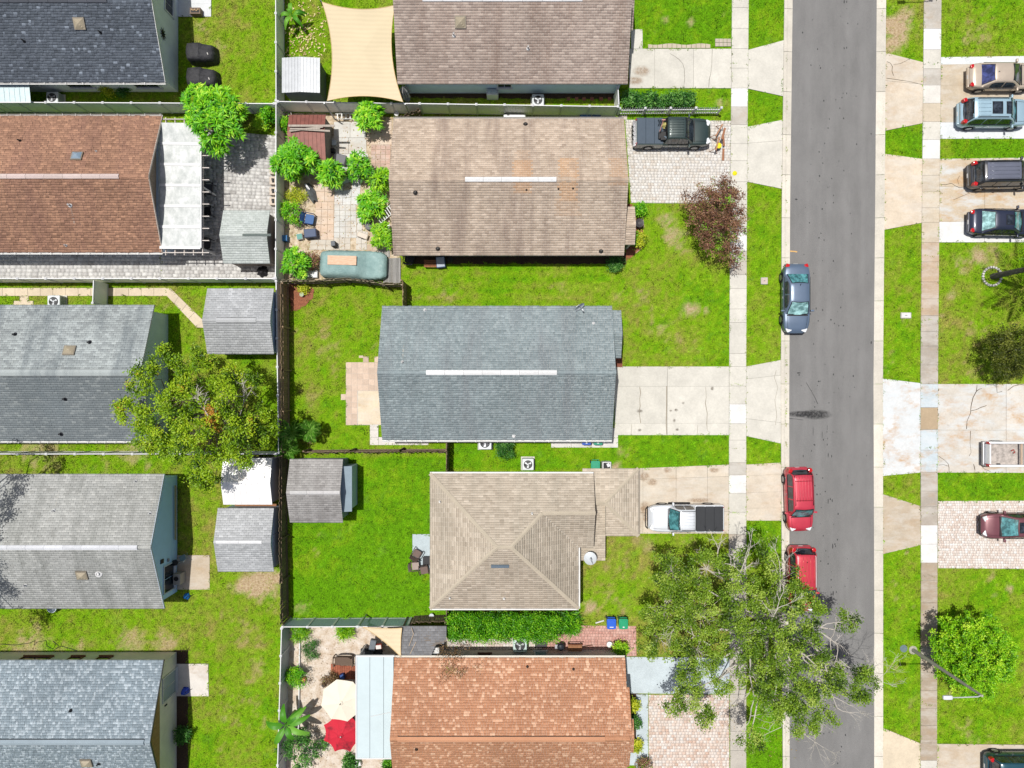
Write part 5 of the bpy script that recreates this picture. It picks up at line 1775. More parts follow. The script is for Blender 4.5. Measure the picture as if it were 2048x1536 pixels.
# lean-to roof and flat annex of the terracotta house
def lean_to():
    z = 2.1
    x0, x1, yn, ys = X(803, z), X(893, z), Y(1252, z), Y(1312, 2.4)
    r = thing('lean_to', 'dark grey shingled lean-to roof between shade sail and hedge', 'lean-to', ((x0 + x1) / 2, (yn + ys) / 2, 0))
    q = [(x1, yn, z), (x0, yn, z), (x0, ys, 2.35), (x1 - 1.0, ys, 2.35), (x1 - 0.7, ys + 0.7, 2.28), (x1, ys + .9, 2.25)]
    m = MB(); m.solid(q, (0, 0, -0.06)); rf = m.build('roof', paint((130, 120, 110), .8), r)
    sh = Shingles(tab=0.3, gap=0.02)
    O, U, V = Vector((x1, yn, z)), Vector((-1, 0, 0)), Vector((0, ys - yn, .25)).normalized()
    sh.field(tuple(O), tuple(U), tuple(V), [((Vector(p) - O).dot(U), (Vector(p) - O).dot(V)) for p in q])
    sh.build(S_LEAN, rf)
    for x, y in ((x0 + .1, yn - .1), (x1 - .1, yn - .1), (x0 + .1, ys + .1)):
        m = MB(); m.box((x, y, 1.0), (.1, .1, 2.0)); m.build('post', M_FENCED, r)
    for a, b in (((818, 1292), (827, 1268)), ((827, 1268), (823, 1256)), ((820, 1308), (832, 1284))):
        pa, pb = W3(*a, 2.35), W3(*b, 2.3)
        m = MB(); m.tube([pa, pb], 0.02, 5); m.build('stick', paint((214, 190, 160), .8), r)
    m = MB(); m.box((X(860, 2.0), Y(1303, 2.0), 1.9), (1.2, .45, .06)); m.build('white_board', M_WHITE, r)
lean_to()
def annex():
    z = 2.5
    x0, x1, yn, ys = X(714, z), X(788, z), Y(1313, z), Y(1515, z)
    r = thing('patio_cover', 'flat pale blue insulated patio roof left of the terracotta roof', 'patio cover', ((x0 + x1) / 2, (yn + ys) / 2, 0))
    gm = paint((212, 228, 232), 0.45, 0, 0.06, 1.0, k=.66)
    us = [714, 740, 767.5, 787.5]
    for i in range(3):
        a, b = X(us[i], z), X(us[i + 1], z)
        m = MB(); m.box(((a + b) / 2, (yn + ys) / 2, z), (b - a - 0.03, yn - ys, 0.09)); m.build('roof_panel', gm, r)
        if i:
            m = MB(); m.box((a, (yn + ys) / 2, z - .02), (0.06, yn - ys, 0.09)); m.build('seam', paint((120, 130, 136), .5), r)
    m = MB(); m.box(((x0 + x1) / 2, yn + .06, z + .02), (x1 - x0 + .1, .1, .16)); m.build('gutter', M_WHITE, r)
    m = MB(); m.box(((x0 + x1) / 2, ys - .04, z), (x1 - x0 + .1, .08, .14)); m.build('gutter', M_WHITE, r)
    m = MB(); m.box((x0 - .04, (yn + ys) / 2, z), (.08, yn - ys + .1, .15)); m.build('gutter', M_WHITE, r)
    for y in (yn - .1, (yn + ys) / 2, ys + .1):
        m = MB(); m.box((x0 + .1, y, z / 2 - .03), (.09, .09, z - .08)); m.build('post', M_WHITE, r)
    m = MB(); a, b = W(741, 1433, z + .06), W(782, 1424, z + .06)
    m.tube([(*a, z + .065), (*b, z + .075)], .02, 5); m.build('cable', M_WHITE, r)
annex()
def leanto_white():
    z = 2.0
    x0, x1, yn, ys = -37, X(62, z), Y(163, z), Y(204, z)
    r = thing('lean_to', 'pale corrugated lean-to roof at the charcoal house side wall', 'lean-to', ((x0 + x1) / 2, (yn + ys) / 2, 0))
    n = 14
    for i in range(n):
        a, b = x0 + (x1 - x0) * i / n, x0 + (x1 - x0) * (i + 1) / n
        m = MB(); m.solid([(a, ys, z), (b - .01, ys, z), (b - .01, yn, z + .2), (a, yn, z + .2)], (0, 0, -.03)); m.solid([(b - .03, ys, z + .025), (b, ys, z + .025), (b, yn, z + .225), (b - .03, yn, z + .225)], (0, 0, -.04))
        m.build('roof_sheet', corrugated((206, 226, 230)), r)
    m = MB(); m.box(((x0 + x1) / 2, ys - .03, z - .02), (x1 - x0, .07, .1)); m.build('edge_trim', M_WHITE, r)
    for x in (x1 - .1, (x0 + x1) / 2):
        m = MB(); m.box((x, ys + .08, z / 2 - .03), (.08, .08, z - .06)); m.build('post', M_WHITE, r)
leanto_white()

# ================================================================ AIR CONDITIONERS, BINS, DISHES
M_AC = paint((222, 228, 230), 0.5, 0.1, 0.08)
def ac_unit(label, u, v, s=0.8, h=0.75, body=(222, 228, 230)):
    x, y = W(u, v, h)
    r = thing('air_conditioner', label, 'air conditioner', (x, y, 0))
    m = MB(); m.box((0, 0, .04), (s + .15, s + .15, .08)); m.build('base', M_CONC, r, local=True, color=C_STD)
    m = MB(); m.rbox((0, 0, .08 + (h - .08) / 2), (s, s, h - .08), .07); b = m.build('cabinet', paint(body, .5, .1), r, local=True)
    m = MB(); m.lathe((0, 0, h + .003), [(.02, 0), (s * .36, 0), (s * .37, .012), (s * .33, .014)], 20); m.build('fan_well', M_DARK, r, local=True)
    m = MB()
    for k in range(3):
        a = k * 2.094 + .4
        q = [(.05 * math.cos(a), .05 * math.sin(a)), (s * .3 * math.cos(a - .25), s * .3 * math.sin(a - .25)), (s * .31 * math.cos(a + .3), s * .31 * math.sin(a + .3)), (.05 * math.cos(a + 1.2), .05 * math.sin(a + 1.2))]
        m.solid([(px, py, h + .026) for px, py in q], (0, 0, -.006))
    m.lathe((0, 0, h + .018), [(.05, 0), (.05, .02), (.03, .025)], 10)
    m.build('fan', paint((196, 200, 204), .4, .4), r, local=True)
    m = MB()
    for k in range(8):
        a = k * math.pi / 8
        m.tube([(-s * .36 * math.cos(a), -s * .36 * math.sin(a), h + .034), (s * .36 * math.cos(a), s * .36 * math.sin(a), h + .034)], .004, 3)
    m.build('grille', M_GALV, r, local=True)
    for dx, dy, w, d in ((s / 2 + .004, 0, .01, s * .8), (-s / 2 - .004, 0, .01, s * .8), (0, s / 2 + .004, s * .8, .01), (0, -s / 2 - .004, s * .8, .01)):
        m = MB()
        for k in range(7):
            m.box((dx, dy, .16 + k * .075), (w, d, .03))
        m.build('louvre_panel', paint((150, 156, 160), .6), r, local=True)
    excl([(x - s / 2, y - s / 2), (x + s / 2, y - s / 2), (x + s / 2, y + s / 2), (x - s / 2, y + s / 2)])
ac_unit('white air conditioner in the shade of the charcoal house side wall', 104, 195, .82)
ac_unit('white air conditioner on the lawn beside the concrete walk', 107, 603, .86)
ac_unit('pale air conditioner behind the fence beside red stepping stones', 1076, 200, .82)
ac_unit('air conditioner half hidden under the slate house gutter', 970, 886, .9)
ac_unit('air conditioner on the green strip above the tan hip roof', 1056, 929, .8)
ac_unit('large pale green air conditioner below the hedge', 1040, 1291, .95, 0.9, (206, 226, 220))

def bin_(label, u, v, rgb, rz=0.0, white=False):
    h = 1.0
    x, y = W(u, v, h)
    r = thing('wheelie_bin', label, 'bin', (x, y, 0), rz)
    bm = paint(rgb, .45, 0, .06)
    m = MB()
    lv = [(.46, .46, .08), (.5, .52, .5), (.56, .6, .95)]
    vs = []
    for w, d, z in lv:
        vs += [(-w / 2, -d / 2, z), (w / 2, -d / 2, z), (w / 2, d / 2, z), (-w / 2, d / 2, z)]
    fs = [(3, 2, 1, 0), (8, 9, 10, 11)]
    for k in range(2):
        fs += [(k * 4 + i, k * 4 + (i + 1) % 4, k * 4 + 4 + (i + 1) % 4, k * 4 + 4 + i) for i in range(4)]
    m.add(vs, fs); m.build('body', bm, r, local=True)
    m = MB(); m.rbox((0, .0, .985), (.62, .7, .07), .09); m.rbox((0, -.02, 1.03), (.46, .5, .04), .08); m.build('lid', bm, r, local=True)
    m = MB(); m.box((0, -.2, 1.058), (.26, .06, .012) if white else (.12, .08, .012)); m.build('lid_mark', paint((236, 240, 240), .6), r, local=True)
    m = MB(); m.tube([(-.24, .42, .96), (.24, .42, .96)], .022, 6); m.build('handle', bm, r, local=True)
    for s in (-1, 1):
        m = MB(); m.lathe((s * .25, .2, .11), [(.11, -.03), (.11, .03)], 12, 'Y'); o = m.build('wheel', M_DARK, r, local=True)
        o.data.transform(Matrix.Translation((s * .25, .2, .11)) @ Matrix.Rotation(math.pi / 2, 4, 'Z') @ Matrix.Translation((-s * .25, -.2, -.11)))
    return r
bin_('blue wheelie bin under the slate house gutter', 1173, 880, (28, 84, 190))
bin_('green wheelie bin under the slate house gutter', 1196, 880, (20, 150, 120))
bin_('green wheelie bin beside the tan garage roof', 1191, 932, (10, 160, 120))
bin_('blue wheelie bin on rose pavers with white strip on its lid', 1223, 1248, (30, 100, 220), white=True)
bin_('green wheelie bin on rose pavers beside the blue one', 1247, 1248, (20, 165, 115))
# open white-and-black crate bin beside the garage
x, y = W(1214, 932, .8)
r = thing('storage_tub', 'white and black open tub beside green bin at garage roof', 'tub', (x, y, 0))
m = MB(); m.rbox((0, 0, .35), (.62, .55, .7), .06); m.build('tub', paint((230, 230, 232), .5), r, local=True)
m = MB(); m.rbox((.0, .02, .71), (.46, .38, .05), .04); m.build('lining', M_DARK, r, local=True)
m = MB(); m.box((.1, .06, .76), (.2, .24, .06), rz=.4); m.build('bag', paint((240, 240, 244), .6), r, local=True)

def dish(label, u, v, z, R=.42, az=0.0, el=35, mast=0.6):
    """offset satellite dish: reflector, arm, feed horn and mast; z is the height of the dish centre"""
    x, y = W(u, v, z)
    r = thing('satellite_dish', label, 'satellite dish', (x, y, z - mast), az)
    e = math.radians(el)
    A = Matrix.Rotation(-(math.pi / 2 - e), 3, 'X')
    m = MB(); rows = []
    for j in range(7):
        row = []
        for i in range(19):
            t = 2 * math.pi * i / 18; q = R * j / 6
            p = A @ Vector((q * .92 * math.cos(t), q * math.sin(t), .22 * (j / 6) ** 2 * R))
            row.append((p.x, p.y, p.z + mast))
        rows.append(row)
    m.grid(rows)
    m.build('reflector', paint((226, 232, 236), .4, .0, .05, k=.65), r, smooth=True, local=True)
    m = MB(); a = A @ Vector((0, -R * .95, .03)); b = A @ Vector((0, -R * .55, R * 1.1))
    m.tube([(a.x, a.y, a.z + mast), (b.x, b.y, b.z + mast)], .02, 6); m.build('feed_arm', M_GALV, r, local=True)
    m = MB(); m.rbox((b.x, b.y, b.z + mast), (.09, .16, .09), .02); m.build('feed_horn', M_GALV, r, local=True)
    m = MB(); m.tube([(0, .06, 0), (0, .06, mast * .7), (0, .02, mast - .03)], .025, 6); m.build('mast', M_GALV, r, local=True)
    m = MB(); m.box((0, .06, .01), (.22, .3, .03)); m.build('foot', M_GALV, r, local=True)
dish('white satellite dish seen edge-on at the top edge of the slate roof', 1158, 612, 3.1, .40, math.radians(-145), 18, .55)
dish('grey oval satellite dish over the porch roof of the tan house', 1181, 1118, 2.5, .46, math.radians(25), 52, .62)

# ================================================================ GARDEN FURNITURE AND CLUTTER
M_WICKER = wood((132, 112, 96), (78, 64, 54), axis=(14, 14, 14))
def arm_chair(label, u, v, rz, frame=(88, 70, 62), seat=(120, 100, 92), h=.8, s=.62, group=None):
    x, y = W(u, v, .5)
    r = thing('patio_chair', label, 'chair', (x, y, 0.045), rz, group)
    fm = paint(frame, .5); sm = paint(seat, .7)
    m = MB(); m.rbox((0, -.03, .42), (s * .86, s * .8, .07), .08); m.build('seat', sm, r, local=True)
    m = MB()
    rows = []
    for z, yo in ((.45, .26), (.62, .31), (.8, .37), (.86, .40)):
        rows.append([(a * s * .45, yo * s / .62 - abs(a) ** 3 * .05, z) for a in np.linspace(-1, 1, 9)])
    m.grid(rows); m.grid([[(p[0], p[1] + .03, p[2]) for p in rw] for rw in rows[::-1]]); m.build('backrest', sm, r, local=True)
    for k in (-1, 1):
        m = MB(); m.tube([(k * s * .5, -.3, .0), (k * s * .5, -.3, .6), (k * s * .5, -.26, .64), (k * s * .5, .24, .64), (k * s * .46, .3, .62)], .03, 6); m.build('armrest', fm, r, local=True)
        m = MB(); m.tube([(k * s * .45, .36, 0), (k * s * .45, .28, .42), (k * s * .45, .4, .86)], .025, 6); m.build('leg', fm, r, local=True)
    return r
arm_chair('brown patio chair at the top left of the pale blue slab', 833, 1108, math.radians(150))
arm_chair('tan-seated patio chair at the left edge of the pale blue slab', 830, 1132, math.radians(95), seat=(176, 160, 150))
arm_chair('brown patio chair lowest on the pale blue slab by the tan roof', 848, 1140, math.radians(10))
m = MB(); x, y = W(853, 1122, .45)
r = thing('side_table', 'dark square side table between three patio chairs', 'table', (x, y, .045))
m = MB(); m.rbox((0, 0, .44), (.5, .62, .05), .04); m.build('tabletop', M_DARK, r, local=True)
for a in (-.2, .2):
    for b in (-.25, .25):
        m = MB(); m.tube([(a, b, 0), (a, b, .43)], .02, 5); m.build('leg', M_DARK, r, local=True)
arm_chair('black lounge chair partly under the middle of the patio cover', 416, 378, math.radians(-95), (30, 30, 34), (104, 104, 112), s=.8)
arm_chair('black lounge chair below the middle one under the patio cover', 413, 423, math.radians(-80), (30, 30, 34), (44, 44, 50), s=.75)
arm_chair('dark chair with grey cushion at the lower end of the patio cover', 412, 487, math.radians(-100), (30, 30, 34), (74, 70, 74), s=.75)

# wall-side ledges with black lanterns by the paver patio fence
for i, (v, w) in enumerate(((340, 'topmost'), (361, 'second from the top'), (382, 'third from the top'), (402, 'lowest'))):
    x, y = W(545, v, .4)
    r = thing('lantern_stand', 'beige fence-side stand with black lantern, %s of the four' % w, 'lantern', (x, y, .04))
    m = MB(); m.rbox((0, 0, .18), (.42, .55, .36), .03); m.build('stand', paint((222, 206, 188), .8), r, local=True)
    m = MB()
    for a in (-.1, .1):
        m.tube([(.05, a, .36), (.05, a * .7, .68)], .018, 5)
    m.tube([(.05, -.07, .68), (.05, .07, .68)], .018, 5); m.box((.05, 0, .37), (.16, .3, .02)); m.build('lantern', M_DARK, r, local=True)

# barbecue covers
g = NG('black_cover_cloth')
n_ = g.noise(2.5, 5, 0.7)
g.fin(g.ramp(n_, [(0.3, lin(38, 38, 42)), (0.7, lin(72, 72, 76))]), .7); g.bump(n_, .8, .08)
M_COVER = g.m
def grill_cover(label, u, v, L, Wd, h, flip=1):
    x, y = W(u, v, h * .8)
    r = thing('covered_grill', label, 'grill', (x, y, 0))
    rows = []
    for j, (t, z) in enumerate([(1.03, 0.02), (1.0, .3), (.98, .62 * h), (.93, .86 * h), (.82, .96 * h), (.55, h), (.02, h * 1.01)]):
        row = []
        for i in range(33):
            a = 2 * math.pi * i / 32
            ca, sa = math.cos(a), math.sin(a)
            k = 1 / max(abs(ca) ** 1.0, abs(sa) ** 1.0) ** .72
            px = ca * k * L / 2 * t; py = sa * k * Wd / 2 * t * (1 - .14 * (px * flip > 0) * abs(px) / L * 2)
            fold = (0.03 * math.sin(9 * a + j) + .02 * math.sin(17 * a)) * (1 if j < 3 else .3)
            drop = .16 * h if (px * flip > L * .05 and z > .6 * h) else 0
            row.append((px * (1 + fold), py * (1 + fold), z - drop + random.uniform(-.012, .012)))
        rows.append(row)
    m = MB(); m.grid(rows); m.build('cover', M_COVER, r, smooth=True, local=True)
    m = MB(); m.box((L * .3, -.18, h * .87), (.05, .16, .02), rz=.4); m.build('tag', paint((220, 216, 210), .6), r, local=True)
    m = MB(); m.box((-.02, 0, h * 1.0), (.025, Wd * .7, .02)); m.build('seam', M_DARK, r, local=True)
grill_cover('grill under black cover nearer the pale slab', 399, 103, 1.95, 1.25, 1.15)
grill_cover('grill under black cover nearer the mango tree', 401, 153, 2.05, 1.32, 1.15)
x, y = W(390, 21, .5)
r = thing('fire_pit', 'brown box fire pit on the pale slab beside the charcoal house', 'fire pit', (x, y, .05))
m = MB(); m.box((0, 0, .22), (.72, .42, .44)); m.build('box', paint((140, 120, 104), .8), r, local=True)
m = MB(); m.box((0, 0, .445), (.56, .26, .02)); m.build('tray', M_DARK, r, local=True)
for k in range(5):
    m = MB(); m.lathe((-.22 + k * .11, random.uniform(-.06, .06), .47), [(.05, -.03), (.06, .02), (.03, .05)], 7); m.build('stone', paint((206, 176, 140), .8), r, local=True)

# parasols
def parasol(label, u, v, rgb, R, n=8, rot=0.0, faded=None, z=2.45):
    x, y = W(u, v, z)
    r = thing('parasol', label, 'parasol', (x, y, 0), rot)
    rise = .45
    if faded:
        g = NG('parasol_cloth_red')
        nn = g.noise(1.3, 6, .75)
        c = g.mix(g.gray(nn, .5, 0, .68, .85), lin(*rgb), lin(*faded)); g.fin(c, .8); mt = g.m
    else:
        mt = paint(rgb, .8, 0, .04, k=.67)
    for k in range(n):
        a0, a1 = 2 * math.pi * k / n, 2 * math.pi * (k + 1) / n
        rows = []
        for j in range(5):
            t = j / 4
            row = []
            for i in range(5):
                s = i / 4
                p0 = Vector((math.cos(a0), math.sin(a0))); p1 = Vector((math.cos(a1), math.sin(a1)))
                q = p0.lerp(p1, s) * R * t * (1 - (.10 if faded else .01) * 4 * s * (1 - s) * t)
                row.append((q.x, q.y, z + rise * (1 - t) ** 1.1 - .16 - .06 * 4 * s * (1 - s) * t))
            rows.append(row)
        m = MB(); m.grid(rows[::-1]); m.build('canopy_panel', mt, r, local=True, smooth=True)
        m = MB(); m.tube([(0, 0, z + rise - .2), (math.cos(a0) * R * .98, math.sin(a0) * R * .98, z - .19)], .012, 5); m.build('rib', M_GALV, r, local=True)
    m = MB(); m.lathe((0, 0, z + rise - .17), [(.16, -.02), (.1, .02), (.03, .05), (.02, .12)], 12); m.build('finial', mt, r, local=True)
    m = MB(); m.lathe((0, 0, z + rise - .08), [(.035, 0), (.035, .06), (.01, .08)], 8); m.build('tip', M_DARK if not faded else M_WHITE, r, local=True)
    m = MB(); m.tube([(0, 0, 0), (0, 0, z + rise - .1)], .03, 8); m.build('pole', M_GALV, r, local=True)
    m = MB(); m.lathe((0, 0, 0), [(.3, 0.01), (.3, .06), (.08, .1), (.05, .3)], 14); m.build('base', M_DARK, r, local=True)
parasol('cream octagonal parasol over the sandy yard', 683, 1403, (252, 242, 222), 1.44, 8, .25)
parasol('red parasol with dark faded patches below the cream one', 684, 1468, (214, 40, 62), 1.36, 8, .39, (90, 30, 40), z=2.2)

# wicker loveseat, deck, black table
x, y = W(686, 1322, .5)
r = thing('wicker_loveseat', 'brown wicker loveseat above the wooden deck', 'sofa', (x, y, .02))
m = MB(); m.rbox((0, -.05, .36), (1.2, .55, .1), .08); m.build('seat', M_WICKER, r, local=True)
rows = [[(a * .62, .3 - abs(a) ** 4 * .14 + o, z) for a in np.linspace(-1, 1, 13)] for z, o in ((.36, -.02), (.6, .04), (.85, .12), (.9, .15))]
m = MB(); m.grid(rows); m.grid([[(p[0], p[1] + .05, p[2]) for p in q] for q in rows[::-1]]); m.build('backrest', M_WICKER, r, local=True)
for k in (-1, 1):
    m = MB(); m.tube([(k * .62, .3, .1), (k * .64, .3, .6), (k * .66, -.1, .62), (k * .64, -.36, .55), (k * .62, -.38, 0)], .045, 7); m.build('armrest', M_WICKER, r, local=True)
for k in range(7):
    m = MB(); m.tube([(-.5 + k / 6, -.32, .38), (-.5 + k / 6, -.33, .05)], .014, 5); m.build('front_slat', M_WICKER, r, local=True)
x, y = W(690, 1345, .1)
r = thing('wooden_deck', 'small reddish wooden deck in front of the wicker loveseat', 'deck', (x, y, 0))
for k in range(11):
    m = MB(); m.box((-.9 + k * .16, 0, .1), (.145, .95 if k > 3 else 1.2, .04)); m.build('plank', wood((178, 106, 78), (130, 70, 52), axis=(2, 9, 2)), r, local=True)
m = MB(); m.box((-.1, .3, .04), (1.8, .08, .08)); m.box((-.1, -.3, .04), (1.8, .08, .08)); m.build('joist', M_FENCED, r, local=True)
x, y = W(743, 1304, .75)
r = thing('outdoor_table', 'black outdoor table with boxes beside the triangular shade sail', 'table', (x, y, .02))
m = MB(); m.rbox((0, 0, .72), (1.5, .5, .05), .05); m.build('tabletop', M_DARK, r, local=True)
for a in (-.65, .65):
    for b in (-.2, .2):
        m = MB(); m.tube([(a, b, 0), (a, b, .71)], .025, 5); m.build('leg', M_DARK, r, local=True)
def crate(name, label, u, v, s, rgb, rz=0, h0=0.0, cat='box', lid=None, hh=None):
    x, y = W(u, v, h0 + s[2])
    r = thing(name, label, cat, (x, y, h0), rz)
    m = MB(); m.rbox((0, 0, s[2] / 2), s, .03); m.build('body', paint(rgb, .55, 0, .12), r, local=True)
    m = MB(); m.rbox((0, 0, s[2] + .012), (s[0] * .9, s[1] * .88, .03), .03); m.build('lid', paint(lid or tuple(min(255, c + 18) for c in rgb), .55, 0, .12), r, local=True)
    m = MB(); m.box((0, -s[1] / 2 - .012, s[2] * .6), (s[0] * .35, .03, .04)); m.build('handle', M_DARK, r, local=True)
    return r
crate('cooler', 'grey slatted cooler on the black table', 745, 1291, (.42, .75, .3), (96, 104, 112), -.2, .745, 'cooler')
crate('tool_box', 'red box with white stripe under the triangular sail', 757, 1294, (.4, .3, .25), (200, 70, 50), .1, .745, 'box', (240, 235, 230))
crate('canister', 'black canister lying on the black table end', 737, 1306, (.7, .22, .2), (44, 46, 48), 0, .745, 'canister')

# clutter in the tiled yard of the taupe house
def planks():
    for k, (a, b, w, lab) in enumerate((((577, 251.5), (670, 251.5), .14, 'longest pale plank lying across the brown shed roof'), ((579, 262), (646, 253.5), .12, 'grey plank lying slantwise on the brown shed roof'), ((592, 258), (660, 262), .12, 'lowest plank lying on the brown shed roof'), ((580, 257.5), (640, 258), .10, 'weathered plank between others on the brown shed roof'))):
        z = 2.47 + .035 * k
        p, q = Vector(W3(*a, z)), Vector(W3(*b, z))
        m = MB(); c = (p + q) / 2; d = q - p
        m.box(tuple(c), (d.length, w, .03), rz=math.atan2(d.y, d.x))
        tag(m.build('plank', wood((206, 196, 184), (160, 148, 134))), lab, 'plank')
planks()
def ladder(name, label, a, b, w, h, rgb, n=6, cat='ladder', z2=None):
    p, q = Vector(W3(*a, h)), Vector(W3(*b, z2 if z2 is not None else h))
    r = thing(name, label, cat, (p.x, p.y, 0))
    d = (q - p); s = Vector((-d.y, d.x, 0)).normalized() * w / 2
    mt = paint(rgb, .5, 0, .06, k=.66)
    for k in (-1, 1):
        m = MB(); m.tube([tuple(p + s * k), tuple(q + s * k)], .03, 4); m.build('rail', mt, r)
    for i in range(n):
        c = p.lerp(q, (i + .5) / n)
        m = MB(); e = s.normalized()
        dd = d.normalized()
        m.solid([tuple(c - s - dd * .035), tuple(c + s - dd * .035), tuple(c + s + dd * .035), tuple(c - s + dd * .035)], (0, 0, .025)); m.build('rung', mt, r)
    return r
ladder('shelf_rack', 'white plastic rack lying under the fence beside mango shrub', (671, 233), (713, 232), .36, .35, (244, 244, 240), 5, 'rack')
ladder('step_ladder', 'white stair-like rack leaning against the taupe house', (756, 441), (788, 414), .55, .5, (246, 246, 246), 8, 'ladder', 1.1)
x, y = W(668, 285, .5)
r = thing('plastic_stool', 'white slatted stool on the tiles right of the brown shed', 'stool', (x, y, .05))
m = MB(); m.rbox((0, 0, .42), (.32, .36, .04), .03); m.build('seat', paint((206, 214, 220), .5), r, local=True)
for a in (-.13, .13):
    for b in (-.15, .15):
        m = MB(); m.tube([(a, b, 0), (a * .9, b * .9, .41)], .02, 5); m.build('leg', M_WHITE, r, local=True)
crate('storage_box', 'dark grey lidded storage box below the brown shed', 681, 318, (.72, .66, .5), (88, 88, 94), -.25, .02, 'storage box', (110, 110, 116))
crate('bucket', 'black bucket beside the brown shed wall', 665, 300, (.28, .28, .35), (30, 30, 32), 0, .02, 'bucket')
# grey cover lying beside the mango shrub
x, y = W(620, 384, .4)
r = thing('covered_heap', 'grey tarpaulin heap left of the salmon tiles', 'tarpaulin', (x, y, 0), math.radians(-65))
rows = [[(a * .75 * (1 - .2 * t), math.cos(b) * .3 * (1 - .5 * abs(a)) * (1.1 - t), .12 + .5 * t * (1 - .4 * a * a) + random.uniform(-.03, .03)) for a in np.linspace(-1, 1, 9)] for t, b in [(0, 3.14), (.6, 3.14), (1, 1.57), (.6, 0), (0, 0)]]
m = MB(); m.grid(rows); m.build('tarpaulin', paint((116, 122, 126), .6, 0, .3, 4), r, local=True)
m = MB(); m.box((-.35, .0, .55), (.5, .12, .03), rz=.2); m.build('white_slat', M_WHITE, r, local=True)
arm_chair('blue plastic armchair with pale back beside the round shrub', 618, 438, math.radians(80), (26, 44, 96), (72, 112, 168), s=.75)
crate('storage_box', 'dark blue covered box below the blue plastic armchair', 620, 466, (.85, .6, .62), (44, 60, 92), .1, .02, 'storage box', (60, 80, 116))
crate('paint_tub', 'small white tub with green label left of the dark blue box', 599, 473, (.4, .4, .32), (225, 228, 230), .2, .02, 'tub', (90, 160, 150))
crate('bucket', 'blue bucket against the white fence', 569, 476, (.36, .42, .42), (40, 110, 170), 0, .02, 'bucket')
crate('speaker_box', 'black slotted box standing at the lower edge of the tiles', 666, 487, (.3, .36, .6), (52, 56, 62), .1, .04, 'box', (90, 96, 104))
crate('planter_block', 'pale concrete planter block at the right edge of the tiles', 725, 471, (.75, .35, .28), (206, 190, 172), -.35, .05, 'planter', (224, 210, 194))
crate('side_box', 'flat white box under the shrub left of the covered car', 624, 548, (.75, .5, .3), (236, 238, 240), 0, .02, 'box')
x, y = W(738, 452, .4)
r = thing('covered_pot', 'grey cloth-covered pot under the mango shrub by the taupe house', 'pot', (x, y, .03))
m = MB(); m.lathe((0, 0, 0), [(.24, 0), (.3, .2), (.27, .42), (.12, .52), (.02, .54)], 11); m.build('cover', paint((140, 140, 142), .7, 0, .25, 5), r, local=True)
def pot(label, u, v, R, h, rgb, fill=None, cat='pot'):
    x, y = W(u, v, h)
    r = thing('plant_pot', label, cat, (x, y, .02))
    m = MB(); m.lathe((0, 0, 0), [(R * .7, 0), (R * .95, h * .85), (R * 1.05, h * .86), (R * 1.05, h), (R * .9, h), (R * .88, h * .88)], 18); m.build('body', paint(rgb, .6, 0, .06, k=.66), r, local=True)
    m = MB(); m.lathe((0, 0, h * .9), [(.01, -.01), (R * .85, -.01), (R * .85, .0)], 16); m.build('soil' if fill is None else 'lid', paint(fill or (84, 62, 46), .9), r, local=True)
    return r
pot('white round lidded pot at the white fence above the taupe roof', 793, 227, .16, .4, (250, 250, 250), (248, 248, 248))
pot('white round lidded pot beside the taupe house under mango shrub', 777, 452, .12, .3, (250, 250, 250), (248, 248, 248))
pot('white round pot on the rose pavers by the planter', 1219, 1289, .19, .35, (248, 248, 248), (250, 250, 250))
pot('white bucket on the lawn below the corner of the tan hip roof', 863, 1232, .16, .35, (226, 232, 236), (214, 222, 228))
pot('pale green garden pot in the mulched corner bed', 603, 589, .14, .3, (206, 216, 186), (190, 204, 170))
pot('white pot at the left of the brown shed', 579, 228, .13, .35, (236, 236, 232))
# wooden ramp right of the covered car
r = thing('wooden_ramp', 'grey plank platform right of the covered car', 'platform', (*W(782, 540), 0))
for k in range(8):
    m = MB(); u = 757 + k * 3.0
    a, b = W(u, 498, .1), W(u, 514, .1)
    m.box((a[0], (a[1] + b[1]) / 2, .1), (.085, abs(a[1] - b[1]), .03)); m.build('plank', wood((196, 192, 186), (150, 146, 140), axis=(12, 1, 2)), r)
for k in range(11):
    u = 768 + k * 3.15
    a, b = W(u, 516, .12), W(u, 566, .12)
    if k == 5: continue
    m = MB(); m.box((a[0], (a[1] + b[1]) / 2, .12), (.098, abs(a[1] - b[1]), .03)); m.build('plank', wood((172, 170, 166), (128, 126, 124), axis=(12, 1, 2)), r)
m = MB(); a, b = W(784, 516, .13), W(784, 566, .13); m.box((a[0], (a[1] + b[1]) / 2, .135), (.05, abs(a[1] - b[1]), .03)); m.build('batten', wood((204, 202, 198), (180, 176, 170)), r)

# things under the south eave of the taupe house
crate('tool_cart', 'blue wheelbarrow-like cart against the shaded taupe house wall', 881, 524, (.6, .75, .5), (66, 92, 140), .1, .02, 'cart', (180, 190, 204))
x, y = W(861, 527, .45)
r = thing('wooden_bench', 'small brown wooden bench under the taupe house eave', 'bench', (x, y, .02))
for k in range(4):
    m = MB(); m.box((0, -.2 + k * .13, .42), (.9, .11, .03)); m.build('slat', wood((160, 104, 70), (110, 70, 48)), r, local=True)
for a in (-.38, .38):
    m = MB(); m.box((a, 0, .2), (.06, .45, .4)); m.build('leg', M_FENCED, r, local=True)
arm_chair('black chair in the shade at the left end of the taupe house wall', 818, 518, math.radians(170), (28, 28, 30), (36, 38, 42), s=.7)
x, y = W(900, 519, .15)
r = thing('tyre', 'old tyre lying on the ground by the shaded taupe wall', 'tyre', (x, y, .015))
m = MB(); m.lathe((0, 0, 0), [(.13, 0), (.2, .0), (.22, .06), (.2, .13), (.13, .13), (.12, .07)], 18); m.build('rubber', paint((60, 58, 56), .8), r, local=True)

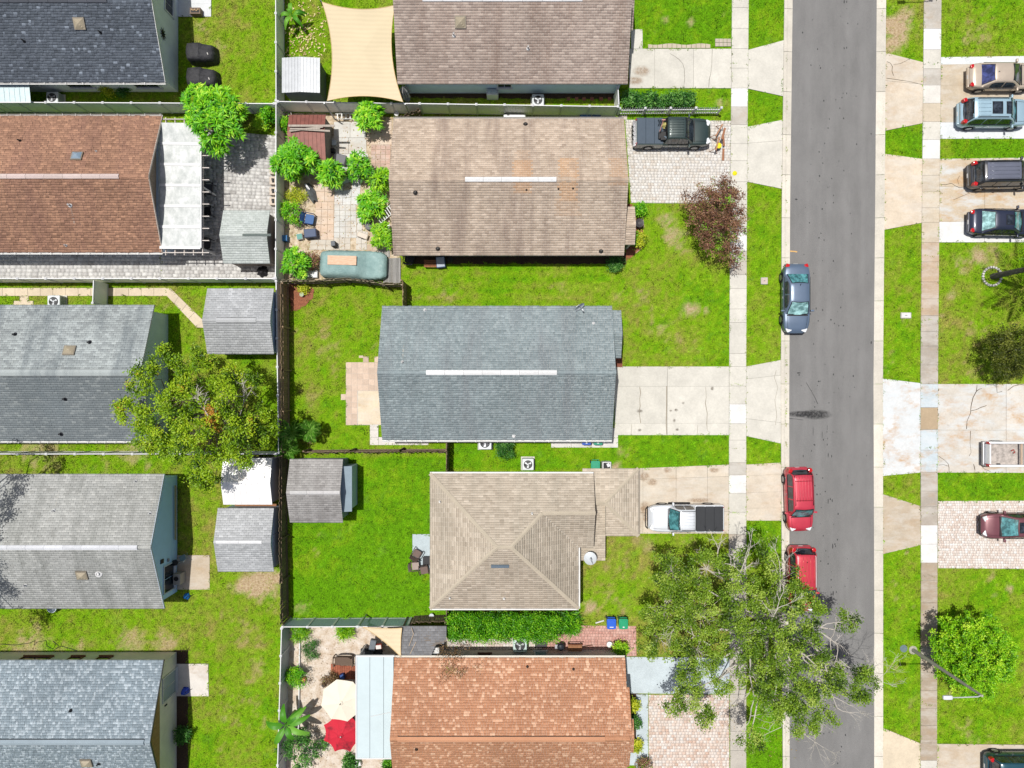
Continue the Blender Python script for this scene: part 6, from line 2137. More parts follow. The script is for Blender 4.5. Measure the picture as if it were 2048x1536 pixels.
# side yard of the terracotta house
x, y = W(1120, 1296, .9)
r = thing('kettle_grill', 'dark kettle grill standing below the hedge', 'grill', (x, y, .02))
m = MB(); m.lathe((.08, 0, .55), [(.08, -.12), (.24, 0), (.27, .15), (.2, .3), (.06, .36)], 14); m.build('kettle', paint((48, 52, 60), .3), r, local=True)
m = MB(); m.box((-.22, -.02, .6), (.22, .3, .03)); m.build('side_shelf', paint((200, 200, 204), .4, .4), r, local=True)
for k in range(3):
    a = k * 2.09; m = MB(); m.tube([(.08 + .15 * math.cos(a), .15 * math.sin(a), .48), (.08 + .28 * math.cos(a), .28 * math.sin(a), 0)], .015, 5); m.build('leg', M_DARK, r, local=True)
x, y = W(1150, 1295, .45)
r = thing('wooden_bench', 'brown wooden bench with curved back on the rose pavers', 'bench', (x, y, .04))
for k in range(4):
    m = MB(); m.box((0, -.2 + k * .12, .42), (.95, .105, .03)); m.build('slat', wood((176, 128, 92), (130, 88, 60)), r, local=True)
m = MB(); m.tube([(-.5, .3, .4), (-.5, .34, .75), (0, .36, .85), (.5, .34, .75), (.5, .3, .4)], .03, 6); m.build('backrest', wood((130, 70, 44), (96, 50, 34)), r, local=True)
for a in (-.42, .42):
    for b in (-.2, .2):
        m = MB(); m.box((a, b, .2), (.05, .05, .4)); m.build('leg', M_FENCED, r, local=True)
m = MB(); p, q = W3(1164, 1293, .1), W3(1185, 1290, .1)
m.tube([p, q], .03, 5); tag(m.build('wooden_post', wood((110, 76, 56), (84, 56, 42))), 'dark wooden stick right of the brown bench', 'stick')
x, y = W(1082, 1290, .1)
m = MB(); m.rbox((x, y, .06), (.85, .42, .03), .03); tag(m.build('door_mat', paint((84, 82, 84), .9)), 'dark grey doormat below the hedge', 'doormat')
x, y = W(1242, 1297, .4)
r = thing('planter_box', 'square brown wooden planter with yellow green plant', 'planter', (x, y, .02))
for dx, dy, w, d in ((0, .42, .9, .05), (0, -.42, .9, .05), (.42, 0, .05, .79), (-.42, 0, .05, .79)):
    m = MB(); m.box((dx, dy, .22), (w, d, .44)); m.build('side_board', wood((124, 84, 56), (90, 58, 40)), r, local=True)
m = MB(); m.box((0, 0, .2), (.8, .8, .36)); m.build('soil', M_DMULCH, r, local=True)
m = MB(); a, b = W3(1191, 1246, .05), W3(1208, 1241, .05)
m.tube([a, b], .05, 6); tag(m.build('downpipe_piece', M_WHITE), 'white pipe piece lying on the lawn left of the blue bin', 'pipe')
# stepping stones
r = struct('stepping_stones')
for u in (1137, 1153, 1168, 1184, 1202, 1219):
    slab(r, [(u - 3.6, 194.5), (u + 3.6, 194.5), (u + 3.6, 201.5), (u - 3.6, 201.5)], lin(170, 110, 96), .04, M_CONC, 'stone')
x, y = W(985, 187, .6)
r = thing('meter_cabinet', 'pale meter cabinet at the mauve house wall', 'cabinet', (x, y, 0))
m = MB(); m.rbox((0, 0, .45), (.8, .42, .9), .05); m.build('body', M_AC, r, local=True)
for s in (-1, 1):
    m = MB(); m.lathe((s * .18, 0, .9), [(.15, 0), (.15, .03), (.1, .05)], 14); m.build('cap', paint((206, 222, 226), .5), r, local=True)
# folded parasol near the big sail's lower corner
x, y = W(808, 180, 1.6)
r = thing('folded_parasol', 'folded striped parasol at the corner of the mauve house', 'parasol', (x, y, 0))
m = MB(); m.lathe((0, 0, 0), [(.2, .02), (.2, .08), (.03, .1), (.025, .7)], 10); m.build('pole', M_GALV, r, local=True)
m = MB()
for k in range(10):
    a0 = k * .628
    rr = [(.07, .7), (.34 if k % 2 else .2, .9), (.24 if k % 2 else .12, 1.7), (.03, 2.15)]
    m.tube([(q * math.cos(a0), q * math.sin(a0), z) for q, z in rr], [.03, .07, .06, .02], 5)
m.build('canopy', paint((210, 208, 206), .8, 0, .35, 8), r, local=True)
# white box under the fence
x, y = W(1028, 234, .6)
crate('white_unit', 'flat white unit between fence and taupe roof', 1029, 235, (1.5, .45, .5), (238, 240, 240), 0, 0, 'box')
crate('blue_tray', 'blue tray lying between fence and taupe roof', 1171, 233, (.75, .4, .25), (64, 116, 170), .05, 0, 'tray')
crate('blue_tray', 'dark blue tray right of the lighter one by the fence', 1193, 232, (.6, .4, .25), (44, 84, 130), 0, 0, 'tray')

# left column clutter
m = MB(); a, b = W3(355.5, 970, .3), W3(353.5, 1078, .3)
m.box(((a[0] + b[0]) / 2, (a[1] + b[1]) / 2, .55), (.14, math.dist(a, b), .06), ry=math.radians(-30)); tag(m.build('plank', wood((206, 190, 150), (160, 140, 104), axis=(9, 1, 2))), 'long yellowish plank leaning along the light blue wall', 'plank')
x, y = W(355, 1158, .7)
r = thing('wall_ac', 'pale outdoor unit with stove pipe at the light blue wall', 'outdoor unit', (x, y, .04))
m = MB(); m.rbox((0, 0, .4), (.5, .75, .8), .04); m.build('cabinet', paint((176, 172, 166), .6), r, local=True)
m = MB(); m.lathe((-.02, .05, .81), [(.16, 0), (.16, .02), (.05, .03)], 12); m.build('fan', M_DARK, r, local=True)
x, y = W(347, 1127, .9)
r = thing('charcoal_grill', 'small black grill beside window of the light blue wall', 'grill', (x, y, .04))
m = MB(); m.lathe((0, 0, .6), [(.06, -.12), (.2, 0), (.2, .12), (.05, .25)], 12); m.build('kettle', M_DARK, r, local=True)
for k in range(3):
    a = k * 2.09; m = MB(); m.tube([(.1 * math.cos(a), .1 * math.sin(a), .5), (.22 * math.cos(a), .22 * math.sin(a), 0)], .014, 5); m.build('leg', M_DARK, r, local=True)
x, y = W(360, 1120, .9)
r = thing('folding_chair', 'pale folding chair at the light blue wall by the tan slab', 'chair', (x, y, .04), math.radians(25))
for k in (-1, 1):
    m = MB(); m.tube([(k * .22, .2, 0), (k * .22, -.1, .45), (k * .22, -.2, .9)], .016, 5); m.tube([(k * .22, -.22, 0), (k * .22, .2, .44)], .016, 5); m.build('frame', paint((190, 206, 214), .4, .3), r, local=True)
m = MB(); m.box((0, .04, .44), (.42, .36, .02)); m.build('seat', paint((120, 150, 160), .7), r, local=True)
m = MB(); m.box((0, -.2, .8), (.42, .02, .22)); m.build('backrest', paint((120, 150, 160), .7), r, local=True)
def crumpled(name, label, u, v, s, rgb, h, cat):
    x, y = W(u, v, h)
    r = thing(name, label, cat, (x, y, .02))
    rows = [[(s * (1 - t) ** .6 * math.cos(a) * random.uniform(.7, 1.15), s * (1 - t) ** .6 * math.sin(a) * random.uniform(.7, 1.15), h * t + random.uniform(-.04, .04)) for a in np.linspace(0, 6.283, 15)] for t in (0, .3, .6, .85, 1)]
    for q in rows: q[-1] = q[0]
    m = MB(); m.grid(rows); m.build('body', paint(rgb, .6, 0, .2, 6), r, local=True)
    m = MB(); m.tube([(.1, 0, h * .7), (.3, .1, h * .5), (.45, .12, .05)], .02, 5); m.build('strap', M_DARK, r, local=True)
crumpled('blue_bag', 'crumpled bright blue bag at the corner of the light blue house', 368, 1196, .26, (30, 130, 220), .5, 'bag')
crumpled('blue_bag', 'dark blue bag hanging by the sliding door of the beige house', 363, 1389, .3, (24, 70, 200), .7, 'bag')
crumpled('black_bag', 'black bag heap on the pavers at the lower right of the grey green shed', 521, 541, .45, (30, 28, 36), .5, 'bag')
m = MB(); pts = [W3(u, v, .03) for u, v in ((-30, 1289), (0, 1288), (30, 1290), (60, 1286), (70, 1281), (68, 1291), (74, 1284), (92, 1281), (94, 1292), (106, 1298), (112, 1288), (106, 1282), (118, 1292), (108, 1300), (122, 1292), (140, 1297), (156, 1302))]
m.tube(pts, .02, 5); tag(m.build('garden_hose', M_DARK), 'black cable looping over the lawn above the mottled blue grey roof', 'cable')
x, y = W(103, 1216, .5)
r = thing('round_tub', 'pale round tub peeking out below the weathered grey roof', 'tub', (x, y, 0))
m = MB(); m.lathe((0, 0, 0), [(.22, 0), (.32, .45), (.34, .5), (.3, .5), (.27, .2)], 16); m.build('body', paint((206, 220, 232), .5), r, local=True)
m = MB(); m.lathe((0, 0, .18), [(.01, 0), (.27, 0), (.27, .01)], 14); m.build('water', M_GLASS, r, local=True)
# junk between white shed and fence
crumpled('scrap_heap', 'brown scrap heap beside the white corrugated shed', 549, 975, .3, (150, 110, 84), .6, 'scrap')
m = MB(); a, b = W3(470, 1010, .9), W3(553, 1008, .9); m.box(((a[0] + b[0]) / 2, a[1], .9), (b[0] - a[0], .16, .05)); tag(m.build('plank', wood((166, 120, 86), (120, 84, 60))), 'brown plank lying between white shed and grey shed', 'plank')

# street furniture
def lamp_post(label, ub, vb, hgt=7.3, arm=1.9):
    x, y = W(ub, vb)
    r = thing('street_lamp', label, 'street lamp', (x, y, 0))
    cm = paint((186, 182, 170), .8)
    m = MB(); m.lathe((0, 0, 0), [(.3, 0), (.3, .02), (.16, .04)], 12); m.lathe((0, 0, 0), [(.14, .03), (.10, hgt * .6), (.07, hgt)], 10); m.build('pole', cm, r, local=True)
    m = MB(); m.tube([(0, 0, hgt - .1), (-.3, -.02, hgt + .05), (-arm * .7, -.04, hgt + .1), (-arm, -.05, hgt + .1)], [.045, .04, .035, .03], 7); m.build('arm', paint((226, 230, 234), .4, .3), r, local=True)
    m = MB(); m.rbox((-arm - .22, -.05, hgt + .1), (.56, .24, .12), .06); m.build('lamp_head', paint((232, 236, 240), .4), r, local=True)
    m = MB(); m.rbox((-arm - .26, -.05, hgt + .03), (.36, .18, .03), .05); m.build('lens', paint((210, 214, 214), .3), r, local=True)
lamp_post('street lamp with pale concrete pole and arm over the round green tree', 1826, 1300)
lamp_post('street lamp just beyond the top edge whose arm shadow crosses the sidewalk', 1824, -23)
def vault(label, u, v, a, b, rgb):
    x, y = W(u, v)
    r = thing('utility_box', label, 'utility cover', (x, y, 0))
    m = MB(); m.rbox((0, 0, .03), (a, b, .1), .04); m.build('frame', M_CONC, r, local=True, color=lin(214, 208, 200))
    m = MB(); m.rbox((0, 0, .086), (a * .82, b * .72, .012), .02); m.build('lid', M_CONC, r, local=True, color=lin(*rgb))
    m = MB(); m.box((0, 0, .094), (a * .2, b * .08, .006)); m.build('lid_handle', M_DARK, r, local=True)
vault('white rectangular utility cover in the right-hand grass verge', 1811, 631, .74, .42, (246, 244, 244))
vault('small square pinkish utility cover in the left-hand grass verge', 1528, 562, .48, .48, (218, 200, 190))
x, y = W(1807, 1297)
m = MB(); m.lathe((x, y, 0), [(.26, .0), (.26, .03), (.2, .035)], 14); tag(m.build('manhole_cover', paint((112, 130, 142), .6)), 'round grey cover in the verge left of the lamp post', 'cover')
# bird bath by the taupe house corner
x, y = W(1279, 446, .7)
r = thing('bird_bath', 'dark bird bath in the mulch bed of the taupe house', 'bird bath', (x, y, .03))
m = MB(); m.lathe((0, 0, 0), [(.18, 0), (.08, .08), (.06, .5), (.1, .58)], 12); m.build('pedestal', paint((60, 56, 58), .6), r, local=True)
m = MB(); m.lathe((0, 0, .58), [(.08, 0), (.28, .1), (.3, .12), (.26, .11), (.1, .05)], 16); m.build('bowl', paint((72, 68, 70), .5), r, local=True)
# wooden edging along that bed
for i, (a, b) in enumerate((((1284, 428), (1287, 456)), ((1286, 494), (1271, 507)))):
    m = MB(); p, q = Vector(W3(*a)), Vector(W3(*b)); c = (p + q) / 2; d = q - p
    m.box((c.x, c.y, .07), (d.length, .06, .14), rz=math.atan2(d.y, d.x)); tag(m.build('bed_edging', wood((206, 176, 146), (160, 128, 100))), ['pale wooden edging board right of the bird bath', 'pale wooden edging board at the lower corner of the mulch bed'][i], 'edging')
# garden edging and sandy-yard odds
for i, (a, b) in enumerate((((601, 1272), (600, 1342)), ((600, 1352), (598, 1470)))):
    m = MB(); p, q = Vector(W3(*a)), Vector(W3(*b)); c = (p + q) / 2; d = q - p
    m.box((c.x, c.y, .1), (d.length, .07, .2), rz=math.atan2(d.y, d.x)); tag(m.build('bed_edging', M_WHITE), ['white edging board at the upper left of the sandy yard', 'white edging board at the lower left of the sandy yard'][i], 'edging')
crate('orange_pot', 'orange square pot at the edge of the sandy yard', 607, 1360, (.3, .3, .25), (226, 140, 96), .5, .02, 'pot')
crate('small_speaker', 'small black box on the sand left of the cream parasol', 647, 1371, (.24, .26, .2), (40, 40, 44), .6, .02, 'box')
crate('blue_bucket', 'blue bucket beside the wooden deck', 684, 1354, (.28, .34, .4), (30, 70, 140), .3, .05, 'bucket')
crate('tray_stand', 'white tray on the sand below the pale blue annex roof', 714, 1528, (.5, .4, .3), (240, 240, 238), .3, .02, 'tray')
# sawhorses, bucket and boards in front of the dark green pickup
def sawhorse(label, u, v, rz):
    x, y = W(u, v, .6)
    r = thing('sawhorse', label, 'sawhorse', (x, y, .05), rz)
    wm = wood((196, 148, 112), (150, 104, 74))
    m = MB(); m.box((0, 0, .68), (.95, .09, .06)); m.build('beam', wm, r, local=True)
    for a in (-.4, .4):
        for b in (-1, 1):
            m = MB(); m.tube([(a * .92, b * .03, .68), (a * 1.1, b * .28, 0)], .028, 4); m.build('leg', wm, r, local=True)
sawhorse('wooden sawhorse in front of the pickup bonnet, upper one', 1437, 262, math.radians(60))
sawhorse('wooden sawhorse beside the yellow bucket, lower one', 1434, 288, math.radians(75))
for a, b, z, lab in (((1450, 256), (1444, 278), .75, 'reddish board slanting across the sawhorses'), ((1447, 297), (1446, 321), .1, 'tan board lying on the pavers below the yellow bucket'), ((1446, 268), (1448, 292), .3, 'dark board edge-on right of the yellow bucket')):
    m = MB(); p, q = Vector(W3(*a, z)), Vector(W3(*b, z)); c = (p + q) / 2; d = q - p
    m.box(tuple(c), (d.length, .14, .03), rz=math.atan2(d.y, d.x)); tag(m.build('board', wood((186, 132, 98), (140, 92, 66))), lab, 'board')
x, y = W(1437, 293, .4)
r = thing('bucket', 'dark bucket with bright yellow lid in front of the pickup', 'bucket', (x, y, .05))
m = MB(); m.lathe((0, 0, 0), [(.15, 0), (.18, .36)], 14); m.build('body', paint((50, 54, 84), .5), r, local=True)
m = MB(); m.lathe((0, .05, .37), [(.2, 0), (.2, .04), (.14, .06)], 14); m.build('lid', paint((244, 232, 20), .5), r, local=True)

# ================================================================ VEHICLES
M_TYRE = paint((34, 34, 36), .85); M_RIM = paint((176, 178, 182), .35, .7); M_CARGLASS = None
def carglass(rgb):
    g = NG('car_glass_%d_%d' % (rgb[0], rgb[1]))
    c = g.mix(g.gray(g.noise(2.6, 5, .7), .42, 0, .62, 1), lin(*rgb, k=.55), lin(*[min(255, int(q * 1.5) + 22) for q in rgb], k=.6))
    g.fin(c, .05, 0, .9)
    return g.m
G_DARK = carglass((34, 40, 48)); G_TEAL = carglass((60, 112, 116)); G_BLUE = carglass((40, 48, 96)); G_LIGHT = carglass((120, 164, 164))
M_BLK = paint((30, 30, 32), .5); M_RED = None
def lamp_mat(rgb):
    g = NG('lamp_%d_%d_%d' % rgb); g.fin(lin(*rgb, k=.8), .15, 0, .7); return g.m
M_TAIL = lamp_mat((190, 24, 30)); M_HEAD = lamp_mat((226, 230, 234)); M_AMBER = lamp_mat((220, 120, 40))
M_CHROME = paint((206, 208, 212), .25, .8)

def loft_body(L, Wd, xs, wf, zt, zb=.24, n=40):
    X_ = np.linspace(-.5, .5, n)
    def sm(a):
        y = np.interp(X_, xs, a)
        k = np.array([.25, .5, .25]); z = y.copy(); z[1:-1] = np.convolve(y, k, 'valid'); return z
    w, t = sm(wf), sm(zt)
    rows = []
    for i in range(n):
        hw = w[i] * Wd / 2; z = t[i]; b = zb + (.12 if i in (0, n - 1) else 0)
        half = [(.0, b), (.80 * hw, b), (.96 * hw, b + .07), (hw, b + .2), (hw, b + (z - b) * .62), (.985 * hw, b + (z - b) * .84), (.94 * hw, z - .035), (.86 * hw, z - .006), (.5 * hw, z + .02), (0, z + .028)]
        ring = [(X_[i] * L, -y, zz) for y, zz in half] + [(X_[i] * L, y, zz) for y, zz in half[::-1][1:]]
        rows.append(ring)
    m = MB(); m.grid(rows)
    m.poly(rows[0][::-1] if False else rows[0]); m.poly(rows[-1][::-1])
    return m

class Car:
    def __init__(self, name, label, u, v, heading, L, Wd, paint_m, kind='sedan', glass=(None, None, None), belt=None, roof=None, cab=None, wheel_r=.33, hz=.7, hmid=.8, group=None, cat=None, base=0.05):
        x, y = W(u, v, hmid)
        self.r = thing(name, label, cat or 'car', (x, y, base), math.radians(heading), group)
        self.L, self.Wd, self.pm = L, Wd, paint_m
        xs = [-.50, -.488, -.45, -.36, -.2, 0, .2, .34, .43, .475, .50]
        if kind == 'sedan':
            wf = [.60, .78, .90, .975, 1, 1, 1, .98, .90, .77, .56]; zt = [.72, .86, .92, .95, .92, .90, .91, .89, .80, .72, .58]
            belt = belt or .90; roof = roof or 1.43; cab = cab or (-.36, -.20, .07, .235)
        elif kind == 'suv':
            wf = [.74, .87, .95, .99, 1, 1, 1, .98, .92, .82, .64]; zt = [.85, .98, 1.02, 1.02, 1.02, 1.01, 1.01, 1.0, .95, .86, .68]
            belt = belt or 1.0; roof = roof or 1.72; cab = cab or (-.475, -.42, .08, .22)
        else:
            wf = [.96, .97, .98, .99, 1, 1, 1, .99, .95, .86, .74]; zt = [1.02, 1.03, 1.03, 1.03, 1.03, 1.04, 1.06, 1.06, 1.0, .90, .70]
            belt = belt or 1.04; roof = roof or 1.80; cab = cab or (-.085, -.06, .15, .26)
        self.kind, self.belt, self.roof, self.cab = kind, belt, roof, cab
        if kind == 'pickup':
            self.bed0 = -.5; self.bed1 = cab[0] - .012
            xs2 = np.linspace(self.bed1, .5, 14)
            m = loft_body(L * (.5 - self.bed1), Wd, list((xs2 - self.bed1) / (.5 - self.bed1) - .5), list(np.interp(xs2, xs, wf)), list(np.interp(xs2, xs, zt)), .34, 30)
            off = (self.bed1 + .5) / 2 * L
            m.v = [(a + off, b, c) for a, b, c in m.v]
        else:
            m = loft_body(L, Wd, xs, wf, zt)
        self.zt = lambda q: float(np.interp(q, xs, zt))
        self.wf = lambda q: float(np.interp(q, xs, wf))
        self.body = m.build('body', paint_m, self.r, smooth=True, local=True)
        self.cabin(glass)
        wb = .295 if kind != 'pickup' else .30
        for sx in (-1, 1):
            for sy in (-1, 1):
                self.wheel(sx * wb * L - (.0 if sx > 0 else .02 * L), sy * (Wd / 2 - .09), wheel_r, sy)
        self.lights()
        for s in (-1, 1):
            m = MB(); xm = (cab[3] - .055) * L
            m.rbox((xm, s * (Wd / 2 + .09), belt + .04), (.12, .22, .16), .04); m.build('mirror', paint_m, self.r, local=True)
    def hw(self, x, z):
        q = min(1, max(0, (z - self.belt) / (self.roof - self.belt)))
        base = self.Wd / 2 * .93; top = self.Wd / 2 * (.70 if self.kind == 'sedan' else .76)
        f = 1.0
        xf1, xf0 = self.cab[2] * self.L, self.cab[3] * self.L
        if x > xf1:
            f = 1 - .05 * ((x - xf1) / (xf0 - xf1)) ** 2
        return (base + (top - base) * q) * f
    def zc(self, x):
        a, b, c, d = [q * self.L for q in self.cab]
        mid = (b + c) / 2
        return float(np.interp(x, [a, a + (b - a) * .9, b + .12, mid, c - .1, c + (d - c) * .08, d], [self.belt, self.roof - .07, self.roof - .02, self.roof, self.roof - .015, self.roof - .05, self.belt]))
    def zs(self, x, y):
        w = self.hw(x, self.zc(x))
        return self.zc(x) + .02 - .035 * (y / w) ** 2
    def cabin(self, glass):
        a, b, c, d = [q * self.L for q in self.cab]
        rows = []
        for x in np.concatenate([np.linspace(a, b, 8), np.linspace(b, c, 10)[1:], np.linspace(c, d, 8)[1:]]):
            z = self.zc(x); w = self.hw(x, z); w0 = self.hw(x, self.belt)
            half = [(w0, self.belt - .06), (self.hw(x, (self.belt + z) / 2), (self.belt + z) / 2), (w + .005, z - .05), (w - .05, z - .012), (.55 * w, z + .01), (0, z + .02)]
            rows.append([(x, -y, q) for y, q in half] + [(x, y, q) for y, q in half[::-1][1:]])
        m = MB(); m.grid(rows); m.poly(rows[0]); m.poly(rows[-1][::-1])
        m.build('cabin', self.pm, self.r, smooth=True, local=True)
        gf, gr, gs = [q or G_DARK for q in glass]
        self.top_patch('windshield', c - .02, d - .07, .0, gf, .12, bow=.11)
        if b - a > .12:
            self.top_patch('rear_window', a + .03, b - .05, 0, gr, .15 if self.kind == 'sedan' else .12, bow=-.08)
        zlo = self.belt + .03
        nwin = 2 if self.kind != 'suv' else 3
        x0, x1 = a + (.55 if self.kind == 'sedan' else .12), d - (.42 if self.kind == 'sedan' else .35)
        for s in (-1, 1):
            for k in range(nwin):
                p, q = x0 + (x1 - x0) * k / nwin + .035, x0 + (x1 - x0) * (k + 1) / nwin - .035
                rows = []
                for t in (0, .5, 1):
                    row = []
                    for e in np.linspace(0, 1, 6):
                        x = p + (q - p) * e
                        zz = zlo + (min(self.zc(x), self.roof) - .10 - zlo) * t
                        row.append((x, s * (self.hw(x, zz) + .012), max(zz, zlo)))
                    rows.append(row)
                m = MB(); m.grid(rows if s < 0 else rows[::-1]); m.build('side_window', gs, self.r, local=True)
    def top_patch(self, name, x0, x1, y0, mat, margin=.1, lift=.012, bow=0.0, yw=None, seal=True):
        if seal and name != 'roof_panel':
            self.top_patch('window_seal', x0 - .05, x1 + .05, y0, M_BLK, margin - .055, lift * .5, bow, None if yw is None else yw + .04, False)
        rows = []
        for x in np.linspace(x0, x1, 8):
            row = []
            for s in np.linspace(-1, 1, 9):
                q_ = (x - x0) / (x1 - x0); xx = x + bow * (1 - s * s) * (.45 + .55 * (q_ if bow > 0 else 1 - q_))
                w = self.hw(x, self.zc(x)) - margin if yw is None else yw
                y = y0 + s * w
                row.append((xx, y, self.zs(xx, y) + lift))
            rows.append(row)
        m = MB(); m.grid([r_[::-1] for r_ in rows][::1]); 
        return m.build(name, mat, self.r, smooth=True, local=True)
    def wheel(self, x, y, R, s):
        m = MB(); m.lathe((x, y, R), [(R * .6, -.10), (R * .92, -.11), (R, -.07), (R, .07), (R * .92, .11), (R * .6, .10)], 20, 'Y'); w = m.build('wheel', M_TYRE, self.r, local=True)
        m = MB(); m.lathe((x, y + s * .085, R), [(.03, -.02), (R * .62, -.02), (R * .62, .02), (R * .5, .015), (R * .2, .03)], 14, 'Y'); m.build('rim', M_RIM, w, local=True)
        m = MB()      # wheel-arch lip
        pts = [(x + (R + .06) * math.cos(t), s * (self.Wd / 2 - .005), R + (R + .06) * math.sin(t)) for t in np.linspace(.1, math.pi - .1, 9)]
        m.tube(pts, .025, 5); m.build('wheel_arch', M_BLK, self.r, local=True)
    def lights(self):
        L, Wd = self.L, self.Wd
        for s in (-1, 1):
            x = L / 2 - .26; w = self.wf(.455) * Wd / 2
            m = MB(); m.rbox((x, s * (w - .23), self.zt(.455) - .035), (.34, .36, .12), .07, rz=-s * .45); m.build('headlight', M_HEAD, self.r, local=True)
            if self.kind != 'pickup':
                w = self.wf(-.47) * Wd / 2; tall = self.kind == 'suv'
                m = MB(); m.rbox((-L / 2 + .14, s * (w - .13), self.zt(-.47) + (.08 if tall else -.05)), (.26, .26, .3 if tall else .13), .06, rz=s * .4); m.build('tail_light', M_TAIL, self.r, local=True)
        if self.kind != 'pickup':
            m = MB(); m.rbox((-L / 2 + .03, 0, .52), (.12, Wd * .78, .2), .05); m.build('rear_bumper', self.pm, self.r, local=True)
            m = MB(); m.box((-L / 2 - .028, 0, .56), (.012, .3, .12)); m.build('number_plate', M_WHITE, self.r, local=True)
        m = MB(); m.rbox((L / 2 - .04, 0, .48), (.12, Wd * .7, .16), .05); m.build('grille', M_BLK, self.r, local=True)
        # bonnet shut line, wipers
        xh = self.cab[3] * L + .06
        m = MB(); m.box((xh, 0, self.zt(self.cab[3]) + .022), (.07, Wd * .78, .02)); m.build('cowl', M_BLK, self.r, local=True)
        for s in (-1, 1):
            m = MB(); p = []
            for q in np.linspace(self.cab[3] + .03, .455, 7):
                p.append((q * L, s * (Wd / 2 * .74 * self.wf(q)), self.zt(q) + .012))
            m.tube(p, .008, 4); m.build('hood_line', M_BLK, self.r, local=True)
            m = MB()
            for q in ((self.cab[1] + self.cab[2]) / 2 - .01, self.cab[2] + .06):
                m.box((q * L, s * (Wd / 2 + .001), self.belt * .66), (.012, .012, self.belt * .55))
            m.build('door_gap', M_BLK, self.r, local=True)
            m = MB(); m.tube([(q * L, s * (Wd / 2 * .955), self.belt + .0) for q in np.linspace(self.cab[0] + .05, self.cab[3] - .04, 6)], .018, 5); m.build('belt_trim', M_BLK, self.r, local=True)
            for q in (self.cab[1] + .06, (self.cab[1] + self.cab[2]) / 2 + .05):
                m = MB(); m.rbox((q * L, s * (Wd / 2 + .012), self.belt - .16), (.16, .035, .03), .012); m.build('door_handle', M_CHROME, self.r, local=True)
    def rails(self, x0, x1, mat, w=None):
        for s in (-1, 1):
            y = s * (self.hw(0, self.roof) - .08)
            m = MB(); m.tube([(x0 * self.L, y, self.zs(x0 * self.L, y)), (x0 * self.L + .08, y, self.zs(x0 * self.L, y) + .06), (x1 * self.L - .08, y, self.zs(x1 * self.L, y) + .06), (x1 * self.L, y, self.zs(x1 * self.L, y))], .025, 6); m.build('roof_rail', mat, self.r, local=True)
    def crossbars(self, qs, mat):
        w = self.hw(0, self.roof) - .08
        for q in qs:
            m = MB(); m.tube([(q * self.L, -w, self.roof + .07), (q * self.L, w, self.roof + .07)], .025, 6); m.build('crossbar', mat, self.r, local=True)
    def ribs(self, x0, x1, n=5, mat=None):
        w = self.hw(0, self.roof) - .2
        for k in range(n):
            y = -w + 2 * w * k / (n - 1)
            m = MB(); m.tube([(x * self.L, y, self.zs(x * self.L, y) + .004) for x in np.linspace(x0, x1, 6)], .022, 5); m.build('roof_rib', mat or self.pm, self.r, local=True, smooth=True)
    def sunroof(self, x0, x1, w=.36, mat=None):
        self.top_patch('sunroof', x0 * self.L, x1 * self.L, 0, mat or G_DARK, yw=w, lift=.01)
    def antenna(self, q):
        m = MB(); m.tube([(q * self.L, 0, self.zs(q * self.L, 0)), (q * self.L - .12, 0, self.zs(q * self.L, 0) + .12)], [.03, .01], 5); m.build('antenna', M_BLK, self.r, local=True)
    def bed(self, cover=None, floor=None):
        L, Wd = self.L, self.Wd
        x0, x1 = -.5 * L, self.bed1 * L
        z0, z1 = .62, 1.06
        for s in (-1, 1):
            m = MB(); m.rbox(((x0 + x1) / 2, s * (Wd / 2 - .07), (.36 + z1) / 2), (x1 - x0, .14, z1 - .36), .05); m.build('bed_side', self.pm, self.r, local=True)
            m = MB(); m.rbox((x0 + .04, s * (Wd / 2 - .09), .86), (.12, .17, .34), .04); m.build('tail_light', M_TAIL, self.r, local=True)
        m = MB(); m.rbox((x0 + .05, 0, (z1 + .5) / 2), (.09, Wd - .36, z1 - .5), .03); m.build('tailgate', self.pm, self.r, local=True)
        m = MB(); m.rbox((x0 - .07, 0, .52), (.16, Wd * .94, .18), .05); m.build('rear_bumper', M_CHROME, self.r, local=True)
        m = MB(); m.box(((x0 + x1) / 2, 0, z0 - .03), (x1 - x0 - .05, Wd - .26, .05)); m.build('bed_floor', floor or M_BLK, self.r, local=True)
        m = MB()
        for k in range(9):
            m.box(((x0 + x1) / 2, -.6 + k * .15, z0 + .006), (x1 - x0 - .15, .05, .025))
        m.build('floor_ribs', floor or M_BLK, self.r, local=True)
        if cover:
            n = 3
            for k in range(n):
                a, b = x0 + .06 + (x1 - x0 - .08) * k / n, x0 + .06 + (x1 - x0 - .08) * (k + 1) / n
                m = MB(); m.rbox(((a + b) / 2, 0, z1 + .02), (b - a - .01, Wd - .14, .05), .05); m.build('bed_cover_panel', cover, self.r, local=True)

# parked in the street
c = Car('parked_car', 'blue grey sedan parked at the kerb in front of the slate house lawn', 1593, 597, -90, 4.75, 1.84, carpaint((106, 124, 148)), 'sedan', (G_LIGHT, G_TEAL, G_DARK), base=.03)
c.antenna(-.17)
c = Car('parked_car', 'red boxy SUV with roof rack parked at the kerb', 1598, 999, -88, 4.35, 1.78, carpaint((214, 64, 84)), 'suv', (G_TEAL, G_DARK, G_DARK), cab=(-.455, -.405, .13, .25), roof=1.70, base=.03, cat='suv')
c.rails(-.40, .06, M_BLK); c.crossbars((-.32, -.02), paint((150, 44, 56), .5)); c.ribs(-.39, .0, 6, carpaint((222, 90, 104)))
c = Car('parked_car', 'red SUV parked at the kerb partly under the street tree', 1603, 1158, -90, 4.45, 1.80, carpaint((212, 60, 76)), 'suv', (G_TEAL, G_DARK, G_DARK), cab=(-.465, -.41, .12, .25), roof=1.68, base=.03, cat='suv')
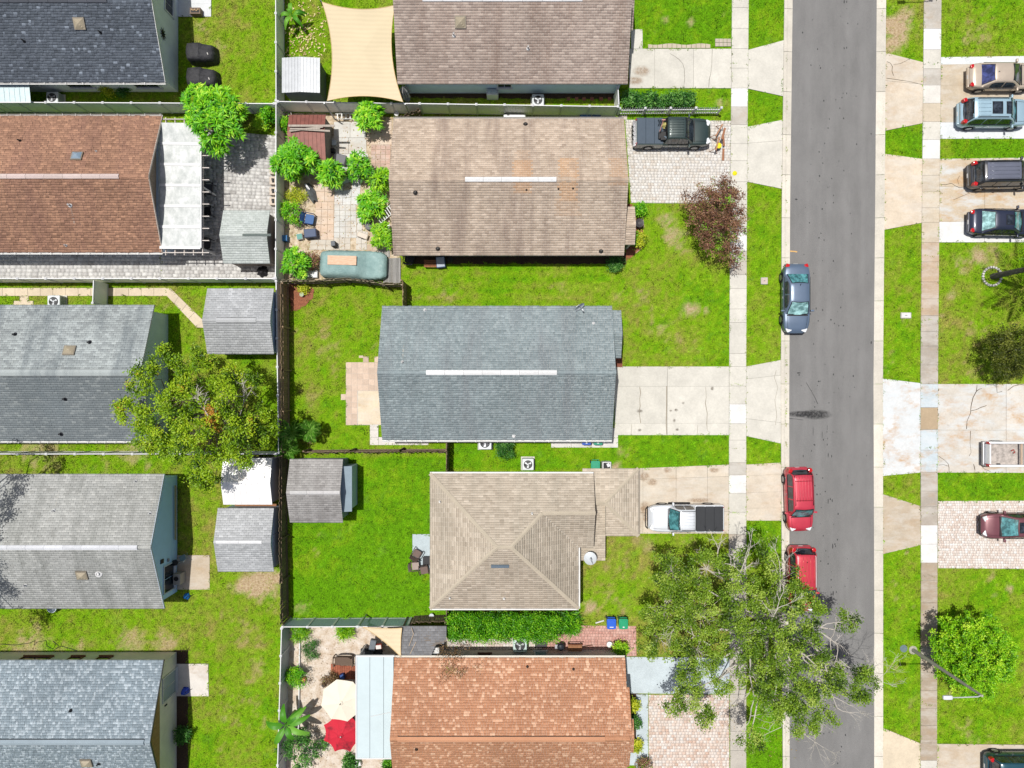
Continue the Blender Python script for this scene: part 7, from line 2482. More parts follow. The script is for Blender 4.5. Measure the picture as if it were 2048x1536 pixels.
c.rails(-.40, .08, paint((226, 226, 228), .4)); c.ribs(-.38, .0, 5, carpaint((224, 92, 92))); c.antenna(-.3)

# driveway pickups
c = Car('pickup_truck', 'dark green pickup loaded with tools on the light paver driveway', 1347, 264, 0, 5.15, 1.88, carpaint((58, 74, 72)), 'pickup', (G_DARK, G_DARK, G_DARK), cat='pickup', wheel_r=.37, hmid=.95, cab=(-.13, -.105, .13, .255))
c.bed(paint((72, 88, 104), .6)); c.ribs(-.09, .1, 7)
m = MB()
for q in (-.3, 0, .3):
    m.tube([(-.5 * 5.15 - .1, q - .14, .6), (-.5 * 5.15 - .28, q - .1, .9), (-.5 * 5.15 - .28, q + .1, .9), (-.5 * 5.15 - .1, q + .14, .6)], .025, 5)
m.tube([(-.5 * 5.15 - .22, -.5, .75), (-.5 * 5.15 - .22, .5, .75)], .025, 5)
m.build('rear_rack', M_BLK, c.r, local=True)
# load on the bed
r0 = c.r.location
def load(name, label, dx, dy, mbf, mat, cat):
    m = MB(); mbf(m); o = m.build(name, mat); o.location = (r0.x + dx, r0.y + dy, 1.16); tag(o, label, cat)
load('tool_case', 'black open tool case on the pickup bed', -.82, -.35, lambda m: (m.rbox((0, 0, .1), (.55, .5, .2), .05), m.rbox((.05, -.25, .22), (.4, .22, .08), .04), m.tube([(-.2, .1, .2), (-.1, .3, .36), (.2, .3, .3)], .03, 5)), M_BLK, 'tool case')
load('yellow_sack', 'crumpled pale yellow sack on the pickup bed', -.62, .36, lambda m: m.grid([[(.32 * (1 - t) ** .5 * math.cos(a) * random.uniform(.6, 1.2) + .1 * t, .26 * (1 - t) ** .5 * math.sin(a) * random.uniform(.6, 1.2), .32 * t + random.uniform(-.03, .03)) for a in np.linspace(0, 6.2, 12)] for t in (0, .3, .6, .9, 1)]), paint((206, 196, 120), .8, 0, .3, 6), 'sack')
load('broom', 'pink handled broom lying across the pickup bed', -.95, .15, lambda m: (m.tube([(-.1, -.35, .1), (.15, .45, .28)], .022, 5), m.rbox((.17, .5, .28), (.25, .08, .06), .02)), paint((206, 150, 140), .7), 'broom')
load('power_tool', 'grey machine beside the black tool case on the pickup', -.6, -.55, lambda m: (m.rbox((0, 0, .12), (.3, .25, .22), .06), m.lathe((.05, 0, .22), [(.1, 0), (.1, .08), (.04, .1)], 10)), paint((110, 130, 146), .5), 'tool')
load('folded_rack', 'black bars and straps standing on the pickup bed', -.85, .5, lambda m: [m.tube([(-.25 + .12 * k, -.2, 0), (-.2 + .12 * k, 0, .3), (-.25 + .12 * k, .25, .05)], .02, 5) for k in range(5)], M_BLK, 'rack')
c = Car('pickup_truck', 'silver pickup with black bed cover on the tan house driveway', 1372, 1037, 180, 5.1, 1.86, carpaint((214, 218, 224), .86, .15), 'pickup', (G_TEAL, G_DARK, G_DARK), cat='pickup', wheel_r=.37, hmid=.95, cab=(-.11, -.085, .125, .235))
c.bed(paint((58, 60, 64), .75)); c.ribs(-.07, .1, 6); c.rails(-.08, .1, M_BLK)
m = MB(); m.tube([(2.55, -.75, .55), (2.72, -.6, .7), (2.74, 0, .74), (2.72, .6, .7), (2.55, .75, .55)], .035, 6); m.build('bull_bar', M_BLK, c.r, local=True)
for s in (-1, 1):
    m = MB(); m.tube([(-.4, s * .98, .42), (1.1, s * .98, .42)], .05, 6); m.build('side_step', M_BLK, c.r, local=True)

# east driveways
c = Car('parked_car', 'beige sedan highest on the right-hand driveways', 2006, 152, 0, 4.6, 1.80, carpaint((206, 190, 172)), 'sedan', (G_DARK, G_BLUE, G_DARK)); c.antenna(-.15)
c = Car('parked_car', 'light blue SUV with two dark roof windows', 1988, 226, 0, 4.75, 1.88, carpaint((168, 198, 214)), 'suv', (G_TEAL, G_DARK, G_DARK), cab=(-.46, -.40, .12, .27), cat='suv')
c.rails(-.36, .08, M_BLK); c.sunroof(-.15, -.02, .38); c.sunroof(.05, .11, .38); c.ribs(-.35, -.18, 5)
c = Car('parked_car', 'black SUV with ribbed grey roof below the light blue SUV', 2008, 349, 1, 4.75, 1.86, carpaint((52, 54, 60)), 'suv', (G_DARK, G_DARK, G_DARK), cab=(-.46, -.40, .12, .27), cat='suv')
c.rails(-.34, .08, M_BLK)
c.top_patch('roof_panel', -.37 * 4.75, .11 * 4.75, 0, carpaint((116, 120, 136)), yw=.56, lift=.006); c.ribs(-.34, .08, 5, carpaint((116, 120, 136)))
c = Car('parked_car', 'navy black sedan with sunroof parked on the whitest driveway strip', 2007, 444, -1, 4.6, 1.80, carpaint((44, 50, 72)), 'sedan', (G_TEAL, G_LIGHT, G_DARK)); c.sunroof(-.05, .04, .3)
c = Car('pickup_truck', 'small white pickup with cluttered open bed on the cracked driveway', 2046, 908, 0, 4.9, 1.72, carpaint((232, 234, 236), .88, .05), 'pickup', (G_DARK, G_DARK, G_DARK), cat='pickup', wheel_r=.33, hmid=.85, cab=(.02, .045, .16, .26), roof=1.6)
c.bed(None, paint((206, 196, 188), .6, 0, .45, 5))
m = MB(); m.box((-.25, 0, 1.0), (.12, 1.4, .06)); m.build('bed_shelf', wood((214, 190, 166), (180, 150, 126)), c.r, local=True)
r0 = c.r.location
m = MB(); m.tube([(-.75, .2, .1), (-.6, .3, .14), (-.5, .12, .1), (-.62, .05, .12)], .04, 5); o = m.build('red_rag', paint((190, 90, 80), .8)); o.location = (r0.x, r0.y, .62 + .05); tag(o, 'reddish rag lying in the white pickup bed', 'rag')
c = Car('parked_car', 'maroon sedan nose-in on the pale pinkish pavers', 2029, 1052, 180, 4.4, 1.76, carpaint((128, 76, 84)), 'sedan', (G_TEAL, G_TEAL, G_DARK), cab=(-.38, -.24, .05, .24)); c.sunroof(-.06, .02, .33)
c = Car('parked_car', 'dark teal SUV cut off by the lower right corner', 2040, 1534, 0, 4.6, 1.85, carpaint((36, 84, 100)), 'suv', (G_DARK, G_DARK, G_DARK), cat='suv')

# car under a green cover
def covered_car():
    L, Wd = 4.55, 1.95
    x, y = W(705, 529, .9)
    r = thing('covered_car', 'car under a grey green cloth cover by the bowed fence', 'covered car', (x, y, 0), math.radians(-1.5))
    g = NG('car_cover_cloth')
    nn = g.noise(1.6, 5, .7)
    c = g.ramp(nn, [(.3, lin(130, 162, 160)), (.62, lin(160, 190, 187)), (.8, lin(206, 222, 219))]); g.fin(c, .75); 
    w = g.noise(5, 4, .6, g.pos((1, 3, 1))); g.bump(w, .6, .05)
    rows = []
    n = 44
    xs = np.linspace(-.5, .5, n)
    for i, q in enumerate(xs):
        top = float(np.interp(q, [-.5, -.47, -.42, -.33, -.05, .08, .22, .4, .47, .5], [.75, 1.05, 1.32, 1.43, 1.44, 1.38, 1.0, .92, .8, .6]))
        e = max(0, 1 - abs(q * 2) ** 6) ** .5
        hw = Wd / 2 * (.62 + .38 * e)
        half = [(0, .12), (hw * 1.02, .10), (hw * 1.03, .35), (hw * 1.0, .62), (hw * .97, min(.9, top * .85)), (hw * .84, (min(.95, top) + top) / 2), (hw * .70, top - .05), (hw * .4, top), (0, top + .02)]
        ring = []
        for s, seq in ((-1, half), (1, half[::-1][1:])):
            for k, (yy, zz) in enumerate(seq):
                f = .035 * math.sin(i * 1.7 + zz * 5) * (1 if zz < .8 else .25) if yy > .2 else 0
                ring.append((q * L, s * (yy + f), zz + (random.uniform(-.015, .015) if zz > .3 else 0)))
        rows.append(ring)
    m = MB(); m.grid(rows); m.poly(rows[0]); m.poly(rows[-1][::-1])
    m.build('cover', g.m, r, smooth=True, local=True)
    for sx in (-1.3, 1.35):
        for sy in (-1, 1):
            m = MB(); m.lathe((sx, sy * .82, .31), [(.2, -.1), (.31, -.1), (.31, .1), (.2, .1)], 16, 'Y'); m.build('wheel', M_TYRE, r, local=True)
    m = MB(); p = [(L * q, -.97, .45) for q in (-.3, 0, .3)]
    m.tube([(.1, -1.0, .5), (.1, -1.0, .12)], .02, 4); m.build('tie_strap', M_BLK, r, local=True)
covered_car()
x, y = W(684, 520.5, 1.5)
m = MB(); m.box((0, 0, 0), (1.95, .62, .03), rz=math.radians(-1.5))
o = m.build('plywood_sheet', wood((238, 206, 178), (206, 164, 132), axis=(1.5, 7, 2))); o.location = (x, y, 1.50)
tag(o, 'pale plywood sheet lying on the covered car', 'plywood')

# ================================================================ VEGETATION
def unit(a):
    return a / np.maximum(np.linalg.norm(a, axis=-1, keepdims=True), 1e-9)

def leaf_quads(P, D, ln, wd, droop=0.15, flat=0.6):
    """diamond leaves: base P, direction D, lengths ln, widths wd"""
    n = len(P)
    up = np.tile([0, 0, 1.0], (n, 1)) + rng.normal(0, flat, (n, 3))
    S = unit(np.cross(D, up))
    ln = np.broadcast_to(ln, n)[:, None]; wd = np.broadcast_to(wd, n)[:, None]
    N = unit(np.cross(S, D))
    mid = P + D * ln * .45 + N * ln * .06
    tip = P + D * ln - np.array([0, 0, 1.0]) * ln * droop
    V = np.stack([P, mid + S * wd / 2, tip, mid - S * wd / 2], 1)
    return V

def clumps_in_lobes(lobes, dens, top=0.35):
    """clump centres spread through ellipsoid lobes (x, y, z, r, rz), denser near the skin"""
    out, own = [], []
    for i, (x, y, z, r, rz) in enumerate(lobes):
        n = max(4, int(dens * r * r * (0.6 + 0.4 * rz / r) * 12))
        d = unit(rng.normal(0, 1, (n, 3)))
        d[:, 2] = np.where(d[:, 2] < -top, -d[:, 2], d[:, 2])
        q = rng.uniform(.45, 1.0, n) ** .6
        out.append(np.array([x, y, z]) + d * q[:, None] * np.array([r, r, rz]) + rng.normal(0, .06 * r, (n, 3)))
        own += [i] * n
    return np.concatenate(out), np.array(own)

def foliage(lobes, dens, per, size, aspect, spread, style='round', tone=(.5, .22), toner=None):
    C, own = clumps_in_lobes(lobes, dens)
    nc = len(C)
    cen = np.array([l[:3] for l in lobes])[own]
    outd = unit(C - cen + rng.normal(0, .1, (nc, 3)))
    ct = rng.normal(tone[0], tone[1], nc)
    if toner is not None:
        ct = ct + toner(C)
    P = np.repeat(C, per, 0); O = np.repeat(outd, per, 0); T = np.repeat(ct, per) + rng.normal(0, .13, nc * per)
    n = len(P)
    if style == 'whorl':
        axis = unit(O * .8 + np.array([0, 0, .9]))
        a = rng.uniform(0, 2 * np.pi, n)
        ref = unit(np.cross(axis, rng.normal(0, 1, (n, 3))))
        D = unit(ref + axis * rng.uniform(-.1, .9, n)[:, None])
        P = P + D * .02
        V = leaf_quads(P, D, size * rng.uniform(.7, 1.2, n), size * aspect * rng.uniform(.8, 1.2, n), .25, .25)
    else:
        P = P + rng.normal(0, 1, (n, 3)) * spread * np.array([1, 1, .7])
        D = unit(rng.normal(0, 1, (n, 3)) + O * .6 + np.array([0, 0, .15]))
        V = leaf_quads(P, D, size * rng.uniform(.6, 1.35, n), size * aspect * rng.uniform(.7, 1.3, n), .1, .34)
    return V, np.clip(T, 0, 1), C, own

def crown_mesh(V, T, mat, parent, name='crown'):
    n = len(V)
    return np_mesh(name, V.reshape(-1, 3), np.arange(n * 4).reshape(-1, 4), mat, parent, {'tone': T})

M_BARK = wood((150, 136, 118), (96, 84, 70), axis=(6, 6, 2)); M_BARKG = paint((212, 204, 194), .9, 0, .2, 6, k=.76)
def bend(a, b, k=5, j=.12):
    a, b = Vector(a), Vector(b)
    L = (b - a).length
    pts = []
    for i in range(k + 1):
        t = i / k
        p = a.lerp(b, t)
        if 0 < i < k:
            p += Vector((random.gauss(0, j), random.gauss(0, j), random.gauss(0, j * .5) + .10 * L * math.sin(math.pi * t) * .6))
        pts.append(tuple(p))
    return pts

def twigs(m, p, d, L, r, depth):
    p, d = Vector(p), Vector(d).normalized()
    pts = [tuple(p)]; q = p.copy(); e = d.copy()
    n = 4
    for i in range(n):
        e = (e + Vector((random.gauss(0, .16), random.gauss(0, .16), random.gauss(0, .10)))).normalized()
        q = q + e * L / n
        pts.append(tuple(q))
        if depth > 0 and i > 0:
            for _ in range(random.choice((1, 1, 2))):
                f = (e + Vector((random.gauss(0, .75), random.gauss(0, .75), random.gauss(0, .3)))).normalized()
                twigs(m, q, f, L * random.uniform(.4, .62), r * .58, depth - 1)
    m.tube(pts, [r * (1 - .55 * i / n) for i in range(n + 1)], 4 if r > .02 else 3, cap=False)

def tree(name, label, base, lobes_px, mat, dens=.55, per=60, size=.12, aspect=.5, spread=.22, style='round', trunk_r=.18, cat='tree', tone=(.5, .2), toner=None,
         dead=None, bark=None, world=False, fork=.45, twig_n=3):
    bx, by = W(*base) if not world else base
    lobes = lobes_px if world else [(*W(u, v, h), h, r / PXM * (1 - h / CAM_H), rz) for u, v, h, r, rz in lobes_px]
    r0 = thing(name, label, cat, (bx, by, 0))
    V, T, C, own = foliage(lobes, dens, per, size, aspect, spread, style, tone, toner)
    crown_mesh(V, T, mat, r0)
    zmax = max(l[2] for l in lobes)
    zf = max(.15, min(l[2] - l[4] for l in lobes) * fork + zmax * .15)
    m = MB()
    m.tube([(bx, by, -.05), (bx + .02, by, zf * .5), (bx + .05, by + .03, zf)], [trunk_r * 1.25, trunk_r, trunk_r * .85], 9)
    for i, l in enumerate(lobes):
        m.tube(bend((bx + .04, by + .02, zf * .95), (l[0], l[1], l[2] - l[4] * .2), 5, .10 + .02 * zmax), [trunk_r * q for q in (.42, .34, .26, .19, .13, .07)], 6, cap=False)
        idx = np.where(own == i)[0]
        for k in idx[:: max(1, len(idx) // max(1, int(twig_n * (1 + l[3] * 3))))]:
            m.tube(bend((l[0], l[1], l[2] - l[4] * .2), C[k], 3, .05), [trunk_r * .07, trunk_r * .055, trunk_r * .04, trunk_r * .025], 3, cap=False)
    m.build('trunk', bark or M_BARK, r0)
    if dead:
        for (u0, v0, h0), (u1, v1, h1), rr in dead:
            m = MB()
            a, b = Vector(W3(u0, v0, h0)), Vector(W3(u1, v1, h1))
            twigs(m, a, b - a, (b - a).length, rr * 1.05, 3)
            m.build('bare_branch', M_BARKG, r0)
    return r0

LM_MANGO = leaf_mat('leaf_mango', [(0, (40, 108, 6)), (.4, (84, 164, 12)), (.75, (136, 200, 26)), (1, (190, 222, 66))])
LM_OAK = leaf_mat('leaf_olive', [(0, (38, 58, 6)), (.4, (86, 112, 14)), (.75, (136, 156, 30)), (1, (176, 176, 60))])
LM_STREET = leaf_mat('leaf_street', [(0, (36, 60, 8)), (.4, (90, 124, 22)), (.75, (132, 162, 44)), (1, (160, 180, 78))])
LM_ROUND = leaf_mat('leaf_bright', [(0, (44, 98, 4)), (.4, (104, 168, 10)), (.75, (154, 202, 26)), (1, (196, 222, 64))])
LM_DOLIVE = leaf_mat('leaf_dark_olive', [(0, (34, 44, 8)), (.5, (72, 84, 20)), (1, (122, 128, 48))])
LM_CRAPE = leaf_mat('leaf_maroon', [(0, (80, 50, 38)), (.35, (122, 86, 66)), (.62, (164, 124, 96)), (.76, (110, 112, 50)), (.88, (96, 148, 26)), (1, (128, 176, 40))], trans=.15)
LM_HEDGE = leaf_mat('leaf_hedge', [(0, (28, 76, 4)), (.45, (70, 140, 8)), (.8, (116, 178, 20)), (1, (160, 206, 50))])
LM_DARK = leaf_mat('leaf_deep', [(0, (24, 64, 20)), (.5, (54, 110, 36)), (1, (110, 160, 70))])
LM_YEL = leaf_mat('leaf_yellow_green', [(0, (90, 120, 10)), (.5, (160, 176, 30)), (1, (226, 222, 70))])
LM_BROWN = leaf_mat('leaf_dry', [(0, (60, 44, 30)), (.5, (112, 88, 60)), (.85, (150, 124, 84)), (1, (120, 130, 50))], trans=.1)
LM_BANANA = leaf_mat('leaf_banana', [(0, (40, 96, 12)), (.5, (72, 136, 28)), (1, (120, 172, 64))])
LM_PALM = leaf_mat('leaf_palm', [(0, (44, 96, 20)), (.5, (92, 150, 44)), (1, (150, 190, 90))])

# big street tree
ST = [(1345, 1140, 5.2, 48), (1415, 1140, 5.8, 50), (1330, 1215, 5.0, 52), (1405, 1225, 6.0, 60), (1485, 1185, 6.4, 52), (1532, 1098, 5.5, 30), (1318, 1278, 4.6, 42), (1395, 1300, 5.2, 52), (1372, 1350, 4.8, 30),
      (1345, 1405, 4.4, 24), (1385, 1390, 4.8, 32), (1402, 1430, 4.6, 26), (1480, 1275, 6.8, 55), (1552, 1235, 6.8, 52), (1562, 1160, 6.0, 38), (1608, 1215, 6.2, 36), (1622, 1285, 6.6, 46), (1560, 1318, 7.0, 52), (1505, 1345, 6.2, 40),
      (1690, 1238, 5.6, 25), (1640, 1360, 6.2, 48), (1700, 1350, 5.6, 38), (1738, 1352, 5.2, 24), (1712, 1380, 5.2, 28), (1592, 1385, 6.2, 48), (1606, 1432, 5.4, 38), (1550, 1400, 5.8, 40), (1500, 1478, 4.8, 26), (1655, 1430, 4.8, 18), (1440, 1360, 5.4, 26), (1470, 1120, 5.4, 28), (1592, 1200, 5.8, 26), (1570, 1195, 6.0, 24), (1610, 1185, 5.0, 16)]
def st_tone(C):
    u = 1024 + C[:, 0] * PXM / (1 - C[:, 2] / CAM_H)
    return np.where(u < 1480, .06, -.02)
tree('street_tree', 'large street tree with bare grey branches overhanging the road', (1512, 1228), [(u, v, h, r * .92, .85) for u, v, h, r in ST], LM_STREET, dens=1.25, per=105, size=.14, aspect=.5, spread=.17, trunk_r=.26, tone=(.5, .24), toner=st_tone,
     dead=[((1580, 1290, 6.6), (1650, 1330, 6.6), .05), ((1650, 1330, 6.6), (1690, 1395, 5.6), .04), ((1610, 1250, 6.8), (1675, 1290, 6.4), .04), ((1640, 1255, 6.5), (1690, 1215, 6.0), .03), ((1500, 1310, 7.2), (1508, 1400, 6.0), .05), ((1508, 1400, 6.0), (1490, 1470, 5.0), .035),
           ((1545, 1400, 6.0), (1600, 1440, 5.0), .045), ((1600, 1440, 5.2), (1650, 1460, 4.6), .03), ((1560, 1400, 6), (1575, 1460, 4.8), .03), ((1440, 1150, 6.2), (1420, 1100, 5.4), .035), ((1480, 1180, 6.8), (1490, 1110, 6.2), .04), ((1560, 1190, 6.6), (1580, 1130, 6), .035),
           ((1420, 1290, 6), (1360, 1240, 5.6), .035), ((1470, 1330, 6.4), (1430, 1370, 5.4), .035), ((1680, 1320, 6), (1730, 1370, 5.2), .03), ((1600, 1300, 6.9), (1630, 1390, 6.2), .04), ((1530, 1260, 7.2), (1560, 1200, 7), .04), ((1380, 1370, 5), (1375, 1420, 4.6), .025), ((1590, 1450, 5), (1640, 1475, 4.4), .025)], bark=M_BARKG)
# tree over the pale grey houses
OK_ = [(290, 762, 5.8, 40), (268, 822, 5.2, 36), (318, 850, 6.2, 50), (332, 722, 5.6, 34), (392, 738, 6.2, 46), (368, 800, 7.0, 55), (300, 880, 5.2, 30), (400, 862, 7.0, 56), (450, 790, 6.6, 42), (472, 852, 6.4, 48), (430, 922, 5.6, 44), (402, 952, 4.8, 26), (518, 832, 5.4, 28),
       (530, 872, 5.2, 28), (500, 900, 5.4, 38), (508, 762, 5.0, 20), (352, 892, 5.8, 38), (470, 745, 5.4, 24), (545, 850, 4.6, 18), (430, 980 - 15, 4.4, 16)]
def ok_tone(C):
    u = 1024 + C[:, 0] * PXM / (1 - C[:, 2] / CAM_H); v = 768 - C[:, 1] * PXM / (1 - C[:, 2] / CAM_H)
    return np.where(((u - 428) / 26) ** 2 + ((v - 840) / 34) ** 2 < 1, .45, 0) - .06 * (u > 470)
LM_OAK2 = leaf_mat('leaf_olive_autumn', [(0, (44, 74, 6)), (.35, (102, 140, 14)), (.65, (152, 182, 28)), (.9, (164, 178, 40)), (.97, (176, 150, 50)), (1, (184, 132, 50))])
tree('shade_tree', 'large olive green tree with an orange patch between pale grey houses', (472, 828), [(u - 3, v, h, r * .84, .9) for u, v, h, r in OK_], LM_OAK2, dens=1.3, per=100, size=.15, aspect=.55, spread=.17, trunk_r=.22, tone=(.45, .17), toner=ok_tone,
     dead=[((420, 840, 7.0), (400, 800, 7.4), .04), ((470, 880, 6), (500, 930, 5), .03), ((480, 830, 6), (490, 780, 5.6), .035)])
# mango tree by the patio cover
tree('mango_tree', 'bright green mango tree beside the white patio cover', (446, 258), [(400, 203, 2.9, 32, .6), (440, 212, 3.2, 36, .7), (425, 250, 3.4, 38, .7), (462, 252, 3.0, 24, .6), (432, 286, 2.7, 24, .5), (398, 232, 3.0, 26, .6), (470, 222, 2.8, 18, .5)], LM_MANGO, dens=5.5, per=14, size=.42, aspect=.22, style='whorl', trunk_r=.12, tone=(.52, .18))
# tree outside the left edge: its shadow falls on the weathered roof
lob = []
for u, v, q in [(20, 955, 1.0), (24, 1000, 1.1), (12, 1030, .9), (28, 1022, .7), (5, 1070, .8), (16, 1130, .8), (8, 1180, 1.0), (24, 1176, .6), (20, 1240, .9), (2, 1260, 1.0), (30, 925, .9), (10, 900, .9), (-30, 1000, 1.5), (-30, 1120, 1.5), (-40, 1220, 1.4)]:
    z0 = 3.4; x, y = W(u, v, z0); h = 8.0
    lob.append((x - SUN_X * (h - z0) - .25, y - SUN_Y * (h - z0), h, q * .72, .7))
tree('shade_tree', 'tree just beyond the left edge shading the weathered grey roof', (-37.5, -9.5), lob, LM_OAK, dens=1.6, per=40, size=.15, aspect=.55, spread=.2, trunk_r=.3, world=True)
# crape myrtle with brown seed heads
tree('crape_myrtle', 'brownish maroon shrub tree between taupe house lawn and sidewalk', (1398, 436), [(1398, 402, 2.2, 36, .7), (1430, 420, 2.8, 44, .8), (1458, 402, 2.6, 28, .7), (1438, 470, 2.6, 40, .8), (1400, 452, 2.2, 32, .7), (1466, 458, 2.5, 26, .6), (1446, 366, 2.4, 20, .5), (1464, 372, 2.4, 16, .5), (1458, 505, 2.2, 22, .5), (1478, 430, 2.2, 13, .4), (1470, 520, 2.0, 12, .4)],
     LM_CRAPE, dens=2.6, per=44, size=.14, aspect=.4, spread=.15, trunk_r=.1, tone=(.38, .22), twig_n=6, bark=paint((140, 112, 96), .9))
m = MB(); x, y = W(1469, 347, 2.4); m.lathe((x, y, 2.3), [(.03, 0), (.14, .08), (.16, .16), (.05, .22)], 10); o = m.build('yellow_flower_head', paint((250, 236, 20), .7)); tag(o, 'bright yellow flower head above the maroon shrub tree', 'flower')
# clipped round trees on the right
tree('round_tree', 'dense round bright green tree under the street lamp', (1902, 1268), [(1945, 1305, 2.6, 68, 1.7), (1905, 1270, 2.2, 42, 1.0), (1985, 1300, 2.2, 45, 1.0), (1945, 1355, 2.2, 45, 1.0), (1905, 1330, 2.2, 38, .9), (1960, 1260, 2.4, 40, 1.0), (2000, 1330, 2.0, 30, .8), (1890, 1300, 2.2, 28, .7)], LM_ROUND, dens=4.2, per=44, size=.14, aspect=.5, spread=.11, trunk_r=.14, tone=(.52, .17))
tree('round_tree', 'dark olive round tree at the right edge below the palm', (1990, 706), [(2022, 700, 2.2, 50, 1.4), (1998, 690, 2.0, 28, .8), (2010, 735, 2.0, 30, .8), (2060, 690, 2.2, 45, 1.2)], LM_DOLIVE, dens=2.6, per=60, size=.12, aspect=.5, spread=.15, trunk_r=.12)

def bush(label, u, v, r, h, mat, style='round', dens=.9, per=50, size=.12, aspect=.5, spread=.13, name='shrub', cat='shrub', tone=(.5, .18), stem=.03):
    dens *= 2.2; size *= random.uniform(.8, 1.2)
    lobes = [(u, v, h * .6, r * .66, h * .42)]
    for k in range(6):
        a = k * 1.05 + random.random(); q = random.uniform(.45, .85)
        lobes.append((u + r * q * math.cos(a), v + r * q * math.sin(a), h * random.uniform(.35, .7), r * random.uniform(.22, .42), h * .26))
    tone = (tone[0] + random.uniform(-.1, .1), tone[1])
    k = (1 - h * .5 / CAM_H)
    return tree(name, label, (1024 + (u - 1024) * k, 768 + (v - 768) * k), lobes, mat, dens, per, size, aspect, spread, style, stem, cat, tone, twig_n=1)
MG = dict(style='whorl', dens=4.2, per=13, size=.36, aspect=.22)
bush('largest mango shrub covering the lower end of the brown shed', 594, 320, 46, 3.0, LM_MANGO, **MG)
bush('mango shrub touching the right side of the largest one', 662, 345, 28, 2.4, LM_MANGO, **MG)
bush('loose mango shrub in the middle of the pale tiles', 718, 332, 27, 2.2, LM_MANGO, style='whorl', dens=2.8, per=12, size=.30, aspect=.22)
bush('mango shrub under the fence right of the white rack', 738, 235, 28, 2.2, LM_MANGO, **MG)
bush('yellowish mango shrub against the taupe house, upper one', 762, 362, 23, 2.0, LM_ROUND, **MG)
bush('round mango shrub left of the white leaning rack', 740, 412, 28, 2.0, LM_MANGO, **MG)
bush('yellowish mango shrub against the taupe house, lower one', 764, 472, 25, 1.8, LM_ROUND, **MG)
bush('compact round shrub beside the blue plastic armchair', 582, 427, 23, 1.6, LM_MANGO, dens=1.6, per=40, size=.14)
bush('leafy mango shrub left of the covered car', 594, 526, 32, 2.0, LM_MANGO, **MG)
bush('reddish spindly shrub between mango shrub and covered car', 624, 520, 17, 1.3, LM_CRAPE, dens=.8, per=30)
bush('dry yellowish grass clump above the compact round shrub', 592, 393, 18, .6, LM_YEL, dens=1.5, per=40, size=.16, aspect=.15, name='grass_clump', cat='grass clump')
bush('small bush squeezed between white fence and brown shed', 572, 250, 8, 1.3, LM_MANGO, dens=1.5)
bush('leafy green bush at the fence corner of the paver patio', 541, 228, 17, 1.7, LM_MANGO, dens=1.2)
bush('yellow green bush left of the leafy one at the patio fence', 521, 245, 14, 1.0, LM_ROUND, dens=1.2)
bush('small bush with yellow tips under charcoal house windows', 216, 180, 11, .9, LM_YEL, dens=1.2)
bush('dark low bush between the two charcoal house windows', 247, 178, 12, .7, LM_DARK, dens=1.0)
bush('green bush at the lower end of the beige house bed', 366, 1470, 14, .9, LM_DARK, dens=1.2)
bush('round bush beside the slate house gutter', 1013, 896, 22, 1.3, LM_DARK, dens=1.6, per=60, size=.10)
bush('small dark bush at the lower right corner of the taupe house', 1230, 529, 15, 1.0, LM_DARK, dens=1.3)
bush('leafy bush at the top of the mulch bed beside the taupe house', 1279, 420, 10, .9, LM_MANGO, dens=1.2)
bush('yellow leafed bush at the lower end of the taupe house bed', 1276, 480, 12, .8, LM_YEL, dens=1.2)
bush('small green bush left of the yellow leafed one', 1264, 478, 10, .8, LM_HEDGE, dens=1.2)
bush('yellow shrub at the front of the terracotta house', 1266, 1409, 11, 1.0, LM_YEL, dens=1.6)
bush('deep green shrub below the yellow one at terracotta house front', 1268, 1443, 9, .9, LM_DARK, dens=1.4)
bush('yellow green shrub lowest at the terracotta house front', 1271, 1490, 9, .8, LM_YEL, dens=1.4)
bush('purplish shrub at the bottom edge beside pinkish pavers', 1288, 1530, 15, .9, LM_CRAPE, dens=1.2, per=36)
bush('big white-speckled shrub at the lower left of the sandy yard', 602, 1492, 48, 2.0, LM_DARK, dens=.7, per=60, size=.13, tone=(.6, .25))
bush('leafy shrub at the middle left of the sandy yard', 592, 1355, 21, 1.4, LM_MANGO, dens=1.2)
bush('yellow green shrub at the lower left behind the banana plant', 584, 1348, 10, 1.0, LM_ROUND, dens=1.2)
bush('ragged low plant on the sand below the blue fence', 622, 1298, 19, .7, LM_DARK, dens=1.0, per=40, size=.16, aspect=.2)
bush('spiky green plant in the upper left corner of the sandy yard', 598, 1262, 20, .8, LM_ROUND, dens=1.0, per=40, size=.35, aspect=.1)
bush('spiky green plant at the middle of the blue fence', 690, 1259, 15, .7, LM_ROUND, dens=1.0, per=40, size=.32, aspect=.1)
bush('dry straggly plant above the cream parasol', 664, 1362, 16, .8, LM_BROWN, dens=1.0, per=40, size=.16, aspect=.2)
bush('low green plant at the bottom edge below the annex roof', 700, 1525, 15, .6, LM_DARK, dens=1.0)
bush('yellow green plant inside the square wooden planter', 1241, 1295, 12, .9, LM_ROUND, dens=1.4)
bush('spiky bush at the right end of the hedge', 1140, 1246, 20, 1.5, LM_HEDGE, dens=1.0, per=36, size=.4, aspect=.12)
bush('green tuft at the lower right edge of the annex roof', 778, 1530, 9, .8, LM_HEDGE, dens=1.4)
bush('small yellow flower tuft in the mulched corner bed', 609, 577, 6, .4, LM_YEL, dens=1.6, per=24, size=.10)
for k, (u, v, r) in enumerate(((1256, 199, 12), (1278, 202, 13), (1301, 200, 12), (1322, 204, 11), (1344, 200, 12), (1363, 200, 11), (1380, 198, 9))):
    bush('dark leafy plant in the row along the picket fence, %s from the house' % ('first', 'second', 'third', 'fourth', 'fifth', 'sixth', 'seventh')[k], u, v, r * .9, .8, LM_DARK, dens=.5, per=36, size=.16, tone=(.55, .25))
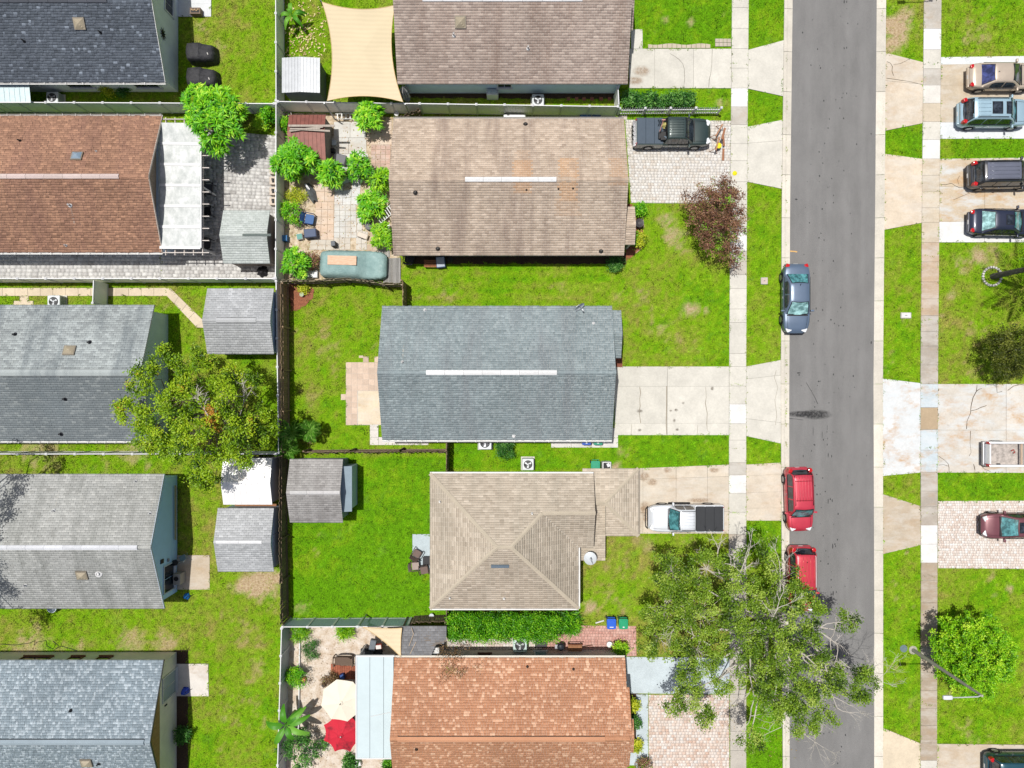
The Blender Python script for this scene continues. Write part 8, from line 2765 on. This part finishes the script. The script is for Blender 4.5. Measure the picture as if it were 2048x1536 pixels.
tree('spindly_tree', 'thin brownish tree leaning over the terracotta gutter', (912, 1296), [(886, 1338, 3.2, 20, .3), (935, 1342, 3.2, 22, .3), (905, 1312, 2.8, 15, .4), (880, 1308, 2.6, 12, .3), (925, 1300, 2.6, 16, .4), (905, 1330, 3.1, 14, .3)], LM_BROWN, dens=.6, per=26, size=.10, spread=.18, trunk_r=.05, twig_n=7, bark=paint((150, 130, 100), .9))

def hedge():
    u0, u1, v0, v1, h = 896, 1118, 1232, 1280, 1.7
    x0, y1 = W(u0, v0, h); x1, y0 = W(u1, v1, h)
    r = thing('hedge', 'dense bright green hedge between the tan hip house and terracotta house', 'hedge', ((x0 + x1) / 2, (y0 + y1) / 2, 0))
    n = 900
    P = np.stack([rng.uniform(x0, x1, n), rng.uniform(y0, y1, n), rng.uniform(.2, h, n)], 1)
    P[:600, 2] = h + rng.normal(0, .10, 600) + .55 * (vnoise(P[:600, 0], P[:600, 1], .7, 21) - .6)
    per = 30
    T = np.repeat(rng.normal(.5, .18, n), per) + rng.normal(0, .13, n * per)
    Q = np.repeat(P, per, 0) + rng.normal(0, .13, (n * per, 3))
    D = unit(rng.normal(0, 1, Q.shape) + np.array([0, 0, .4]))
    V = leaf_quads(Q, D, .13 * rng.uniform(.6, 1.3, len(Q)), .065, .1, .5)
    crown_mesh(V, np.clip(T, 0, 1), LM_HEDGE, r, 'foliage')
    for k in range(10):
        x = x0 + (x1 - x0) * (k + .5) / 10
        m = MB(); m.tube([(x, (y0 + y1) / 2, 0), (x + .05, (y0 + y1) / 2 + .1, h * .6)], .03, 5)
        for q in range(4):
            m.tube([(x, (y0 + y1) / 2, .3), (x + random.uniform(-.4, .4), random.uniform(y0, y1), h * .9)], .015, 4)
        m.build('stem', M_BARK, r)
    excl([(x0, y0), (x1, y0), (x1, y1), (x0, y1)])
hedge()

def frond(parent, base, az, L, rise, droop, mat, n=22, leaf=.5, name='frond', wl=.075):
    """feather palm leaf: midrib and leaflets in one mesh"""
    az = float(az); V = []; T = []
    c, s = math.cos(az), math.sin(az)
    mid = []
    for i in range(n + 1):
        t = i / n
        mid.append(np.array([base[0] + c * L * t * (1 - .12 * t), base[1] + s * L * t * (1 - .12 * t), base[2] + rise * math.sin(min(1, t * 1.1) * math.pi * .6) - droop * t * t]))
    side = np.array([-s, c, 0])
    for i in range(2, n + 1):
        t = i / n
        l = leaf * (math.sin(math.pi * min(.97, t * .9 + .08)) ** .7)
        for k in (-1, 1):
            d = unit(np.array([c * .55, s * .55, -.25]) + side * k * .85 + rng.normal(0, .06, 3))
            p = mid[i]
            V.append([p, p + d * l * .5 + np.array([0, 0, wl]), p + d * l, p + d * l * .5 - np.array([c, s, 0]) * wl])
            T.append(rng.normal(.5, .2))
    for i in range(n):
        V.append([mid[i] - side * .02, mid[i] + side * .02, mid[i + 1] + side * .015, mid[i + 1] - side * .015]); T.append(.7)
    V = np.array(V)
    return np_mesh(name, V.reshape(-1, 3), np.arange(len(V) * 4).reshape(-1, 4), mat, parent, {'tone': np.clip(T, 0, 1)})
def palm(label, u, v, h, L, n, lean=(0, 0), droop=1.2, tr=.13, leaf=.55, cat='palm'):
    x, y = W(u, v)
    r = thing('palm_tree', label, cat, (x, y, 0))
    top = (x + lean[0], y + lean[1], h)
    m = MB(); m.tube([(x, y, 0), (x + lean[0] * .3, y + lean[1] * .3, h * .5), top], [tr * 1.3, tr, tr * .85], 10); m.build('trunk', paint((110, 108, 102), .9, 0, .3, 5), r)
    for k in range(n):
        frond(r, top, k * 2.399 + .3, L * random.uniform(.85, 1.1), .5 + .7 * random.random(), droop * random.uniform(.6, 1.4), LM_PALM, leaf=leaf, n=int(12 + L * 5))
    return r
palm('tall palm ringed by white stones whose crown leaves the right edge', 1985, 553, 6.6, 3.2, 14, (.75, .1), 2.2, .16, .7)
r = thing('stone_ring', 'ring of white stones round the palm trunk', 'stone ring', (*W(1983, 553), 0))
for k in range(22):
    a = 2 * math.pi * k / 22
    m = MB(); m.rbox((.64 * math.cos(a), .64 * math.sin(a), .06), (.17, .15, .12 + .03 * random.random()), .06, rz=a + random.uniform(-.4, .4), n=2); m.build('stone', paint((232, 228, 222), .85, 0, .15, 6), r, local=True)
for i, (u, v, h, L, lab) in enumerate(((598, 862, 1.5, 1.0, 'small feathery palm in the lower left corner of the slate house yard'), (632, 858, 1.3, .95, 'small dark palm right of the feathery one'), (588, 893, 1.2, .9, 'small palm straddling the wooden fence corner'))):
    palm(lab, u, v, h, L, 10, (0, 0), .7, .05, .35)
# branchy stems near them
bush('grey leafless bush among the small palms', 622, 868, 14, .9, LM_BROWN, dens=.4, per=16)

def banana(label, u, v, n, L, az0=0.0, h=1.6, mat=None):
    x, y = W(u, v)
    r = thing('banana_plant', label, 'banana plant', (x, y, 0))
    m = MB(); m.tube([(x, y, 0), (x, y, h * .5), (x + .03, y, h)], [.12, .10, .05], 9); m.build('stem', paint((140, 160, 84), .7), r)
    for k in range(n):
        az = az0 + k * 2.399 + random.uniform(-.5, .5); l = L * random.uniform(.6, 1.15)
        c, s = math.cos(az), math.sin(az)
        rows = []
        for i in range(9):
            t = i / 8
            w = .20 * math.sin(math.pi * min(.96, .12 + t * .86)) ** .6 * (L / 1.4) if i > 1 else .03
            cx, cy = x + c * l * t, y + s * l * t; cz = h + .55 * math.sin(t * 2.2) - .55 * t * t
            rows.append([(cx - s * w * q, cy + c * w * q, cz + .05 * abs(q) - .012 * (q == 0)) for q in (-1, -.5, 0, .5, 1)])
        m = MB(); m.grid(rows)
        o = m.build('leaf', LM_BANANA, r, smooth=True)
        at = o.data.attributes.new('tone', 'FLOAT', 'FACE'); at.data.foreach_set('value', np.full(len(o.data.polygons), random.uniform(.2, .9), dtype=np.float32))
banana('young banana plant in the sail yard near the white fence', 594, 47, 7, 1.0, .6, 1.0)
banana('banana plant reaching over the fence left of the cream parasol', 590, 1422, 9, 1.5, .3, 1.9)

# dry leaves lying in the sail yard
n = 420
P = np.stack([rng.uniform(568, 655, n), rng.uniform(-5, 115, n)], 1)
P = P[rng.random(n) < np.exp(-(((P[:, 0] - 610) / 40) ** 2 + ((P[:, 1] - 75) / 45) ** 2)) + .15]
xy = np.array([W(*p) for p in P]); n = len(xy)
V = leaf_quads(np.concatenate([xy, rng.uniform(.05, .09, (n, 1))], 1), unit(np.concatenate([rng.normal(0, 1, (n, 2)), np.zeros((n, 1))], 1)), .18, .07, .0, .2)
o = crown_mesh(V, rng.uniform(0, 1, n), leaf_mat('leaf_fallen', [(0, (150, 120, 70)), (1, (226, 204, 160))], trans=.05), None, 'fallen_leaves')
o['kind'] = 'stuff'; o['label'] = 'dry fallen leaves scattered on the sail yard lawn'; o['category'] = 'leaves'

def litter(label, u0, v0, u1, v1, n, cols, size, name, z=.06):
    xy = np.array([W(rng.uniform(u0, u1), rng.uniform(v0, v1)) for _ in range(n)])
    V = leaf_quads(np.concatenate([xy, np.full((n, 1), z)], 1), unit(np.concatenate([rng.normal(0, 1, (n, 2)), np.zeros((n, 1))], 1)), size * rng.uniform(.5, 1.5, n), size * .5, .0, .15)
    o = crown_mesh(V, rng.uniform(0, 1, n), leaf_mat(name + '_' + str(n), cols, trans=.05), None, name)
    o['kind'] = 'stuff'; o['label'] = label; o['category'] = 'litter'
litter('dry leaves and twigs littering the cluttered tiled yard', 572, 236, 785, 558, 520, [(0, (110, 84, 56)), (.6, (168, 134, 92)), (1, (120, 130, 60))], .12, 'yard_litter')
litter('dark twigs and leaves scattered on the sandy yard', 580, 1262, 712, 1530, 260, [(0, (96, 76, 56)), (1, (150, 124, 96))], .10, 'yard_litter', .03)
litter('leaf litter along the gutter and verge under the street tree', 1440, 1080, 1600, 1520, 500, [(0, (120, 92, 58)), (.7, (176, 146, 96)), (1, (110, 124, 50))], .09, 'leaf_litter', .075)

# ================================================================ GRASS
def in_poly(x, y, P):
    inside = np.zeros(len(x), bool)
    n = len(P); j = n - 1
    for i in range(n):
        xi, yi = P[i]; xj, yj = P[j]
        if yi != yj:
            inside ^= ((yi > y) != (yj > y)) & (x < (xj - xi) * (y - yi) / (yj - yi) + xi)
        j = i
    return inside
def grass(N):
    x = rng.uniform(-37.5, 37.5, N); y = rng.uniform(-28.5, 28.5, N)
    keep = np.ones(N, bool); over = np.zeros(N, bool)
    jx = (vnoise(x, y, .3, 41) - .5) * .34 + rng.normal(0, .02, N); jy = (vnoise(x, y, .3, 42) - .5) * .34 + rng.normal(0, .02, N)
    for P in EXCL:
        bb = (x > P[:, 0].min()) & (x < P[:, 0].max()) & (y > P[:, 1].min()) & (y < P[:, 1].max()) & keep
        idx = np.where(bb)[0]
        if len(idx):
            ins = in_poly(x[idx] + jx[idx], y[idx] + jy[idx], P)
            keep[idx[ins]] = False
            over[idx[in_poly(x[idx], y[idx], P)]] = True
    x, y, over = x[keep], y[keep], over[keep]
    lush, dry = lawn_fields(x, y)
    k = rng.random(len(x)) > np.clip(dry * 1.15 - .1, 0, .95)
    x, y, lush, dry, over = x[k], y[k], lush[k], dry[k], over[k]
    n = len(x)
    h = rng.uniform(.03, .085, n); a = rng.uniform(0, 2 * np.pi, n); w = rng.uniform(.018, .034, n)
    lean = rng.uniform(.02, .085, n); b = a + rng.normal(0, .5, n) + np.pi / 2
    z = np.where(over, .05, .0); h = h + z
    V = np.stack([np.stack([x - np.cos(a) * w, y - np.sin(a) * w, z], 1), np.stack([x + np.cos(a) * w, y + np.sin(a) * w, z], 1), np.stack([x + np.cos(b) * lean, y + np.sin(b) * lean, h], 1)], 1)
    o = np_mesh('grass', V.reshape(-1, 3), np.arange(n * 3).reshape(-1, 3), M_BLADE, None,
                {'lush': np.clip(lush + rng.normal(0, .08, n), 0, 1), 'dry': dry * rng.uniform(.3, 1.2, n), 'tone': np.clip(.72 * vnoise(x, y, .22, 31) + .34 * vnoise(x, y, .11, 33) + .2 * rng.random(n) - .13, 0, 1)}, kind='stuff')
    o['label'] = 'short green lawn grass round the houses and along the street'; o['category'] = 'grass'
    return n
print('grass blades', grass(1100000))
print('tris', sum(sum(len(p.vertices) - 2 for p in me.polygons) for me in bpy.data.meshes if len(me.polygons) < 50000) , 'objects', len(bpy.data.objects))
